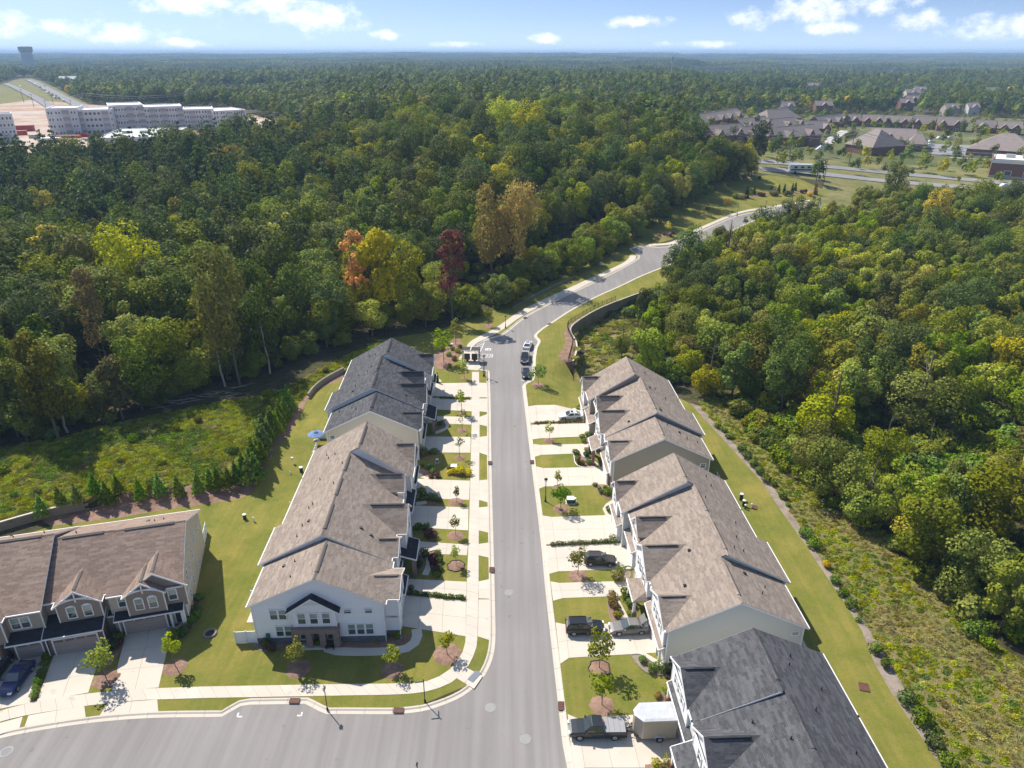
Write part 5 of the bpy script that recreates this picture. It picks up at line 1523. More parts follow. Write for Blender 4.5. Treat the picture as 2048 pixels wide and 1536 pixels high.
# whole trees for the masses: crown and trunk in one mesh
def whole(name, cr, trunk, leaf):
    bm = bmesh.new(); bm.from_mesh(with_mat(cr, leaf))
    k = len(bm.faces); bm.from_mesh(trunk)
    bm.faces.ensure_lookup_table()
    for f in bm.faces[k:]: f.material_index = 1
    me = bpy.data.meshes.new(name); bm.to_mesh(me); bm.free()
    me.materials.append(MATS[leaf]); me.materials.append(trunk.materials[0])
    return source(name, me)
WH = [whole('grove_tree', cr, PTRUNK if kd == 'pine' else TRUNKS[i % 3] if kd == 'oak' else LTRUNK, lf) for i, (kd, cr, lf) in enumerate(GROVE)]
mass('woodland', bulk, WH, 'mixed green woodland on both sides of the street')

# distant woods: lighter crowns, then whole groves
FARC = [(broad_crown('far_crown', 90 + i, h, r, 2, n, 1.6, mt, 8, bias=2.0), mt) for i, (h, r, n, mt) in enumerate([(15, 5, 230, 'leaf_oak'), (17, 5.6, 260, 'leaf_dark'), (14, 5, 220, 'leaf_mid'), (13, 4.6, 200, 'leaf_olive'), (14, 4.8, 200, 'leaf_lime'), (13, 4.6, 200, 'leaf_amber'), (15, 5, 240, 'leaf_dark')])]
FARC.append((pine_crown('far_pine', 99, 19, 3.4, 6, 240, 1.3, 'needle'), 'needle'))
FSRC = [source('distant_tree', m) for m, _ in FARC]
FAR_HOUSES = [(1810, 205, 20), (1828, 196, 16), (1800, 222, 18), (1812, 212, 20), (1890, 232, 18), (1935, 230, 16), (1972, 194, 20), (1612, 184, 18), (1660, 183, 15), (1630, 228, 24), (1566, 230, 16), (1560, 244, 14), (405, 168, 30), (445, 167, 40), (490, 168, 34), (535, 167, 26), (120, 172, 24)]
FH = [(*on(a + w * .7, b), w) for a, b, w in FAR_HOUSES]
def blocks_house(x, y):
    for hx, hy, w in FH:
        d = math.hypot(hx, hy); a = (hx * x + hy * y) / d; l = abs(hx * y - hy * x) / d
        if d - 90 < a < d + 14 and l < w * .75: return True
    return False
NOFAR = [WOOD_W, WOOD_E, CLEAR_W, FIELD_E, HOUSES_E, HIGHWAY, LAWN_W, LAWN_E, MEADOW, WILD_E, ROAD]
def wedge(r0, r1, gap, seed):
    rng = random.Random(seed); out = []
    r = r0
    while r < r1:
        w = .80
        n = int(2 * w * r / gap)
        for i in range(n):
            a = -w + 2 * w * (i + rng.random()) / n
            q = r + rng.uniform(-.6, .6) * gap
            out.append((q * math.sin(a), q * math.cos(a)))
        r += gap
    return out
fp = []
for x, y in wedge(330, 1500, 8.2, 5) + wedge(1500, 2700, 11, 6):
    if y > 950 or not any(inside(p, x, y) for p in NOFAR):
        if inside(HIGHWAY, x, y) or blocks_house(x, y): continue
        c = pnoise(Vector((x / 120, y / 120, 2.2))) + rngf.uniform(-.5, .5)
        if pnoise(Vector((x / 260, y / 160, 9.4))) < -.42 and y > 700: continue      # fields and roads between the woods
        k = rngf.choice([0, 1, 6, 1, 2]) if c < .15 else rngf.choice([2, 3, 0, 7]) if c < .5 else rngf.choice([3, 4, 2, 7, 4]) if rngf.random() < .92 else 5
        gsz = 1 + .55 * pnoise(Vector((x / 170, y / 110, 7.7)))          # stands of different age
        fp.append((x, y, k, rngf.uniform(.7, 1.15) * gsz))
for x, y in scatter(HOUSES_E, 17, 8):
    fp.append((x, y, rngf.choice([0, 2, 3, 4, 1]), rngf.uniform(.30, .62)))
mass('distant_woods', fp, FSRC, 'wooded plain fading away to the horizon')

def grove(seed, rad, n):
    """many crowns over a patch of far ground, as one mesh"""
    rng = np.random.default_rng(seed)
    Ps, Ns = [], []
    for i in range(n):
        a, q = rng.uniform(0, 6.28), rad * math.sqrt(rng.uniform())
        h, r = rng.uniform(9, 17), rng.uniform(4.5, 8)
        d = rng.normal(size=(34, 3)); d[:, 2] = np.abs(d[:, 2]); d /= np.linalg.norm(d, axis=1)[:, None]
        Ps.append(d * np.array((r, r, r * .8)) + np.array((math.cos(a) * q, math.sin(a) * q, h - r * .8)))
        Ns.append(d)
    return leaf_mesh('far_grove', np.concatenate(Ps), np.concatenate(Ns), 4.4, rng, 'leaf_oak', bias=.8)
gm = [grove(300 + i, 62, 90) for i in range(3)]
GS = [source('far_grove', with_mat(gm[i % 3], mt)) for i, mt in enumerate(['leaf_oak', 'leaf_dark', 'leaf_mid', 'leaf_dark', 'leaf_olive'])]
gp = []
for x, y in wedge(2650, 5200, 74, 7) + wedge(5200, 10500, 115, 9):
    c = pnoise(Vector((x / 700, y / 420, 4.4))) + rngf.uniform(-.3, .3)
    if c < -.62: continue
    gp.append((x, y, rngf.choice([0, 1, 3]) if c < .2 else rngf.choice([0, 2, 4]), rngf.uniform(.85, 1.15) if math.hypot(x, y) < 5200 else rngf.uniform(1.2, 1.6)))
mass('horizon_woods', gp, GS, 'blue-green forest along the horizon')
# ------------------------------------------------------------------ street trees, young pines, shrubs
YOUNG = [broad_crown('crown', 120 + i, h, r, b, n, .27, 'leaf_young', 14, .5) for i, (h, r, b, n) in enumerate([(4.4, 1.15, 1.5, 420), (4.2, .95, 1.6, 300), (4.8, 1.3, 1.4, 520)])]
SPARSE = [broad_crown('crown', 125 + i, 4.6, .95, 1.7, 120, .26, 'leaf_young', 12, .6) for i in range(2)]
FLAT = broad_crown('crown', 128, 4.2, 1.55, 1.3, 480, .3, 'leaf_oak', 16, .6)
CONE_Y = cone_crown('crown', 130, 4.6, 1.35, .9, 620, .32, 'needle_young')
YTRUNK = [trunk_mesh('trunk', 30 + i, 3.6, .055, 'bark', 7, .8, .06, .4) for i in range(2)]
def ring(x, y, r, edged=False, mat='mulch'):
    rr = empty('mulch_ring', (x, y, ground(x, y)), kind='structure')
    m = MB(); n = 22
    pts = [(math.cos(2 * math.pi * i / n) * r * (1 + .07 * math.sin(i * 2.1 + x) + random.uniform(-.05, .05)), math.sin(2 * math.pi * i / n) * r * (1 + .07 * math.sin(i * 2.1 + x) + random.uniform(-.05, .05))) for i in range(n)]
    V = [(x, y, ground(x, y) + .16)] + [(x + a * .7, y + b * .7, ground(x, y) + .12) for a, b in pts] + [(x + a, y + b, ground(x, y) + .005) for a, b in pts]
    m.add(V, [(0, 1 + i, 1 + (i + 1) % n) for i in range(n)] + [(1 + i, 1 + n + i, 1 + n + (i + 1) % n, 1 + (i + 1) % n) for i in range(n)])
    m.build('mulch_cover', mat, rr)
    if edged:
        e = MB()
        for i in range(n):
            a, b = pts[i], pts[(i + 1) % n]
            e.tube((x + a[0], y + a[1], ground(x, y) + .05), (x + b[0], y + b[1], ground(x, y) + .05), .07, n=5)
        e.build('edging', 'char', rr)
def street_tree(base, top, crown, leaf, label, r=1.1, edged=False, wide=1.0, name='young_tree'):
    x, y = on(*base); h = height_of(base, top)
    H = max(v.co.z for v in crown.vertices); s = h / H
    o = tree(name, crown, YTRUNK[int(x * 7) % 2], leaf, (x, y, ground(x, y)), s, random.uniform(0, 6), label)
    o.scale = (s * wide, s * wide, s)
    if r: ring(x, y, r, edged)
for b, t, c, lf, lb, r, ed, w in [
    ((1076, 770), (1074, 728), FLAT, 'needle_young', 'young spreading green tree on the lawn beside the parked black car', 1.3, False, 1.1),
    ((1098, 881), (1100, 846), YOUNG[1], 'leaf_young', 'young tree between the driveways below the white sedan', 1.0, False, 1.0),
    ((1114, 975), (1114.6, 941), YOUNG[1], 'leaf_olive', 'smaller young tree behind the lamp post and green cabinet', .8, False, 1.0),
    ((1121.6, 1018), (1122, 968), FLAT, 'leaf_shrub', 'young green tree between the lamp post and the green cabinet', 1.2, False, .95),
    ((1155.5, 1152), (1155.5, 1096), YOUNG[2], 'leaf_olive', 'young olive tree in front of the graphite hatchback', 1.3, False, 1.0),
    ((1199, 1337), (1199, 1265), YOUNG[2], 'leaf_mid', 'young tree in an edged mulch circle near the black sport utility car', 1.25, True, 1.0),
    ((1204, 1411), (1202.6, 1348), YOUNG[0], 'leaf_mid', 'young dark tree in a mulch ring beside the pickup truck', 1.35, False, 1.0),
    ((928.6, 757.5), (928, 715), YOUNG[1], 'leaf_young', 'thin young tree on the lawn below the mail kiosk', .9, False, 1.1),
    ((924, 861), (924, 818), SPARSE[0], 'leaf_olive', 'sparse young tree by the curved path of the charcoal-roofed row', 1.0, False, 1.0),
    ((924, 827), (923, 778), YOUNG[1], 'leaf_young', 'young tree at the hedge between the charcoal row driveways', .6, False, 1.0),
    ((920, 916), (920, 874), SPARSE[1], 'leaf_dark', 'nearly bare young tree above the yellow shrubs', 1.0, False, 1.0),
    ((912.6, 1004), (912.6, 972), YOUNG[1], 'leaf_olive', 'small young tree on the grass strip below the yellow shrubs', 1.2, False, .95),
    ((911, 1072), (909.7, 1031), YOUNG[1], 'leaf_olive', 'young tree on the second grass strip below the yellow shrubs', 1.2, False, .9),
    ((912.4, 1132), (912.4, 1090), YOUNG[1], 'leaf_young', 'young tree in a dark edged ring beside the long planting bed', 1.2, True, .95),
    ((894.7, 1309), (893.5, 1262), YOUNG[1], 'leaf_young', 'young tree in a wide mulch ring inside the street corner', 1.7, False, 1.15),
    ((784.6, 1340), (784.6, 1294), YOUNG[0], 'leaf_young', 'young bright tree before the right half of the white end front', 1.3, False, 1.05),
    ((597, 1338), (594, 1281), YOUNG[2], 'leaf_young', 'young bright tree before the left half of the white end front', 1.4, False, .9),
    ((213, 1358), (201, 1290), YOUNG[2], 'leaf_young', 'young tree on the strip between the two taupe row driveways', 1.45, False, 1.1),
    ((350, 1334), (340, 1269), YOUNG[1], 'leaf_young', 'young tree on the lawn right of the last taupe row driveway', 1.35, False, .9),
    ((888, 725), (892, 658), YOUNG[2], 'leaf_mid', 'tallest young tree left of the mail kiosk', 1.5, False, 1.0),
    ((911, 690), (910, 637), YOUNG[1], 'leaf_olive', 'slim young tree behind the tallest one left of the kiosk', 1.0, False, 1.0),
    ((976.6, 652), (976, 614), YOUNG[1], 'leaf_olive', 'young tree on the lawn inside the curve of the sidewalk', 1.4, False, 1.0),
    ((1336, 472), (1336, 442), YOUNG[1], 'leaf_gold', 'young golden tree in the bed by the side street mouth', 0, False, 1.2),
    ((1414, 432), (1414, 408), YOUNG[1], 'leaf_olive', 'young tree on the shaded verge up the road', 1.0, False, 1.0),
    ((1488, 459), (1487, 432), YOUNG[1], 'leaf_olive', 'young tree on the right verge near the top of the road', .9, False, .9),
    ((1460.5, 480), (1460, 448), SPARSE[0], 'leaf_olive', 'bare thin sapling on the right verge up the road', .8, False, .8),
    ((1452, 420), (1452, 396), YOUNG[2], 'leaf_gold', 'young amber tree on the upper lawn by the woods', 1.0, False, 1.0)]:
    street_tree(b, t, c, lf, lb, r, ed, w)

CON = [cone_crown('crown', 140 + i, 5, 1.1 if i < 2 else 1.5, .1, 620, .34, 'needle_dark', p) for i, p in enumerate((.8, .6, .8))]
CTRUNK = trunk_mesh('trunk', 33, 3.5, .09, 'bark', 0)
def conifer(base, top, cr, leaf, label, wide=1.0, group=None, name='conifer'):
    x, y = on(*base); h = height_of(base, top); s = h / 5
    o = tree(name, cr, CTRUNK, leaf, (x, y, ground(x, y)), s, random.uniform(0, 6), label, group)
    o.scale = (s * wide, s * wide, s)
for b, t, lf, lb in [((1493, 395), (1493, 369), 'needle_dark', 'tallest dark cone-shaped evergreen at the left of the roadside bed'), ((1508, 389), (1509, 370), 'needle_dark', 'cone-shaped evergreen second from the left in the roadside bed'), ((1542, 387), (1542, 369), 'needle_dark', 'cone-shaped evergreen third from the left in the roadside bed'),
                     ((1557, 386), (1558, 367), 'needle_dark', 'cone-shaped evergreen fourth from the left in the roadside bed'), ((1568, 385), (1568, 366), 'needle_dark', 'cone-shaped evergreen fifth from the left in the roadside bed'), ((1584, 384), (1584, 365), 'needle_dark', 'cone-shaped evergreen sixth from the left in the roadside bed'),
                     ((1590, 381), (1591, 363), 'needle_dark', 'last cone-shaped evergreen at the right of the roadside bed'), ((1630, 389), (1631, 364), 'leaf_rust', 'rust-coloured cone tree by the lamp poles')]:
    conifer(b, t, CON[0], lf, lb, 1.0)
conifer((875, 765), (874, 744), CON[1], 'needle_dark', 'narrow dark cypress at the last charcoal-roofed house', .8, name='cypress')
for i, (zx, zy) in enumerate([(260, 1045), (375, 1012), (470, 992), (580, 962), (640, 972), (710, 945), (830, 945), (945, 925), (1055, 925), (1170, 910), (1240, 872), (1285, 884), (1345, 874), (1390, 850), (1470, 858), (1505, 838), (1545, 765), (1562, 695), (1585, 640), (1602, 590),
                              (1640, 540), (1672, 470), (1702, 420), (1500, 790), (1532, 705), (1556, 640), (1645, 500), (1690, 385), (1480, 820), (1600, 545), (1665, 430), (1625, 590), (1520, 745), (1440, 845)]):
    b = (zx / 2.926, 680 + zy / 2.926)
    x, y = on(*b)
    tree('young_pine', CONE_Y, CTRUNK, 'needle_young', (x, y, ground(x, y)), random.uniform(.78, 1.1) * (1.25 if zx > 1380 else 1.0), random.uniform(0, 6), 'young bushy pine in the curved mulch strip behind the left rows', 'young pines in the mulch strip')

# --- shrubs -------------------------------------------------------------------------------------------------
def shrub_mesh(seed, r, h, n, size, mat, nl=9):
    rng = np.random.default_rng(seed)
    L = [(rng.uniform(-.45, .45) * r, rng.uniform(-.45, .45) * r, h * rng.uniform(.35, .68), r * rng.uniform(.40, .6), .85) for _ in range(nl)]
    P, N = lobes_to_leaves(L, n, rng); P[:, 2] = np.maximum(P[:, 2], .05)
    return leaf_mesh('shrub', P, N, size, rng, mat)
SHR = [shrub_mesh(200 + i, 1, 1.25, 420, .24, 'leaf_shrub') for i in range(4)]
BALL = shrub_mesh(210, .95, 1.3, 520, .17, 'leaf_shrub', 14)
def shrub(px, r, leaf, label, group=None, me=None, name='shrub', z=None):
    x, y = on(*px)
    o = link(name, with_mat(me or SHR[int(abs(x * 13)) % 4], leaf))
    o.location = (x, y, ground(x, y)); o.rotation_euler = (0, 0, random.uniform(0, 6))
    o.scale = (r * random.uniform(.9, 1.1), r * random.uniform(.9, 1.1), r * (z or random.uniform(.85, 1.1)))
    return tag(o, label, 'shrub', group)
def shrubs(lst, label, group):
    for q in lst:
        px, r = (q[0], q[1]), q[2]
        shrub(px, r, q[3] if len(q) > 3 else 'leaf_shrub', label, group)
shrubs([(1434, 856, .8), (1447, 863, .8), (1457, 876, .9), (1482, 902, .9), (1493, 916, 1.0), (1506, 931, .95), (1519, 946, 1.0), (1532, 963, 1.05), (1548, 973, .8), (1561.6, 996, .95), (1610, 1071, 1.1), (1626, 1094, 1.15), (1669, 1165, .8), (1685, 1190, .85), (1700, 1212, .9),
        (1751, 1301, 1.0), (1772, 1336, .85), (1813, 1405, 1.1), (1840, 1444, 1.2), (1865, 1493, 1.1), (1894, 1527, 1.1), (1576, 1012, .5), (1716, 1242, .45)],
       'clipped green evergreen shrub in the gravel strip behind the right rows', 'evergreen shrubs along the gravel strip')
shrub((1655, 1135), .8, 'leaf_amber', 'orange-leaved shrub in the gravel strip among green ones')
shrubs([(728, 1278, .65), (751, 1279, .65), (795, 1272, .75), (677, 1283, .75), (621, 1286, .8), (595, 1285, .7), (640, 1288, .7), (770, 1277, .6), (700, 1281, .6)], 'dark green shrub along the foot of the white end front', 'shrubs at the white end front')
shrub((530, 1292), .8, 'leaf_olive', 'olive shrub at the left corner of the white end front')
shrub((541, 1302), .75, 'leaf_burgundy', 'burgundy shrub at the left corner of the white end front')
shrubs([(399, 1203, .85), (395, 1222, .8), (391, 1236, .8), (384, 1248, .85), (374, 1262, .85), (364, 1271, .85), (352, 1277, .9), (345, 1270, .7)], 'rounded bright green shrub beside the taupe end house', 'shrubs beside the taupe end house')
shrub((238, 1279), .8, 'leaf_shrub', 'green shrub beside the path between the taupe garages')
shrub((236, 1293), .8, 'leaf_burgundy', 'burgundy shrub between the two taupe row driveways')
shrub((224, 1298), .95, 'leaf_dark', 'dark shrub left of the burgundy one between the taupe driveways')
shrubs([(96, 1308, .5), (92, 1318, .5), (88, 1330, .5), (84.5, 1345, .55), (81, 1356, .55), (77, 1368, .55), (73, 1381, .55), (69, 1394, .55)], 'small clipped shrub in the row between the left taupe driveways', 'row of small shrubs between taupe driveways')
shrubs([(1151, 908, .75), (1155, 921, .65), (1166, 929, .65), (1179, 927, .75), (1174, 914, .8), (1173, 902, .55)], 'shrub in the bed by the brick porch of the tan row', 'shrubs by the brick porch')
shrub((1158, 929), .6, 'leaf_burgundy', 'brownish shrub at the corner of the bed by the brick porch')
shrubs([(1164, 875, .65), (1168, 884, .6), (1178, 873, .75)], 'bushy shrub beside the second path of the tan row', 'shrubs beside the tan row path')
shrub((1158, 808), .8, 'leaf_shrub', 'round shrub behind the white sedan by the curved path')
shrub((1167, 840), .7, 'leaf_olive', 'shrub at the garage end of the far low hedge')
shrubs([(1190, 972, .5), (1198, 981, .5), (1203, 987, .5), (1209, 979, .55)], 'small shrub in the sloping bed above the green cabinet', 'small shrubs above the green cabinet')
shrub((1216, 988, ), 1.0, 'leaf_shrub', 'large shrub at the wall end of the sloping bed')
shrub((1219, 1022), .75, 'leaf_shrub', 'lone shrub inside the curved path of the pale row')
shrub((1226.6, 1082), .85, 'leaf_shrub', 'round shrub at the garage end of the low hedge', me=BALL)
shrub((1240.4, 1142), .8, 'leaf_shrub', 'dark ball shrub beside the coiled hose', me=BALL)
shrub((1236, 1159), 1.05, 'leaf_olive', 'brownish green bush below the dark ball shrub')
shrubs([(1250, 1189, .85), (1255, 1201, .8), (1259, 1214, .85)], 'bright green shrub along the porch side of the walk', 'green shrubs along the walk')
shrubs([(1224, 1197, .8, 'leaf_rust'), (1225, 1209, .8, 'leaf_rust'), (1231, 1222, .75, 'leaf_rust')], 'rust-coloured shrub along the lawn side of the walk', 'rust shrubs along the walk')
shrub((1236, 1234), .65, 'leaf_olive', 'olive shrub at the car end of the walk')
shrub((1259, 1231), .55, 'leaf_shrub', 'low round shrub beside the silver-grey sedan', me=BALL)
shrubs([(1287, 1325, .7), (1304, 1337, .55), (1304, 1346, .55)], 'loose shrub in the rock bed near the pale end house', 'loose shrubs in the rock bed')
shrub((1321, 1341), .95, 'leaf_shrub', 'dark clipped globe shrub at the walk end of the rock bed', me=BALL)
shrub((1343, 1338), .95, 'leaf_shrub', 'second dark globe shrub nearer the charcoal-roofed house', me=BALL)
shrub((1339, 1392), .95, 'leaf_shrub', 'green globe shrub behind the white trailer', me=BALL)
shrub((1316, 1394), .5, 'leaf_rust', 'small brown shrub behind the white trailer')
shrub((1344, 1428), .5, 'leaf_lime', 'small yellow-green shrub at the trailer corner')
shrub((1338, 1530), .85, 'leaf_olive', 'globe shrub at the bottom edge by the charcoal-roofed house', me=BALL)
shrub((1312, 1534), .7, 'leaf_lime', 'yellowish shrub at the bottom edge left of the globe shrub')
shrub((849, 910), 1.05, 'leaf_shrub', 'large dark shrub by the last white row garage')
shrub((867, 907), .9, 'leaf_shrub', 'dark shrub at the driveway edge by the last white row garage')
shrubs([(855, 938, .55), (845, 934, .5), (862, 934, .5)], 'low green shrub in the shaded bed of the white row', 'low shrubs in the shaded bed')
shrub((866, 946), .75, 'leaf_shrub', 'green shrub above the red-brown groundcover')
shrub((874, 955), .7, 'leaf_burgundy', 'burgundy shrub at the driveway corner of the shaded bed')
shrub((862, 955), .5, 'leaf_burgundy', 'smaller burgundy shrub left of the driveway corner one')
shrub((842, 995), 1.0, 'leaf_dark', 'dark upright shrub against the white garage wall', z=1.4)
shrubs([(857, 998, .85), (870, 999, .85), (879, 1003, .6)], 'dark shrub at the head of the grass strip below the yellow shrubs', 'dark shrubs at the grass strip')
shrub((835, 1056), .8, 'leaf_shrub', 'rounded shrub by the third white garage')
shrub((852, 1058), .8, 'leaf_shrub', 'green bush left of the burgundy bush on the grass strip')
shrub((862, 1073), 1.15, 'leaf_burgundy', 'large burgundy bush at the head of the second grass strip')
shrub((849, 1111), .85, 'leaf_dark', 'dark bush at the porch end of the long bed')
shrubs([(866, 1117, .75, 'leaf_burgundy'), (868, 1128, .75, 'leaf_burgundy'), (872, 1141, .75, 'leaf_burgundy')], 'burgundy bush in the long edged bed', 'burgundy bushes in the long bed')
shrubs([(876, 1110, .6), (879, 1124, .6), (880, 1140, .55), (872, 1152, .6)], 'small green plant along the lawn edge of the long bed', 'small plants in the long bed')
shrub((838, 1134), .75, 'leaf_dark', 'dark shrub between the stone columns and the long bed', z=1.4)
shrub((824, 1180), .6, 'leaf_olive', 'small potted-looking shrub at the end house garage')
shrub((898.5, 948), .62, 'leaf_yellow', 'leftmost small yellow shrub in the bright row')
shrub((907, 948), .62, 'leaf_yellow', 'pointed yellow shrub second in the bright row', z=1.5)
shrub((923, 947), 1.15, 'leaf_yellow', 'largest yellow shrub in the bright row')
shrub((936.5, 950), .85, 'leaf_yellow', 'yellow shrub nearest the sidewalk in the bright row')
shrubs([(902, 934, .5), (899, 939, .5), (914, 934, .4)], 'low green plant round the pale utility box', 'plants round the pale utility box')
shrubs([(880, 850, .7), (884, 848, .6)], 'dark shrub inside the curved path of the cream row', 'dark shrubs inside the curved path')
shrubs([(900, 735, .7, 'leaf_olive'), (908, 720, .8, 'leaf_rust'), (915, 705, .8, 'leaf_olive'), (905, 700, .7, 'leaf_olive'), (920, 695, .7, 'leaf_rust'), (897, 712, .8, 'leaf_shrub'), (886, 700, .8, 'leaf_shrub')], 'shrub in the planted bed left of the mail kiosk', 'shrubs left of the mail kiosk')
shrubs([(1318, 472, .8, 'straw'), (1326, 470, .9, 'straw'), (1340, 473, .7, 'leaf_rust'), (1346, 468, .7, 'leaf_burgundy')], 'ornamental grass clump in the bed by the side street', 'grass clumps by the side street')
shrubs([(1470, 396, 1.6, 'leaf_olive'), (1482, 398, 1.5, 'straw'), (1488, 396, 1.3, 'straw'), (1520, 392, 1.2, 'leaf_burgundy'), (1526, 392, 1.2, 'leaf_burgundy'), (1545, 391, 1.6, 'straw'), (1552, 391, 1.6, 'straw'), (1572, 391, 1.6, 'leaf_olive'), (1580, 390, 1.5, 'straw'), (1604, 386, 1.2, 'leaf_burgundy'), (1612, 385, 1.2, 'leaf_burgundy'), (1500, 390, 1.2, 'leaf_shrub'), (1620, 392, 1.5, 'leaf_amber')],
       'ornamental shrub or grass clump in the roadside bed of evergreens', 'ornamental clumps in the roadside bed')

def hedge(a, b, n, r, label, leaf='leaf_shrub'):
    (x0, y0), (x1, y1) = on(*a), on(*b)
    rng = np.random.default_rng(int(a[0]))
    L = [(x0 + (x1 - x0) * (i + .5) / n + rng.uniform(-.1, .1), y0 + (y1 - y0) * (i + .5) / n + rng.uniform(-.1, .1), r * rng.uniform(.5, .8), r * rng.uniform(.75, 1.1), .8) for i in range(n)]
    P, N = lobes_to_leaves([(l[0] - x0, l[1] - y0, *l[2:]) for l in L], n * 75, rng); P[:, 2] = np.maximum(P[:, 2], .03)
    o = link('hedge', leaf_mesh('hedge', P, N, .17, rng, leaf)); o.location = (x0, y0, ground(x0, y0) + .03)
    tag(o, label, 'hedge')
hedge((1068, 847.5), (1163, 843.5), 20, .32, 'far low brown-green hedge between the white sedan driveway and the next', 'leaf_olive')
hedge((1102, 1090.3), (1220, 1085), 24, .36, 'low green hedge between two driveways above the graphite hatchback')
hedge((815, 1188), (930, 1198), 22, .36, 'low hedge between the two driveways of the white corner house')
hedge((880, 796.5), (941, 798), 12, .30, 'low hedge between the first two driveways of the cream row', 'leaf_olive')

# --- weeds and undergrowth that nobody could count --------------------------------------------------------
def tuft(seed, n, r, h, size, mat, asp=2.2):
    rng = np.random.default_rng(seed)
    a, q = rng.uniform(0, 6.28, n), r * np.sqrt(rng.uniform(0, 1, n))
    P = np.stack([np.cos(a) * q, np.sin(a) * q, rng.uniform(.05, 1, n) * h * (1 - .5 * q / r)], 1)
    N = np.stack([np.cos(a) * .25, np.sin(a) * .25, np.full(n, 1.5)], 1)
    return leaf_mesh('tuft', P, N, size, rng, mat, asp, .5)
TF = [source('weed_tuft', tuft(400, 130, 1.2, .42, .40, 'weed')), source('weed_tuft', tuft(401, 130, 1.2, .5, .42, 'vine', 1.2)), source('straw_tuft', tuft(402, 120, 1.1, .3, .44, 'straw', 3)), source('undergrowth_bush', with_mat(SHR[0], 'leaf_mid')),
      source('undergrowth_bush', with_mat(SHR[1], 'vine')), source('undergrowth_bush', with_mat(SHR[2], 'leaf_olive')), source('undergrowth_bush', with_mat(SHR[3], 'leaf_shrub')), source('undergrowth_bush', with_mat(SHR[0], 'leaf_rust'))]
mp_ = []
for x, y in scatter(MEADOW, .95, 21):
    c = pnoise(Vector((x / 9, y / 9, 1))); e = pnoise(Vector((x / 5, y / 5, 6)))
    mp_.append((x, y, 1 if c < -.28 else 2 if e + rngf.uniform(-.2, .2) > .42 else 0, rngf.uniform(.35, .62)))
for x, y in scatter(WILD_E, .9, 22):
    c = pnoise(Vector((x / 7, y / 7, 3)))
    mp_.append((x, y, 2 if c + rngf.uniform(-.12, .12) < -.05 else rngf.choice([0, 0, 0, 1]), rngf.uniform(.22, .44)))
for x, y in scatter(POCKET, 1.5, 23):
    if rngf.random() < .7: mp_.append((x, y, rngf.choice([0, 2, 2, 1]), rngf.uniform(.6, 1.2)))
mass('weeds', mp_, TF[:3], 'rough weeds and dry grass in the meadow and behind the right rows')
up, edge = [], []
for x, y in scatter(WOOD_W, 3.4, 31):
    if y < 175 + .3 * x or (x > -15 and y < 330): 
        if rngf.random() < .62: up.append((x, y, rngf.choice([0, 1, 2, 3, 2]), rngf.uniform(.8, 2.2)))
for x, y in scatter(WOOD_E, 3.2, 32):
    if y < 200 and rngf.random() < .9: up.append((x, y, rngf.choice([0, 1, 2, 3, 1, 1, 0, 1]), rngf.uniform(1.0, 2.6)))
for x, y in scatter(MEADOW, 4.5, 35):
    if rngf.random() < .45: up.append((x, y, rngf.choice([0, 1, 1, 2]), rngf.uniform(.4, 1.25)))
for x, y in scatter(CLEARING, 1.9, 33): up.append((x, y, rngf.choice([1, 1, 0, 3, 2]), rngf.uniform(.7, 1.7)))
for a, b in zip(WILD_E[16:], WILD_E[17:]):
    L = math.hypot(b[0] - a[0], b[1] - a[1])
    for i in range(int(L / 1.7)):
        t = rngf.random(); up.append((a[0] + (b[0] - a[0]) * t + rngf.uniform(-.6, 2.2), a[1] + (b[1] - a[1]) * t + rngf.uniform(-.6, 2.2), rngf.choice([0, 1, 2, 3, 1, 2, 1]), rngf.uniform(.6, 1.7)))
mass('undergrowth', up, TF[3:], 'tangled undergrowth and vines at the feet of the woods')

for a, b in zip(WOOD_W[:19], WOOD_W[1:20]):
    L = math.hypot(b[0] - a[0], b[1] - a[1])
    for i in range(int(L / 1.6)):
        t = rngf.random(); nx, ny = -(b[1] - a[1]) / L, (b[0] - a[0]) / L; o = rngf.uniform(-.5, 9)
        edge.append((a[0] + (b[0] - a[0]) * t + nx * o, a[1] + (b[1] - a[1]) * t + ny * o, rngf.choice([11, 11, 12, 13, 13, 14]), rngf.uniform(.4, 1.1)))
mass('edge_thicket', edge, WH, 'leafy young growth filling the front edge of the left wood')

# fallen branches heaped at the wood edge
fb = MB(); rs = random.Random(9)
for i in range(46):
    px = rs.uniform(300, 470); x, y = on(px, 812 - (px - 300) * .16 + rs.uniform(-10, 12))
    a = rs.uniform(-.5, .9); L = rs.uniform(1.5, 4.5)
    fb.tube((x, y, ground(x, y) + rs.uniform(.05, .5)), (x + math.cos(a) * L, y + math.sin(a) * L, ground(x, y) + rs.uniform(.05, .7)), rs.uniform(.03, .09), .015, 5)
o = fb.build('brush_pile', 'bark_pale'); tag(o, 'heap of fallen grey branches along the meadow side of the left wood', 'brush pile', kind='stuff')
for i, (a, b) in enumerate([((725, 812), (770, 640)), ((640, 760), (652, 620)), ((905, 905), (905, 905))][:2]): pass
for bx, tx, lb in [((1 * 451, 773), (432, 590), 'pale straight bare trunk at the wood edge above the branch heap'), ((540, 747), (520, 600), 'thick leaning trunk at the wood edge left of the charcoal roofs'), ((222, 742), (213, 660), 'pale forked trunk below the rust-topped tree'), ((137, 868), (122, 790), 'thin pale dead stem at the meadow edge')]:
    x, y = on(*bx); h = height_of(bx, tx)
    o = link('bare_trunk', trunk_mesh('bare_trunk', int(bx[0]), h, .24, 'bark_pale', 6, 2.0, .35, .5)); o.location = (x, y, ground(x, y)); tag(o, lb, 'tree trunk')
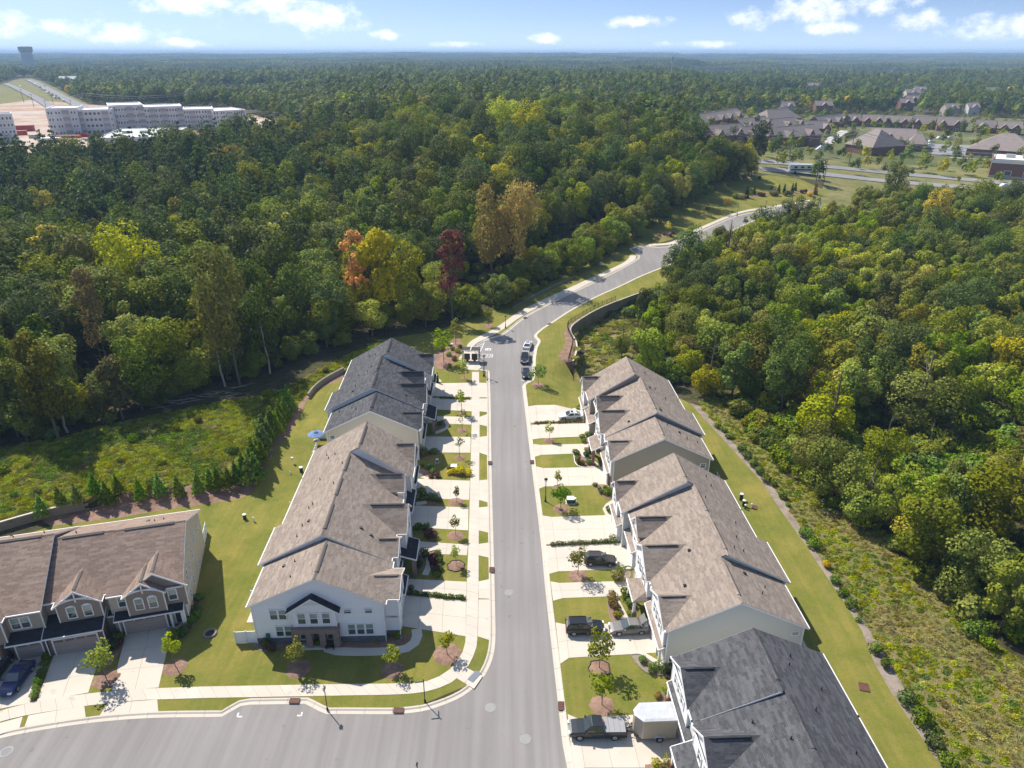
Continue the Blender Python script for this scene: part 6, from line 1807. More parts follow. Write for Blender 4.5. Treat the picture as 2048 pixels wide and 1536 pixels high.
# ------------------------------------------------------------------ vehicles
def loft(m, secs, mi=0):
    """skin a row of closed sections of equal size"""
    n = len(secs[0])
    V = [p for s in secs for p in s]
    F = [(j * n + i, j * n + (i + 1) % n, (j + 1) * n + (i + 1) % n, (j + 1) * n + i) for j in range(len(secs) - 1) for i in range(n)]
    F += [tuple(range(n))[::-1], tuple(range((len(secs) - 1) * n, len(secs) * n))]
    m.add(V, F, mi)

def section(x, hw, z0, z1, top_in=.1):
    zm = z0 + (z1 - z0) * .55
    return [(x, -hw * .94, z0), (x, -hw, zm - .12), (x, -hw * .99, zm + .08), (x, -hw * (1 - top_in), z1), (x, hw * (1 - top_in), z1), (x, hw * .99, zm + .08), (x, hw, zm - .12), (x, hw * .94, z0)]

WHEEL = None
def wheels(root, L, wb, tr, r, xo):
    for sx in (-1, 1):
        for sy in (-1, 1):
            c = Vector((xo + sx * wb / 2, sy * tr / 2, r))
            q = Vector((0, sy * .11, 0))
            t = MB().tube(c - q, c + q, r, n=18).mesh('tyre', 'tyre')
            w = link('wheel', t, root)
            k = MB().tube(c + q * .9, c + q * 1.06, r * .66, n=14)
            for i in range(5):
                a = 2 * math.pi * i / 5
                e = c + Vector((math.cos(a) * r * .36, 0, math.sin(a) * r * .36)) + q * 1.05
                k.box(tuple(e), (r * .18 + abs(math.cos(a)) * r * .4, .03, r * .18 + abs(math.sin(a)) * r * .4))
            link('rim', k.mesh('rim', 'rim'), w)

def car(kind, px, head, paint, label, z=0.0, open_trunk=False, roof_glass=False):
    """head: world direction angle of the bonnet"""
    x, y = on(*px)
    root = empty('parked_car' if kind != 'pickup' else 'pickup_truck', (x, y, ground(x, y) + z), head, label=label, cat={'pickup': 'pickup truck', 'suv': 'car', 'hatch': 'car'}.get(kind, 'car'))
    P = dict(sedan=(4.75, .92, .335, 2.75, [(-2.37, .78, .32, .66), (-2.25, .88, .25, .88), (-1.75, .91, .22, .96), (-1.0, .92, .2, .95), (.4, .92, .2, .94), (1.2, .91, .2, .90), (1.95, .88, .22, .80), (2.28, .80, .25, .70), (2.38, .66, .32, .58)],
                        [(-1.95, .95), (-1.05, 1.40), (.10, 1.45), (.95, .93)]),
             hatch=(4.45, .91, .34, 2.65, [(-2.2, .78, .35, .75), (-2.12, .88, .26, .95), (-1.6, .90, .22, 1.0), (-.6, .91, .2, .98), (.5, .91, .2, .97), (1.2, .90, .2, .93), (1.85, .87, .22, .84), (2.15, .80, .25, .72), (2.24, .66, .32, .6)],
                        [(-2.1, 1.0), (-1.7, 1.50), (-.0, 1.55), (.95, .96)]),
             suv=(4.7, .95, .37, 2.75, [(-2.35, .84, .42, .9), (-2.28, .92, .32, 1.08), (-1.7, .95, .27, 1.12), (-.6, .95, .25, 1.10), (.5, .95, .25, 1.09), (1.2, .94, .25, 1.05), (1.95, .92, .27, .98), (2.25, .86, .3, .86), (2.36, .72, .38, .7)],
                        [(-2.25, 1.1), (-2.0, 1.68), (.15, 1.74), (1.0, 1.07)]),
             pickup=(5.75, .99, .39, 3.6, [(-.62, .97, .35, 1.13), (-.5, .98, .32, 1.16), (.6, .98, .32, 1.16), (1.4, .98, .32, 1.15), (2.1, .97, .33, 1.10), (2.65, .93, .36, 1.04), (2.86, .86, .4, .95), (2.9, .8, .45, .8)],
                        [(-.62, 1.15), (-.48, 1.80), (.62, 1.84), (1.38, 1.14)]))[kind]
    L, hw, r, wb, secs, cab = P
    b = MB(); loft(b, [section(*s) for s in secs])
    if kind == 'pickup':
        b.box((-1.75, 0, .60), (2.3, 1.86, .5))
        for sy in (-1, 1): b.box((-1.75, sy * .90, .92), (2.3, .16, .50))
        b.box((-2.84, 0, .80), (.10, 1.96, .72)).box((-2.9, 0, .52), (.22, 1.9, .22))
    bm_ = b.mesh('body', paint)
    body = link('body', bm_, root)
    md = body.modifiers.new('round', 'BEVEL'); md.width = .05; md.segments = 2; md.limit_method = 'ANGLE'; md.angle_limit = R(28)
    # cabin: pillars and roof in paint, glazing as panes of their own
    (xa, za), (xb, zb), (xc, zc), (xd, zd) = cab
    lo, hi = hw * .90, hw * .72
    c = MB()
    c.prism([(xa, -lo, za - .05), (xd, -lo, zd - .05), (xd, lo, zd - .05), (xa, lo, za - .05)], [(xb, -hi, zb), (xc, -hi, zc), (xc, hi, zc), (xb, hi, zb)])
    cb = link('cabin', c.mesh('cabin', paint), body)
    md = cb.modifiers.new('round', 'BEVEL'); md.width = .07; md.segments = 2
    def pane(name, A, B, C, D, ins, off, mt='car_glass'):
        A, B, C, D = map(Vector, (A, B, C, D)); n = (B - A).cross(D - A).normalized(); ctr = (A + B + C + D) / 4
        if n.dot(ctr - Vector((0, 0, 1.1))) < 0: n = -n
        q = [p + (ctr - p) * ins + n * off for p in (A, B, C, D)]
        link(name, MB().prism([p - n * .02 for p in q], q).mesh(name, mt), root)
    pane('windscreen', (xd, -lo, zd), (xd, lo, zd), (xc, hi, zc), (xc, -hi, zc), .10, .018)
    if not open_trunk: pane('rear_window', (xa, -lo, za), (xa, lo, za), (xb, hi, zb), (xb, -hi, zb), .14, .018)
    for sy in (-1, 1):
        xm = (xb + xc) / 2 - .05; xl = (xa + xd) / 2 - .15
        pane('side_window', (xa, sy * lo, za), (xl, sy * lo, (za + zd) / 2), (xm, sy * hi, zb), (xb, sy * hi, zb), .13, .016)
        pane('side_window', (xl, sy * lo, (za + zd) / 2), (xd, sy * lo, zd), (xc, sy * hi, zc), (xm, sy * hi, zc), .13, .016)
        link('mirror', MB().box((xd - .25, sy * (hw + .07), zd + .06), (.16, .18, .13)).mesh('mirror', paint), root)
        f = secs[-2]; bk = secs[1]
        link('headlight', MB().box((f[0] - .02, sy * f[1] * .74, f[3] - .06), (.30, .38, .15)).mesh('headlight', 'lamp_clear'), root)
        xr = -2.87 if kind == 'pickup' else bk[0]
        link('taillight', MB().box((xr - .02, sy * hw * .80, (bk[3] if kind != 'pickup' else 1.0) - .12), (.14, .30 if kind != 'suv' else .2, .18 if kind != 'suv' else .5)).mesh('taillight', 'lamp_red'), root)
        link('door_seam', MB().box((xl + .1, sy * (hw + .001), .62), (.02, .012, .6)).box((xd - .3, sy * (hw + .001), .6), (.02, .012, .6)).mesh('door_seam', 'vent_black'), root)
    f = secs[-1]
    link('grille', MB().box((f[0] + .0, 0, f[3] - .12), (.05, f[1] * 1.2, .22 if kind != 'pickup' else .34)).mesh('grille', 'vent_black' if kind != 'pickup' else 'chrome'), root)
    link('number_plate', MB().box((-L / 2 - .03, 0, .72), (.04, .32, .16)).mesh('number_plate', 'paint_white'), root)
    link('arch', MB().box((-wb / 2, 0, r + .12), (r * 2.3, hw * 1.985, r * 1.2)).box((wb / 2, 0, r + .12), (r * 2.3, hw * 1.985, r * 1.2)).mesh('arch', 'vent_black'), root)
    if roof_glass: link('sunroof', MB().box(((xb + xc) / 2 + .25, 0, max(zb, zc) + .012), (.55, .8, .03)).mesh('sunroof', 'car_glass'), root)
    if kind == 'suv' or kind == 'hatch':
        for sy in (-1, 1): link('roof_rail', MB().tube((xb + .15, sy * hi * .92, zb + .05), (xc - .1, sy * hi * .92, zc + .05), .025, n=6).mesh('roof_rail', 'black_metal'), root)
    if kind == 'pickup':
        for i in range(4): link('tonneau_panel', MB().box((-2.58 + i * .565, 0, 1.19), (.545, 1.82, .05)).mesh('tonneau_panel', 'tonneau'), root)
        link('brake_light', MB().box((-.58, 0, 1.72), (.08, .4, .08)).mesh('brake_light', 'lamp_red'), root)
    if open_trunk:
        q = MB().prism([(-1.35, -.62, 1.42), (-1.35, .62, 1.42), (-1.95, .66, 2.02), (-1.95, -.66, 2.02)], [(-1.33, -.62, 1.46), (-1.33, .62, 1.46), (-1.93, .66, 2.06), (-1.93, -.66, 2.06)])
        link('trunk_lid', q.mesh('trunk_lid', paint), root)
        link('luggage', MB().box((-2.0, -.25, 1.08), (.5, .5, .3)).box((-1.95, .3, 1.04), (.45, .45, .22)).mesh('luggage', 'utility_pale'), root)
    wheels(root, L, wb, hw * 1.78, r, .0 if kind != 'pickup' else .05)
    return root
def bearing(a, b):
    (x0, y0), (x1, y1) = on(*a), on(*b); return math.atan2(y1 - y0, x1 - x0)
car('sedan', (1141, 836), bearing((1165, 834), (1117, 836)), 'paint_offwhite', 'white sedan with dark sunroof parked before the tan row garage', roof_glass=True, z=.03)
car('sedan', (1055.5, 694), R(80), 'paint_offwhite', 'white sedan parked at the kerb behind the black pickup', z=-.08, roof_glass=True)
car('pickup', (1050, 719), R(267), 'paint_black', 'black pickup truck parked between two cars at the kerb', z=-.08)
car('sedan', (1052, 750), R(272), 'paint_black', 'black sedan parked nearest at the kerb beside a young tree', z=-.08)
car('hatch', (1200, 1126), bearing((1160, 1124), (1225, 1127)), 'paint_graphite', 'graphite hatchback parked on the driveway above the brown bush', z=.03)
car('suv', (1169, 1262), bearing((1135, 1262), (1205, 1262)), 'paint_black', 'black sport utility car with red tail lights beside the silver-grey sedan', z=.03)
car('sedan', (1257, 1261), bearing((1290, 1258), (1222, 1262)), 'paint_pewter', 'silver-grey sedan with its trunk lid open at the garage', z=.03, open_trunk=True)
car('pickup', (1193, 1466), bearing((1250, 1465), (1140, 1466)), 'paint_slate', 'dark slate pickup with grey bed cover hitched to the white trailer', z=.03)
car('sedan', (36, 1363), bearing((56, 1336), (20, 1385)), 'paint_navy', 'dark blue sedan on the taupe row driveway', z=.03)
car('sedan', (-4, 1345), bearing((12, 1322), (-20, 1366)), 'paint_black', 'black car cut off by the left picture edge on the taupe driveway', z=.03)

# enclosed trailer
x, y = on(1304, 1464)
t = empty('cargo_trailer', (x, y, ground(x, y) + .03), bearing((1340, 1462), (1268, 1465)), label='tan enclosed cargo trailer with white roof and pointed nose behind the slate pickup', cat='trailer')
out = [(-1.95, -1.02), (1.25, -1.02), (1.95, -.30), (1.95, .30), (1.25, 1.02), (-1.95, 1.02)]
t.scale = (1.06, 1.1, 1.08)
link('body', MB().prism([(a, b, .38) for a, b in out], [(a, b, 2.68) for a, b in out]).mesh('body', 'trailer_tan'), t)
link('roof', MB().prism([(a * 1.02, b * 1.03, 2.62) for a, b in out], [(a * 1.02, b * 1.03, 2.74) for a, b in out]).prism([(a, b, 2.74) for a, b in out], [(a * .9, b * .8, 2.80) for a, b in out]).mesh('roof', 'trailer_roof'), t)
link('chassis', MB().box((0, 0, .45), (3.9, 1.5, .12)).tube((1.6, -.45, .45), (3.0, 0, .5), .05).tube((1.6, .45, .45), (3.0, 0, .5), .05).tube((2.7, 0, .1), (2.7, 0, .75), .04).mesh('chassis', 'black_metal'), t)
link('jack', MB().tube((2.5, .15, 0), (2.5, .15, .7), .04).mesh('jack', 'black_metal'), t)
for sy in (-1, 1):
    c = Vector((-.45, sy * 1.10, .34)); q = Vector((0, sy * .10, 0))
    w = link('wheel', MB().tube(c - q, c + q, .34, n=16).mesh('tyre', 'tyre'), t)
    link('rim', MB().tube(c + q * .9, c + q * 1.08, .21, n=12).mesh('rim', 'rim'), w)
    link('mudguard', MB().box((-.45, sy * 1.10, .74), (.95, .26, .05)).box((-.94, sy * 1.10, .62), (.05, .26, .25)).box((.04, sy * 1.10, .62), (.05, .26, .25)).mesh('mudguard', 'trailer_roof'), t)
    link('corner_strip', MB().box((-1.93, sy * 1.02, 1.5), (.08, .06, 2.2)).box((1.25, sy * 1.03, 1.5), (.08, .06, 2.2)).mesh('corner_strip', 'steel'), t)

# ------------------------------------------------------------------ street furniture
def lamp_post(base, top, label):
    x, y = on(*base); h = height_of(base, top)
    r = empty('street_lamp', (x, y, ground(x, y)), label=label, cat='street lamp')
    link('post', MB().lathe((0, 0, 0), [(.20, 0), (.20, .12), (.13, .2), (.10, .9), (.07, 1.0), (.055, h - .55)], 10).mesh('post', 'black_metal'), r)
    l = link('lantern', MB().lathe((0, 0, h - .55), [(.06, 0), (.16, .05), (.19, .12), (.24, .38), (.22, .42), (.30, .44), (.20, .56), (.04, .66), (.01, .72)], 12).mesh('lantern', 'black_metal'), r)
    link('pane', MB().lathe((0, 0, h - .44), [(.195, 0), (.235, .24)], 12).mesh('pane', 'lamp_clear'), l)
lamp_post((1091, 1003), (1092, 957), 'black street lamp on the lawn beside the green cabinet')
lamp_post((968.5, 752), (967.5, 711), 'black street lamp at the kerb below the mail kiosk')
lamp_post((1011, 656), (1011, 632), 'black street lamp on the verge inside the road curve')
lamp_post((1474, 432), (1475, 407), 'black street lamp on the verge at the top of the road, left one')
lamp_post((1531, 416), (1531, 402), 'black street lamp at the farthest visible bend of the road')
lamp_post((1352, 532), (1352, 503), 'black street lamp beside the bare dead tree')

def sign_post(base, top, label, blades, cat='sign', mat='sign_green'):
    x, y = on(*base); h = height_of(base, top)
    r = empty('street_sign', (x, y, ground(x, y)), label=label, cat=cat)
    link('post', MB().tube((0, 0, 0), (0, 0, h), .05, n=8).lathe((0, 0, 0), [(.12, 0), (.12, .3), (.05, .4)], 8).lathe((0, 0, h), [(.07, 0), (.02, .12)], 8).mesh('post', 'black_metal'), r)
    for z, a, w, hh, m, off in blades:
        q = MB().box((0, 0, 0), (w, .03, hh)).mesh('sign_plate', m)
        p = link('sign_plate', q, r, Matrix.Translation((math.cos(a) * off, math.sin(a) * off, h - z)) @ Matrix.Rotation(a, 4, 'Z'))
        link('border', MB().box((0, 0, hh / 2 - .02), (w, .036, .03)).box((0, 0, -hh / 2 + .02), (w, .036, .03)).mesh('border', 'paint_white'), p)
sign_post((850, 1404), (845, 1360), 'green street name sign with two crossed blades at the corner', [(.22, R(8), .95, .2, 'sign_green', -.45), (.46, R(98), .95, .2, 'sign_green', .3)])
sign_post((655, 1420), (645, 1372), 'parking sign on a thin post seen edge-on by the bay', [(.35, R(68), .5, .5, 'paint_white', 0)])
sign_post((966.6, 753), (966, 727), 'thin sign post just left of the kerb lamp', [(.2, R(80), .4, .4, 'paint_white', 0)])
sign_post((974.5, 761), (974.5, 741), 'short black post at the driveway corner below the kiosk', [(.16, R(85), .3, .25, 'paint_white', 0)])
sign_post((836, 1555), (830, 1526), 'dark post tip at the bottom edge of the street', [(.2, R(60), .3, .3, 'bronze', 0)])

# mail kiosk: two banks of boxes under a flat canopy
x, y = on(942, 722)
k = empty('mail_kiosk', (x, y, ground(x, y) + .05), R(-4), label='black mailbox kiosk with twin flat roofs beside the striped parking', cat='mail kiosk')
for i in (-1, 1):
    link('canopy', MB().box((i * 1.02, .5, 2.75), (1.9, 2.2, .14)).mesh('canopy', 'bronze'), k)
    link('mailbox_bank', MB().box((i * .85, -.1, 1.05), (1.3, .5, 1.35)).box((i * .85, -.1, .2), (.5, .35, .4)).mesh('mailbox_bank', 'black_metal'), k)
    for a in range(3):
        for b in range(4): link('mailbox_door', MB().box((i * .85 - .42 + a * .42, -.36, .55 + b * .32), (.38, .03, .28)).mesh('mailbox_door', 'bronze'), k)
link('canopy_trim', MB().box((0, -.62, 2.75), (4.1, .05, .12)).box((0, 1.62, 2.75), (4.1, .05, .12)).box((0, .5, 2.77), (.16, 2.2, .2)).mesh('canopy_trim', 'trim_white'), k)
for sx in (-1, 1):
    for yy in (-.5, 1.4): link('post', MB().box((sx * 1.9, yy, 1.35), (.16, .16, 2.7)).mesh('post', 'black_metal'), k)
c = ons([(918, 716), (926, 738), (955, 741), (962, 735), (950, 706), (938, 690)])
kp = empty('kiosk_pad', (c[0][0], c[0][1], 0), kind='structure')
MB().slab([(a, b, ground(a, b) + .03) for a, b in c], .12).build('slab', 'concrete', kp)
c = ons([(900, 737), (930, 733), (945, 741), (945, 747), (922, 741)])

# painted bay markings
def paint(name, pts, w):
    r = None; m = MB()
    for a, b in pts:
        (x0, y0), (x1, y1) = on(*a), on(*b); L = math.hypot(x1 - x0, y1 - y0); nx, ny = -(y1 - y0) / L * w / 2, (x1 - x0) / L * w / 2
        m.slab([(px, py, ground(px, py) - .092) for px, py in ((x0 + nx, y0 + ny), (x1 + nx, y1 + ny), (x1 - nx, y1 - ny), (x0 - nx, y0 - ny))], .006)
    tag(m.build(name, 'paint_white'), kind='structure')
zz = lambda a, b: (860 + a / 8.533, 620 + b / 8.533)
paint('bay_marking', [(zz(925, 545), zz(840, 745)), (zz(745, 600), zz(880, 545)), (zz(755, 640), zz(895, 570)), (zz(760, 680), zz(880, 610)), (zz(770, 715), zz(865, 655)), (zz(790, 735), zz(850, 700)), (zz(770, 590), zz(725, 690)), (zz(790, 742), zz(1065, 750)), (zz(800, 800), zz(1060, 800)), (zz(1070, 748), zz(1060, 805)), (zz(960, 790), zz(990, 755)), (zz(1010, 795), zz(1045, 760))], .16)
paint('bay_symbol', [(zz(955, 650), zz(1035, 650)), (zz(950, 680), zz(1030, 680)), (zz(955, 650), zz(950, 680)), (zz(1035, 650), zz(1030, 682)), (zz(985, 652), zz(980, 680))], .28)
paint('bay_marking', [((477, 1424), (474, 1432)), ((473.5, 1432), (484, 1432)), ((604, 1423), (602, 1431)), ((594, 1429.5), (602, 1430.5)), ((1041.5, 760), (1060, 761))], .16)

def grate(px, a, sz, mat, name, label, cat):
    x, y = on(*px)
    r = empty(name, (x, y, ground(x, y) + .05), a, label=label, cat=cat)
    link('frame', MB().box((0, sz[1] / 2, 0), (sz[0], .08, .05)).box((0, -sz[1] / 2, 0), (sz[0], .08, .05)).box((sz[0] / 2, 0, 0), (.08, sz[1], .05)).box((-sz[0] / 2, 0, 0), (.08, sz[1], .05)).mesh('frame', mat), r)
    m = MB().box((0, 0, -.02), (sz[0], sz[1], .03))
    for i in range(5): m.box((-sz[0] / 2 + sz[0] * (i + .5) / 5, 0, .005), (sz[0] / 9, sz[1], .04))
    link('bars', m.mesh('bars', mat), r)
for px, a, lb in [((589, 1402), 0, 'rust-red storm drain grate at the back of the parking bay'), ((797, 1421), 0, 'rust-red storm drain grate in the kerb before the white end house'), ((1122.5, 1412), R(88), 'rust-red storm drain grate in the kerb beside the slate pickup'), ((983.5, 1140), R(90), 'rust-red storm drain grate on the left kerb at the long bed'),
                  ((980, 926), R(90), 'rust-red storm drain grate on the left kerb at the yellow shrubs'), ((1064, 924), R(90), 'rust-red storm drain grate on the right kerb at the tan row'), ((1050.5, 635.5), R(40), 'rust-red storm drain grate on the inner curve of the road'), ((1099, 648), R(42), 'rust-red storm drain grate on the outer curve of the road')]:
    grate(px, a, (1.05, .6), 'grate_rust', 'storm_drain', lb, 'drain grate')
grate((1728, 1375), R(-15), (1.0, 1.1), 'grate_rust', 'yard_drain', 'red slatted drain cover in the rear lawn of the charcoal row', 'drain cover')
grate((1508, 1015), R(-15), (.9, 1.0), 'grate_rust', 'yard_drain', 'red slatted drain cover in the rear lawn of the pale row', 'drain cover')
for px, lb in [((12, 1502), 'pale round manhole cover at the left picture edge of the cross street'), ((981, 1414), 'round manhole cover in the street just off the corner'), ((1051, 1477), 'round manhole cover in the middle of the main street'), ((1018, 1184), 'small round cover in the main street opposite the end house driveway')]:
    x, y = on(*px)
    r = empty('manhole_cover', (x, y, ground(x, y) - .096), label=lb, cat='manhole cover')
    link('rim', MB().lathe((0, 0, 0), [(.62, 0), (.62, .012), (.56, .016)], 20).mesh('rim', 'manhole'), r)
    link('lid', MB().lathe((0, 0, 0), [(.50, 0), (.50, .018)], 18).mesh('lid', 'far_asphalt' if px[0] < 100 else 'manhole'), r)
x, y = on(949, 1353)
tp = empty('tactile_paving', (x, y, ground(x, y) + .02), R(-34), kind='structure')
link('plate', MB().box((0, 0, .02), (.75, 1.6, .06)).mesh('plate', 'tactile_pad'), tp)
for a in range(5):
    for b in range(10): link('dome', MB().ball((-.28 + a * .14, -.68 + b * .15, .05), .03, 6, 4).mesh('dome', 'tactile_pad') if a == b == 0 else bpy.data.meshes['dome'], tp, Matrix.Translation((a * .14, b * .15, 0)) if (a or b) else None)
c = ons([(912, 1356), (928, 1333), (966, 1352), (948, 1378)])
panels('slab', c, 1, 2, empty('corner_ramp', (c[0][0], c[0][1], 0), kind='structure'), lift=.028, planar=False)

def cabinet(px, sz, label, mat='utility_green', lid='utility_pale', rz=0.0):
    x, y = on(*px)
    r = empty('utility_box', (x, y, ground(x, y)), rz, label=label, cat='utility box')
    link('body', MB().box((0, 0, sz[2] / 2), sz).mesh('body', mat), r)
    link('lid', MB().box((0, 0, sz[2] + .04), (sz[0] + .1, sz[1] + .1, .09)).mesh('lid', lid), r)
    link('pad', MB().box((0, 0, .05), (sz[0] + .35, sz[1] + .35, .12)).mesh('pad', 'concrete_far'), r)
    link('door_seam', MB().box((0, -sz[1] / 2 - .004, sz[2] / 2), (.03, .02, sz[2] * .8)).mesh('door_seam', 'vent_black'), r)
cabinet((1140.5, 1005), (1.15, .95, .8), 'larger green utility box with pale lid on the lawn by the lamp')
cabinet((1149, 1005), (.35, .35, .75), 'slim green utility pedestal right of the larger green box')
cabinet((908, 939), (1.0, .85, .75), 'utility box with pale lid behind the yellow shrubs')
cabinet((874.5, 925), (.35, .35, .6), 'small pale-topped pedestal in the shaded lawn of the white row')
cabinet((902, 694), (.8, .7, .8), 'utility box with pale lid among shrubs left of the kiosk')
cabinet((1202, 530), (.6, .6, .9), 'pale utility box on the shaded verge of the road', 'utility_pale')
cabinet((861, 932), (.5, .3, .2), 'low pale box flat in the shaded lawn', 'utility_pale')
def stub(px, h, r, mat, label):
    x, y = on(*px)
    o = empty('utility_pedestal', (x, y, ground(x, y)), label=label, cat='pedestal')
    link('tube', MB().lathe((0, 0, 0), [(r, 0), (r, h)], 10).mesh('tube', mat), o); link('cap', MB().lathe((0, 0, h), [(r * 1.15, 0), (r * 1.1, .08), (.02, .16)], 10).mesh('cap', 'pipe_white'), o)
for px, h, r, mt, lb in [((490, 1038), .8, .26, 'vent_black', 'black kettle grill standing on the rear lawn left of the white row'), ((508, 1043), .7, .12, 'utility_pale', 'pale pedestal right of the black one on the left rear lawn'), ((603, 944), .9, .3, 'vent_black', 'black bin-like grill at a white row fence'), ((581, 948), .5, .10, 'utility_pale', 'pale pedestal on the lawn near the pine strip'),
                         ((586, 928), .4, .2, 'utility_pale', 'low pale box on the lawn near the pine strip'), ((1482, 1000), 1.1, .28, 'vent_black', 'tall black pedestal behind the pale row, upper one'), ((1487, 1012), 1.0, .25, 'vent_black', 'tall black pedestal behind the pale row, middle one'), ((1490, 1018), .7, .15, 'utility_green', 'short green pedestal behind the pale row'), ((1503, 1016), .7, .12, 'pipe_white', 'white pedestal beside the red drain cover of the pale row')]:
    stub(px, h, r, mt, lb)

# fire ring, hose coil, garden umbrella, patio set
x, y = on(420, 1268)
fr = empty('fire_ring', (x, y, ground(x, y) - .04), label='round stone fire ring on the shaded lawn of the taupe end house', cat='fire pit')
for i in range(14):
    a = 2 * math.pi * i / 14
    link('stone', MB().box((math.cos(a) * .68, math.sin(a) * .68, .12), (.24, .28, .26), rz=a).mesh('stone', 'stone_ring'), fr)
link('ashes', MB().lathe((0, 0, 0), [(.58, 0), (.55, .05)], 14).mesh('ashes', 'char'), fr)
x, y = on(1257, 1137)
hs = MB()
for k in range(2):
    for i in range(16):
        a, b = 2 * math.pi * i / 16, 2 * math.pi * (i + 1) / 16; rr = .5 - k * .1
        hs.tube((x + math.cos(a) * rr, y + math.sin(a) * rr, ground(x, y) + .07), (x + math.cos(b) * rr, y + math.sin(b) * rr, ground(x, y) + .07), .03, n=5)
tag(hs.build('garden_hose', 'utility_green'), 'coiled green garden hose on the driveway edge by the ball shrub', 'hose')
x, y = at(637.5, 888, .5)
um = empty('garden_umbrella', (x - .3, y, ground(x, y) + .06), label='open blue garden umbrella on the patio of the cream end house', cat='umbrella')
link('pole', MB().tube((0, 0, 0), (0, 0, 2.5), .03).mesh('pole', 'steel'), um)
for i in range(8):
    a, b = 2 * math.pi * i / 8, 2 * math.pi * (i + 1) / 8
    link('canopy_panel', MB().slab([(0, 0, 2.55), (math.cos(a) * 1.5, math.sin(a) * 1.5, 2.02), (math.cos(b) * 1.5, math.sin(b) * 1.5, 2.02)], .03).mesh('canopy_panel', 'canvas_blue'), um)
    link('rib', MB().tube((0, 0, 2.50), (math.cos(a) * 1.45, math.sin(a) * 1.45, 2.0), .015, n=5).mesh('rib', 'steel'), um)
link('vent_cap', MB().lathe((0, 0, 2.52), [(.42, 0), (.05, .18), (.01, .24)], 8).mesh('vent_cap', 'canvas_blue'), um)
tb = empty('patio_table', (x - .3, y, ground(x, y) + .06), label='round patio table under the blue umbrella', cat='table')
link('table_top', MB().lathe((0, 0, .7), [(.6, 0), (.6, .04)], 16).mesh('table_top', 'steel'), tb)
for i in range(4): link('leg', MB().tube((math.cos(i * 1.57) * .5, math.sin(i * 1.57) * .5, 0), (math.cos(i * 1.57) * .45, math.sin(i * 1.57) * .45, .7), .03, n=5).mesh('leg', 'steel'), tb)
x, y = B.p(4.6, -16.6, 0).x, B.p(4.6, -16.6, 0).y
st = empty('patio_sofa', (x, y, .06), B.root.rotation_euler.z, label='grey outdoor sofa on the cream row patio behind the fence', cat='sofa')
link('seat', MB().box((0, 0, .3), (.8, 1.9, .3)).mesh('seat', 'tonneau'), st); link('backrest', MB().box((-.35, 0, .6), (.15, 1.9, .5)).mesh('backrest', 'tonneau'), st)
# white porch bench in the stone porch
q = A.p(-1.1, PV + 1.55, .14)
bn = empty('porch_bench', q, math.atan2(A.V.y, A.V.x), label='dark porch bench behind the stone pillars of the white end front', cat='bench')
link('seat', MB().box((0, 0, .42), (1.0, .4, .06)).mesh('seat', 'black_metal'), bn); link('backrest', MB().box((0, .22, .72), (1.0, .05, .5)).mesh('backrest', 'black_metal'), bn)
for sx in (-1, 1): link('leg', MB().box((sx * .45, 0, .2), (.06, .4, .4)).mesh('leg', 'black_metal'), bn)
q = E_.p(-1.2, -.9, 0)
b2 = empty('garden_bench', q, 0, label='dark bench at the foot of the pale end wall', cat='bench')
link('seat', MB().box((0, 0, .42), (1.4, .45, .06)).mesh('seat', 'black_metal'), b2); link('backrest', MB().box((0, .22, .75), (1.4, .05, .55)).mesh('backrest', 'black_metal'), b2)
for sx in (-1, 1): link('leg', MB().box((sx * .6, 0, .2), (.06, .42, .4)).mesh('leg', 'black_metal'), b2)

# ------------------------------------------------------------------ retaining walls and their railing
def block_wall(line, top, bottom, label, course=.42, L=1.1, cap='concrete'):
    """segmental block wall: courses of blocks and cap stones, each of its own"""
    pl = resample(smooth_line(line, 2), step=L)
    r = empty('retaining_wall', (pl[0][0], pl[0][1], 0), label=label, cat='retaining wall')
    for i, (a, b) in enumerate(zip(pl, pl[1:])):
        c = ((a[0] + b[0]) / 2, (a[1] + b[1]) / 2); rz = math.atan2(b[1] - a[1], b[0] - a[0]); l = math.hypot(b[0] - a[0], b[1] - a[1])
        zt, zb = top(*c), bottom(*c)
        n = max(1, int((zt - zb) / course) + 1)
        for k in range(n):
            o = (k % 2) * .5 * l
            MB().box((c[0] + math.cos(rz) * o, c[1] + math.sin(rz) * o, zt - (k + .5) * course), (l - .025, .34 + .02 * (k % 3), course - .02), rz=rz).build('block', 'wall_block', r)
        MB().box((c[0], c[1], zt + .06), (l - .02, .36, .1), rz=rz).build('cap_stone', cap, r)
    return pl
south = lambda x, y: base_height(x, y)
wl = block_wall(WALL_E, lambda x, y: base_height(x, y) - .02, lambda x, y: ground(x + .9, y - .9) - .3, 'curving block retaining wall below the lawn at the road bend')
block_wall(WALL_W[:4], lambda x, y: ground(x - .3, y + .9) + .12, lambda x, y: base_height(x, y) - .2, 'long block retaining wall at the foot of the meadow behind the taupe row')
block_wall(ons([(617, 797), (630, 779), (655, 761), (688, 744)]), lambda x, y: base_height(x, y) + 1.0, lambda x, y: base_height(x, y) - .2, 'low curved block wall behind the charcoal-roofed row', cap='wall_block')
block_wall(ons([(1026, 617), (1062, 597), (1104, 576), (1150, 555)]), lambda x, y: base_height(x, y) + .45, lambda x, y: base_height(x, y) - .2, 'low dark block wall along the shaded verge above the sidewalk', cap='wall_block')

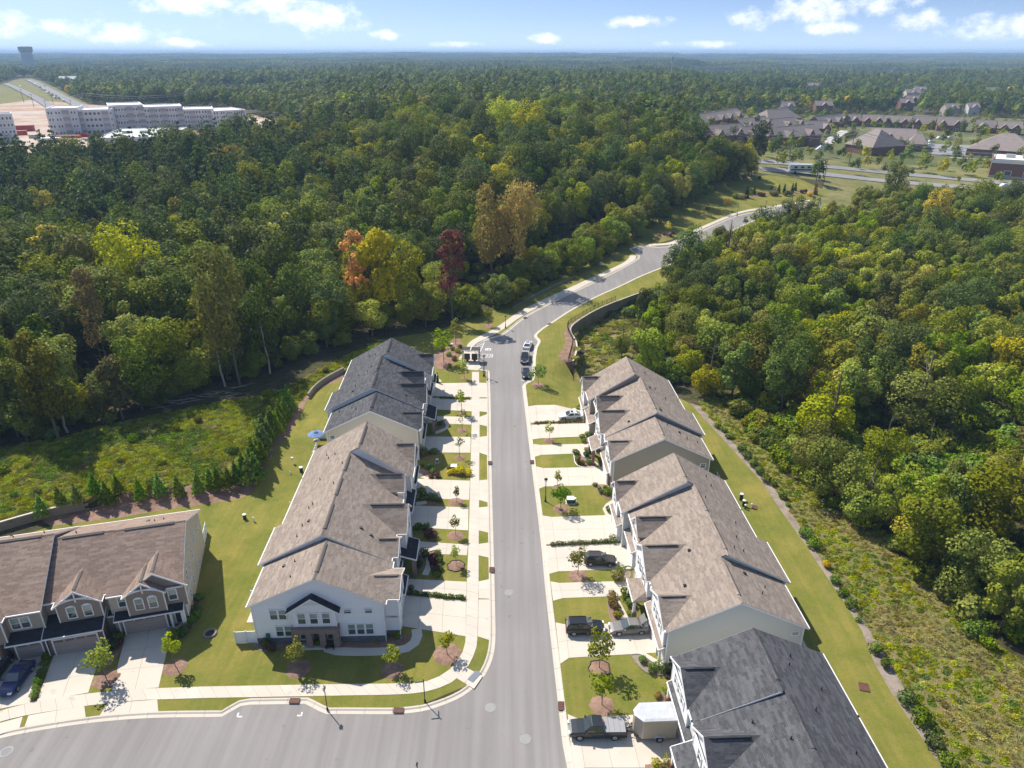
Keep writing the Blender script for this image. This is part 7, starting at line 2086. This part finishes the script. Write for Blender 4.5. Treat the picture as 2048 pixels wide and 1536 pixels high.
def railing(line, label, h=1.25, gap=2.0, bars=True):
    pl = resample(smooth_line(line, 2), step=gap)
    r = empty('metal_fence', (pl[0][0], pl[0][1], 0), label=label, cat='fence')
    for i, p in enumerate(pl):
        z = base_height(*p)
        MB().box((p[0], p[1], z + h / 2), (.08, .08, h + .1)).build('post', 'black_metal', r)
        if i + 1 < len(pl):
            q = pl[i + 1]; zq = base_height(*q)
            m = MB()
            for f in (.1, .92): m.tube((p[0], p[1], z + h * f), (q[0], q[1], zq + h * f), .03, n=5)
            if bars:
                n = int(gap / .16)
                for k in range(1, n):
                    t = k / n; x, y, zz_ = p[0] + (q[0] - p[0]) * t, p[1] + (q[1] - p[1]) * t, z + (zq - z) * t
                    m.box((x, y, zz_ + h * .5), (.02, .02, h * .86))
            m.build('rail_panel', 'black_metal', r)
railing(ons([(1231, 600), (1190, 617), (1156, 637), (1136, 648), (1134, 660), (1145, 678), (1146, 688), (1137, 722)]), 'black picket railing on top of the curving wall at the road bend')
railing([(x - .2, y + 1.2) for x, y in WALL_W[:4]], 'thin black posts and wires above the meadow wall', 1.3, 3.2, False)
# ------------------------------------------------------------------ the town in the distance
def far_spot(px, py):
    x, y = on(px, py); return Vector((x, y, ground(x, y)))

def flats(a, b, depth, h, label, floors=4, balconies=(.2, .5, .8), rooms=10):
    """apartment block: front wall between two ground points"""
    A_, B_ = far_spot(*a), far_spot(*b)
    U = (B_ - A_); U.z = 0; L = U.length; U.normalize(); W = Vector((-U.y, U.x, 0))
    if W.y < 0: W = -W
    z0 = min(A_.z, B_.z) - 2; r = empty('apartment_block', (A_.x, A_.y, A_.z), label=label, cat='apartment block')
    base = A_.z
    def P(u, w, z): return A_ * 1.0 + U * u + W * w + Vector((0, 0, z))
    def bx(name, u0, u1, w0, w1, a0, a1, mat, par=None):
        m = MB().prism([P(*q, a0) for q in ((u0, w0), (u1, w0), (u1, w1), (u0, w1))], [P(*q, a1) for q in ((u0, w0), (u1, w0), (u1, w1), (u0, w1))])
        return link(name, m.mesh(name, mat, r.location), par or r)
    w = bx('wall', 0, L, 0, depth, -3, h, 'apartment_wrap')
    bx('roof', .6, L - .6, .6, depth - .6, h, h + .15, 'roof_white')
    for q in ((0, L, 0, .6), (0, L, depth - .6, depth), (0, .6, .6, depth - .6), (L - .6, L, .6, depth - .6)): bx('parapet', *q, h, h + .8, 'roof_white')
    fh = h / floors
    for f in range(1, floors): bx('floor_band', 0, L, -.12, 0, f * fh - .25, f * fh + .15, 'apartment_band')
    for f in range(floors):
        for c in range(rooms):
            t = (c + .5) / rooms
            if any(abs(t - q) < .5 / rooms for q in balconies):
                bx('balcony', t * L - 2.1, t * L + 2.1, -.22, -.1, f * fh + .5, f * fh + fh - .6, 'recess')
                bx('balcony_rail', t * L - 2.2, t * L + 2.2, -.5, -.35, f * fh + .4, f * fh + 1.4, 'steel')
            else:
                for d in (-.9, .9):
                    wn = bx('window', t * L + d - .55, t * L + d + .55, -.14, 0, f * fh + 1.1, f * fh + 2.8, 'trim_white', w)
                    bx('pane', t * L + d - .42, t * L + d + .42, -.18, -.13, f * fh + 1.2, f * fh + 2.7, 'far_pane', wn)
    return r
def storey_height(base, top): return height_of(base, top)
for a, b, top, dp, lb, fl, ro, bal in [
    ((104, 273), (165, 271), (55, 219), 30, 'left end wing of the white apartment building under construction', 4, 4, (.6,)),
    ((165, 270), (232, 268), (165, 222), 30, 'long window front of the white apartments right of the end wing', 4, 8, (.08, .85)),
    ((228, 265), (296, 262), (228, 213), 34, 'tall middle wing of the white apartment building', 4, 6, (.15, .6, .85)),
    ((296, 262), (372, 259), (296, 216), 30, 'recessed wing of the white apartments behind the pale warehouse', 4, 7, (.2, .55, .9)),
    ((372, 259), (432, 257), (372, 221), 30, 'lower wing of the white apartments next to the right end', 4, 5, (.3, .8)),
    ((430, 258), (496, 254), (432, 224), 34, 'right end wing of the white apartment building', 4, 5, (.5,)),
    ((-40, 287), (38, 283), (-40, 232), 14, 'separate white apartment wing cut off by the left picture edge', 4, 5, (.2,))]:
    flats(a, b, dp, storey_height(a, (a[0], top[1])), lb, fl, bal, ro)

def hall(a, b, depth, h, label, roof='roof_pale', wall='wall_pale', name='warehouse', cat='warehouse', units=3):
    A_, B_ = far_spot(*a), far_spot(*b)
    U = (B_ - A_); U.z = 0; L = U.length; U.normalize(); W = Vector((-U.y, U.x, 0))
    if W.y < 0: W = -W
    r = empty(name, A_, label=label, cat=cat)
    def bx(nm, u0, u1, w0, w1, a0, a1, mat, par=None):
        q = [A_ + U * u + W * w for u, w in ((u0, w0), (u1, w0), (u1, w1), (u0, w1))]
        return link(nm, MB().prism([p + Vector((0, 0, a0)) for p in q], [p + Vector((0, 0, a1)) for p in q]).mesh(nm, mat, A_), par or r)
    bx('wall', 0, L, 0, depth, -3, h, wall); bx('roof', .4, L - .4, .4, depth - .4, h, h + .2, roof)
    for q in ((0, L, 0, .4), (0, L, depth - .4, depth), (0, .4, .4, depth - .4), (L - .4, L, .4, depth - .4)): bx('parapet', *q, h, h + .6, wall)
    for i in range(units): bx('roof_unit', L * (.2 + .25 * i), L * (.2 + .25 * i) + 4, depth * .45, depth * .45 + 3, h + .2, h + 1.8, 'steel')
    return r, bx, L
hall((196, 300), (345, 296), 60, 6, 'long pale flat-roofed warehouse before the white apartments')
hall((0, 148), (44, 146), 30, 16, 'pale flat building at the far left beside the highway', units=1)
r, bx, L = hall((1976, 354), (2110, 366), 26, 8.2, 'red brick building with white flat roof at the right picture edge', 'roof_white', 'far_brick', 'brick_building', 'building', 2)
bx('cornice', -.3, L + .3, -.35, 0, 6.9, 8.5, 'roof_white')
for u in (6, 14, 25, 33):
    w = bx('window', u, u + 3.2, -.12, 0, 1.2, 3.6, 'trim_white'); bx('pane', u + .25, u + 2.95, -.17, -.11, 1.4, 3.4, 'far_pane', w)
bx('entrance_bay', 18.5, 23, -.9, 0, 0, 7.6, 'wall_pale'); bx('plinth', -.2, L, -.25, 0, -.5, 1.0, 'concrete_far')

def terrace(a, b, depth, h, rise, gables, label, wall='far_brick', roof='far_roof', name='terraced_houses', cat='houses'):
    """low brick terrace with a long hipped-off roof and small front gables"""
    A_, B_ = far_spot(*a), far_spot(*b)
    U = (B_ - A_); U.z = 0; L = U.length; U.normalize(); W = Vector((-U.y, U.x, 0))
    if W.y < 0: W = -W
    r = empty(name, A_, label=label, cat=cat)
    P = lambda u, w, z: A_ + U * u + W * w + Vector((0, 0, z))
    lk = lambda nm, m, mt, par=None: link(nm, m.mesh(nm, mt, A_), par or r)
    q = ((0, 0), (L, 0), (L, depth), (0, depth))
    w_ = MB().prism([P(*c, -3) for c in q], [P(*c, h) for c in q])
    hip = 0 if gables else min(depth * .5, L * .42)
    if not hip: w_.prism([P(0, 0, h), P(0, depth, h), P(0, depth / 2, h + rise)], [P(L, 0, h), P(L, depth, h), P(L, depth / 2, h + rise)])
    wl_ = lk('wall', w_, wall)
    m = MB(); t = h + rise + .1; R0, R1_ = P(-.5 + hip, depth / 2, t), P(L + .5 - hip, depth / 2, t)
    for e in (-.5, depth + .5): m.slab([P(-.5, e, h - .2), P(L + .5, e, h - .2), R1_, R0], .25)
    if hip:
        m.slab([P(-.5, -.5, h - .2), R0, P(-.5, depth + .5, h - .2)], .25).slab([P(L + .5, -.5, h - .2), P(L + .5, depth + .5, h - .2), R1_], .25)
    rf = lk('roof', m, roof)
    lk('ridge', MB().tube(R0, R1_, .16, n=6), 'far_wall', rf)
    for g in gables:
        u = g * L; w = 2.7; gh = rise * .62
        lk('gable', MB().prism([P(u - w, -1.2, -3), P(u + w, -1.2, -3), P(u + w, -1.2, h), P(u, -1.2, h + gh), P(u - w, -1.2, h)], [P(u - w, depth * .4, -3), P(u + w, depth * .4, -3), P(u + w, depth * .4, h), P(u, depth * .4, h + gh), P(u - w, depth * .4, h)]), wall)
        k = MB()
        for s in (-1, 1): k.slab([P(u, -1.6, h + gh + .2), P(u, depth * .42, h + gh + .2), P(u + s * (w + .4), depth * .42, h - .2), P(u + s * (w + .4), -1.6, h - .2)], .2)
        lk('gable_roof', k, roof)
        wn = lk('window', MB().prism([P(u + c, -1.3, z) for c, z in ((-1.1, .9), (1.1, .9), (1.1, 2.5), (-1.1, 2.5))], [P(u + c, -1.1, z) for c, z in ((-1.1, .9), (1.1, .9), (1.1, 2.5), (-1.1, 2.5))]), 'trim_white')
        lk('pane', MB().prism([P(u + c, -1.36, z) for c, z in ((-.95, 1.05), (.95, 1.05), (.95, 2.35), (-.95, 2.35))], [P(u + c, -1.29, z) for c, z in ((-.95, 1.05), (.95, 1.05), (.95, 2.35), (-.95, 2.35))]), 'far_pane', wn)
for a, b, dp, h, ri, gb, lb in [
    ((1430, 288), (1492, 290), 14, 4.2, 5.0, (.12, .72), 'brown-roofed brick terrace nearest the main road at the left'),
    ((1493, 291), (1560, 293), 14, 4.2, 5.2, (.18, .62), 'brown-roofed brick terrace with a white porch along the main road'),
    ((1560, 290), (1640, 292), 15, 4.2, 5.2, (.2, .7), 'brown-roofed terrace half hidden by round trees at the main road'),
    ((1488, 268), (1542, 268), 13, 4.2, 4.6, (.15, .8), 'second-row brown terrace behind the white porch one'),
    ((1545, 267), (1600, 268), 13, 4.2, 4.6, (.5, .95), 'second-row brown terrace in the middle of the estate'),
    ((1602, 270), (1660, 272), 13, 4.2, 4.6, (.2, .82), 'second-row brown terrace at its right end'),
    ((1535, 254), (1600, 256), 18, 5, 6.5, (), 'tall-roofed brown house at the back of the estate'),
    ((1350, 270), (1412, 268), 12, 4.2, 4.4, (.2, .5, .8), 'brown terrace with dark gables at the left end of the estate'),
    ((1408, 258), (1485, 252), 12, 4.2, 4.4, (.15, .4, .62, .85), 'back brown terrace with four dark gables on the left'),
    ((1640, 258), (1690, 252), 12, 4.2, 4.6, (.3, .7), 'brown terrace with dark gables by the tree-lined lane'),
    ((1678, 252), (1722, 252), 12, 4.2, 4.6, (.2, .7), 'first terrace of the long back row on the right'),
    ((1724, 253), (1764, 254), 12, 4.2, 4.6, (.25, .8), 'second terrace of the long back row on the right'),
    ((1766, 255), (1794, 256), 12, 4.2, 4.6, (.3,), 'third short terrace of the long back row on the right'),
    ((1796, 256), (1826, 257), 12, 4.2, 4.6, (.4,), 'fourth short terrace of the long back row on the right'),
    ((1826, 258), (1872, 259), 12, 4.2, 4.8, (.15,), 'fifth terrace of the back row with a white gable'),
    ((1872, 262), (1930, 264), 13, 4.6, 5.4, (.2, .7), 'brick-ended terrace closing the back row by the car park'),
    ((1952, 266), (1990, 267), 12, 4.2, 4.6, (.25,), 'terrace right of the car park in the back row'),
    ((1992, 268), (2040, 270), 12, 4.2, 4.6, (.3, .8), 'gabled terrace at the right end of the back row'),
    ((1688, 302), (1742, 312), 26, 4.5, 8.5, (), 'large brown roof of the community building, left half'),
    ((1738, 292), (1826, 296), 20, 4.5, 6.0, (.45,), 'long brown roof of the community building, right wing'),
    ((1812, 302), (1852, 304), 15, 4.5, 5.5, (), 'short brown roof joined to the community building end'),
    ((1930, 312), (2070, 322), 30, 4.5, 8.0, (), 'large low brown-roofed hall at the right edge before the brick building')]:
    terrace(a, b, dp, h, ri, gb, lb)
for px, w, h, lb, wl_ in [((1810, 205), 20, 9, 'cream two-storey house with white gables among far trees', 'siding_cream'), ((1828, 196), 16, 8, 'second cream house right of the gabled one in the far trees', 'siding_cream'), ((1800, 222), 18, 6, 'low brick house below the cream houses', 'far_brick'), ((1812, 212), 20, 5, 'pale-roofed house between the cream and the brick house', 'far_brick'),
                          ((1890, 232), 18, 5, 'brown-roofed house among trees behind the back row', 'far_wall'), ((1935, 230), 16, 5, 'grey-roofed low house among yellow trees', 'siding_pale'), ((1972, 194), 20, 6, 'pale house on the wooded rise at the right', 'siding_pale'), ((1612, 184), 18, 7, 'grey-roofed house in the far woods at the centre right', 'far_wall'), ((1660, 183), 15, 5, 'low roof among far trees right of the grey-roofed house', 'far_wall'),
                          ((1630, 228), 24, 6, 'brick house half hidden in trees behind the estate', 'far_brick'), ((1566, 230), 16, 6, 'small gabled house in trees behind the tall-roofed one', 'far_wall'), ((1560, 244), 14, 5, 'tan-roofed house at the trees left of the tall-roofed one', 'far_wall'),
                          ((405, 168), 30, 9, 'pale far house roof at the left of the distant row', 'siding_white'), ((445, 167), 40, 9, 'longest pale roof in the distant row', 'siding_white'), ((490, 168), 34, 8, 'pale far roof at the right of the distant row', 'siding_white'), ((535, 167), 26, 7, 'last small pale roof of the distant row', 'siding_white'), ((120, 172), 24, 9, 'pale shop building beside the highway bend', 'siding_pale')]:
    terrace((px[0], px[1]), (px[0] + w * 1.4, px[1]), 11, h + 2, 4, (.5,), lb, wl_, 'roof_pale' if px[0] < 600 else 'far_roof', 'distant_house', 'house')

def ribbon(name, line, width, mat, lift=.06):
    c = [far_spot(*p) for p in line]
    pl = resample(smooth_line([(p.x, p.y) for p in c], 2), step=12)
    a, b = offset_line(pl, width / 2), offset_line(pl, -width / 2)
    m = MB()
    V = [(x, y, ground(x, y) + lift) for s in (a, b) for x, y in s]; n = len(pl)
    m.add(V, [(i, i + 1, n + i + 1, n + i) for i in range(n - 1)])
    o = m.build(name, mat)
    if o.data.polygons[0].normal.z < 0: o.data.flip_normals()
    tag(o, kind='structure'); return pl
R1 = ribbon('highway', [(56, 160), (75, 168), (100, 182), (130, 198), (160, 213), (185, 230)], 12, 'far_asphalt', 1.0)
R2 = ribbon('highway', [(12, 168), (35, 178), (60, 190), (88, 206), (112, 222)], 10, 'far_asphalt', 1.0)
ribbon('main_road', [(1480, 322), (1580, 327), (1660, 334), (1730, 341), (1850, 352), (2000, 366), (2200, 385)], 9, 'far_asphalt', .25)
ribbon('main_road', [(1520, 338), (1600, 344), (1660, 350), (1720, 357), (1850, 368), (2000, 382), (2200, 402)], 9, 'far_asphalt', .25)
ribbon('lane', [(500, 254), (570, 258), (660, 263), (760, 266)], 9, 'concrete_far', .4)
ribbon('car_park', [(1905, 290), (1905, 312)], 26, 'far_asphalt', .3)
ribbon('car_park', [(560, 276), (580, 292)], 28, 'far_asphalt', .3)
ribbon('lane', [(1640, 296), (1672, 272), (1690, 262)], 7, 'concrete_far', .3)
ribbon('footway', [(1900, 316), (1990, 322)], 3, 'concrete_far', .35)

# traffic, too far to show its parts
def small_car():
    m = MB(); loft(m, [section(*s) for s in [(-2.2, .8, .3, .8), (-2.0, .9, .25, .95), (.8, .92, .25, .95), (1.9, .88, .25, .82), (2.2, .7, .3, .65)]])
    m.prism([(-1.8, -.8, .9), (.9, -.8, .9), (.9, .8, .9), (-1.8, .8, .9)], [(-1.2, -.65, 1.45), (.1, -.65, 1.45), (.1, .65, 1.45), (-1.2, .65, 1.45)])
    return m
SC_ = {p: small_car().mesh('distant_car', p) for p in ('paint_offwhite', 'paint_black', 'paint_silver', 'paint_darkred', 'paint_navy')}
pn = {'paint_offwhite': 'white', 'paint_black': 'black', 'paint_silver': 'silver', 'paint_darkred': 'dark red', 'paint_navy': 'dark blue'}
zc = lambda a, b: (a / 6.98, 80 + b / 6.98)
for i, (px, pt) in enumerate([(zc(430, 598), 'paint_offwhite'), (zc(465, 628), 'paint_black'), (zc(492, 632), 'paint_silver'), (zc(570, 672), 'paint_black'), (zc(590, 708), 'paint_navy'), (zc(635, 718), 'paint_black'), (zc(650, 745), 'paint_offwhite'), (zc(690, 750), 'paint_black'), (zc(688, 772), 'paint_darkred'), (zc(740, 778), 'paint_black'), (zc(724, 797), 'paint_navy'),
                              (zc(790, 800), 'paint_black'), (zc(765, 818), 'paint_silver'), (zc(782, 832), 'paint_black'), (zc(828, 830), 'paint_black'), (zc(886, 862), 'paint_silver'), (zc(285, 660), 'paint_offwhite'), (zc(400, 585), 'paint_offwhite'), (zc(630, 655), 'paint_black')]):
    p = far_spot(*px)
    o = link('distant_car', SC_[pt]); o.location = p + Vector((0, 0, 1.05)); o.rotation_euler = (0, 0, bearing((60, 163), (150, 208))); o.scale = (1.35,) * 3
    tag(o, pn[pt] + ' car in the traffic on the far highway', 'car', 'cars on the far highway')
for i, (px, pt) in enumerate([((1862, 287), 'paint_silver'), ((1860, 293), 'paint_offwhite'), ((1858, 300), 'paint_black'), ((1880, 279), 'paint_offwhite'), ((1890, 279), 'paint_black'), ((1900, 279), 'paint_silver'), ((1640, 302), 'paint_offwhite'), ((1645, 298), 'paint_offwhite'), ((1650, 293), 'paint_silver'), ((1795, 348), 'paint_offwhite'), ((2010, 376), 'paint_offwhite')]):
    p = far_spot(*px)
    o = link('distant_car', SC_[pt]); o.location = p + Vector((0, 0, .35)); o.rotation_euler = (0, 0, .1); o.scale = (1.2,) * 3
    tag(o, pn[pt] + ' car parked by the brown-roofed estate', 'car', 'cars by the brown-roofed estate')
p = far_spot(1603, 348)
mh = empty('motorhome', p + Vector((0, 0, .3)), bearing((1588, 345), (1625, 349)), label='white motorhome on the main road beside the lamp poles', cat='motorhome')
mh.scale = (1.25,) * 3
link('body', MB().prism([(-5, -1.25, .5), (3.2, -1.25, .5), (3.2, 1.25, .5), (-5, 1.25, .5)], [(-5, -1.2, 3.4), (3.6, -1.2, 3.4), (3.6, 1.2, 3.4), (-5, 1.2, 3.4)]).mesh('body', 'paint_offwhite'), mh)
link('cab', MB().prism([(3.2, -1.1, .4), (5.2, -1.0, .4), (5.2, 1.0, .4), (3.2, 1.1, .4)], [(3.2, -1.05, 2.0), (4.4, -.95, 1.5), (4.4, .95, 1.5), (3.2, 1.05, 2.0)]).mesh('cab', 'paint_offwhite'), mh)
link('stripe', MB().box((-.8, -1.26, 1.5), (8, .04, .5)).mesh('stripe', 'paint_graphite'), mh)
for xx in (-3, -.5, 2): link('window', MB().box((xx, -1.26, 2.4), (1.2, .06, .7)).mesh('window', 'car_glass'), mh)
for xx in (-3, 3.8):
    for sy in (-1, 1): link('wheel', MB().tube((xx, sy * 1.1, .5), (xx, sy * 1.3, .5), .5, n=12).mesh('wheel', 'tyre'), mh)

# building site clutter
for px, sz, mt, lb, rz in [((50, 262), (22, 9, 7), 'container_red', 'red site container left of the white apartments', .3), ((40, 270), (16, 7, 5), 'container_red', 'smaller dark red container below the first', .5), ((222, 278), (16, 7, 5), 'container_red', 'red skip before the pale warehouse', .1), ((220, 266), (10, 6, 6), 'container_orange', 'orange machine cab behind the red skip', .2), ((138, 276), (26, 5, 3), 'container_orange', 'orange stack of timber before the apartments', .1), ((100, 283), (22, 10, 4), 'roof_white', 'white site cabin on the bare soil', .2), ((75, 276), (16, 7, 4), 'concrete_far', 'grey concrete box by the site road', .2), ((180, 282), (10, 5, 3), 'concrete_far', 'grey pallet stack before the warehouse', 0), ((165, 274), (14, 4, 4), 'container_red', 'low red skip along the apartment front', .1)]:
    p = far_spot(*px); sz = tuple(c * .55 for c in sz)
    r = empty('site_container', p, rz, label=lb, cat='container')
    link('body', MB().box((0, 0, sz[2] / 2), sz).mesh('body', mt), r); link('lid', MB().box((0, 0, sz[2] + .06), (sz[0] + .2, sz[1] + .2, .14)).mesh('lid', mt), r)
    for k in range(5): link('rib', MB().box((-sz[0] / 2 + sz[0] * (k + .5) / 5, -sz[1] / 2 - .06, sz[2] / 2), (.25, .14, sz[2] * .9)).mesh('rib', mt), r)

# water tower
p = far_spot(62, 142)
hh = 62 + (64 - p.z) * .35
d = math.hypot(p.x, p.y)
top_z = EYE + d * math.tan(math.atan((768 - 95) / FPX) - PITCH); hh = top_z - p.z; s = d / FPX
wt = empty('water_tower', p, label='pale water tower with a flared head on the left horizon', cat='water tower')
link('column', MB().lathe((0, 0, -5), [(9.0 * s, 0), (8.2 * s, hh * .72), (7.6 * s, hh * .80)], 16).mesh('column', 'concrete_far'), wt)
link('tank', MB().lathe((0, 0, hh * .74), [(7.8 * s, 0), (9.6 * s, hh * .10), (9.8 * s, hh * .24), (9.2 * s, hh * .26), (1, hh * .28)], 20).mesh('tank', 'far_wall'), wt)

# cell mast, power poles, tall lamp poles
def deep(px, y):
    x = (px - CX) / FPX * y * 1.07; return Vector((x, y, ground(x, y)))
def pole(base, top, label, arms, name='power_pole', cat='power pole', r=.28, mat='pole_wood', p=None):
    if p is None: p = far_spot(*base); h = height_of(base, top)
    else: h = EYE - p.z - p.y * math.tan(PITCH - math.atan((CY - top[1]) / FPX))
    o = empty(name, p, label=label, cat=cat)
    link('shaft', MB().tube((0, 0, -.5), (0, 0, h), r, r * .65, n=8).mesh('shaft', mat), o)
    for z, L, a in arms:
        link('arm', MB().tube((-L * math.cos(a), -L * math.sin(a), h - z), (L * math.cos(a), L * math.sin(a), h - z), .12, n=6).mesh('arm', mat), o)
        for s in (-1, 1): link('insulator', MB().tube((s * L * math.cos(a), s * L * math.sin(a), h - z - .5), (s * L * math.cos(a), s * L * math.sin(a), h - z + .3), .1, n=6).mesh('insulator', 'steel'), o)
    return p + Vector((0, 0, h))
tops = [pole((556, 262), (548, 216), 'wooden power pole at the warehouse end of the lane', [(1, 2.2, .2), (4, 2.2, .2)], p=deep(550, 600)), pole((744, 266), (742, 213), 'taller power pole at the right end of the lane', [(1, 2.4, .2), (4, 2.4, .2)], p=deep(743, 585))]
east = [pole((1456, 300), (1457, 254), 'power pole before the left brown terraces', [(1, 2, .2)]), pole((1578, 318), (1588, 258), 'power pole at the main road before the round trees', [(1, 2.4, .2), (3, 2, .2)]), pole((1697, 332), (1712, 255), 'power pole before the community building', [(1, 2.4, .2), (3.5, 2, .2)]), pole((1980, 353), (1994, 303), 'leaning power pole before the red brick building', [(1, 2.2, .2), (4, 2, .2)])]
pole((1628, 386), (1637, 320), 'tall brown lamp pole beside the rust-coloured cone tree', [(.3, 1.6, .2)], 'lamp_pole', 'lamp pole', .2)
pole((1648, 362), (1658, 317), 'tall brown lamp pole further from the rust-coloured tree', [(.3, 1.6, .2)], 'lamp_pole', 'lamp pole', .2)
for b, t, lb in [((48, 205), (43, 178), 'thin lamp pole at the left side of the highway'), ((68, 214), (62, 188), 'thin lamp pole in the middle of the highway poles'), ((92, 214), (88, 200), 'short lamp pole at the highway median'), ((108, 214), (102, 190), 'lamp pole at the near end of the median'), ((143, 214), (139, 200), 'lamp pole at the near end of the highway')]:
    pole(b, t, lb, [(.3, 1.4, .3)], 'lamp_pole', 'lamp pole', .25, 'bronze')
mst = far_spot(1341, 168); d = math.hypot(mst.x, mst.y); hm = EYE + d * math.tan(math.atan((768 - 114) / FPX) - PITCH) - mst.z
cm = empty('cell_mast', mst, label='thin grey lattice mast rising from the far woods', cat='mast')
link('shaft', MB().tube((0, 0, 0), (0, 0, hm), 1.0, .7, n=6).mesh('shaft', 'steel'), cm)
for z in (.80, .9, .97): link('antenna', MB().lathe((0, 0, hm * z), [(2.2, 0), (2.2, 1.6)], 8).mesh('antenna', 'steel'), cm)
def wires(pts, label, drop=3.0, zs=(1, 2.2, 4)):
    m = MB()
    for a, b in zip(pts, pts[1:]):
        for z in zs:
            for o in (-1.8, 1.8) if z < 2 else (1.8,):
                pr = None
                for k in range(13):
                    t = k / 12; q = a.lerp(b, t) - Vector((0, o, z + drop * 4 * t * (1 - t)))
                    if pr: m.tube(pr, q, .085, n=4)
                    pr = q
    tag(m.build('power_line', 'wire'), label, 'power line')
ex = tops[0] + (tops[0] - tops[1]); ew = tops[1] + (tops[1] - tops[0])
wires([ex, tops[0], tops[1], ew], 'power lines strung along the lane behind the hill')
wires([east[0] + Vector((-90, 10, 1)), east[0], east[1], east[2], east[3]], 'power lines along the main road before the brown terraces', 2.5, (1, 2.4))
wires([far_spot(60, 214) + Vector((0, 0, 14)), far_spot(180, 232) + Vector((0, 0, 20)), far_spot(420, 236) + Vector((0, 0, 24))], 'power lines passing behind the white apartments', 4, (1, 2.5))

# ------------------------------------------------------------------ air
hz = MB().box((0, 5600, 38), (26000, 15200, 104.0)).mesh('haze', 'concrete')
hz.materials.clear()
hm_ = bpy.data.materials.new('haze'); hm_.use_nodes = True
t = hm_.node_tree; t.nodes.clear()
o_ = t.nodes.new('ShaderNodeOutputMaterial'); v_ = t.nodes.new('ShaderNodeVolumePrincipled')
v_.inputs['Color'].default_value = (.48, .71, 1.0, 1); v_.inputs['Density'].default_value = 0.00016; v_.inputs['Anisotropy'].default_value = .0
t.links.new(v_.outputs[0], o_.inputs['Volume'])
hz.materials.append(hm_)
HZ = link('haze', hz); tag(HZ, kind='stuff')
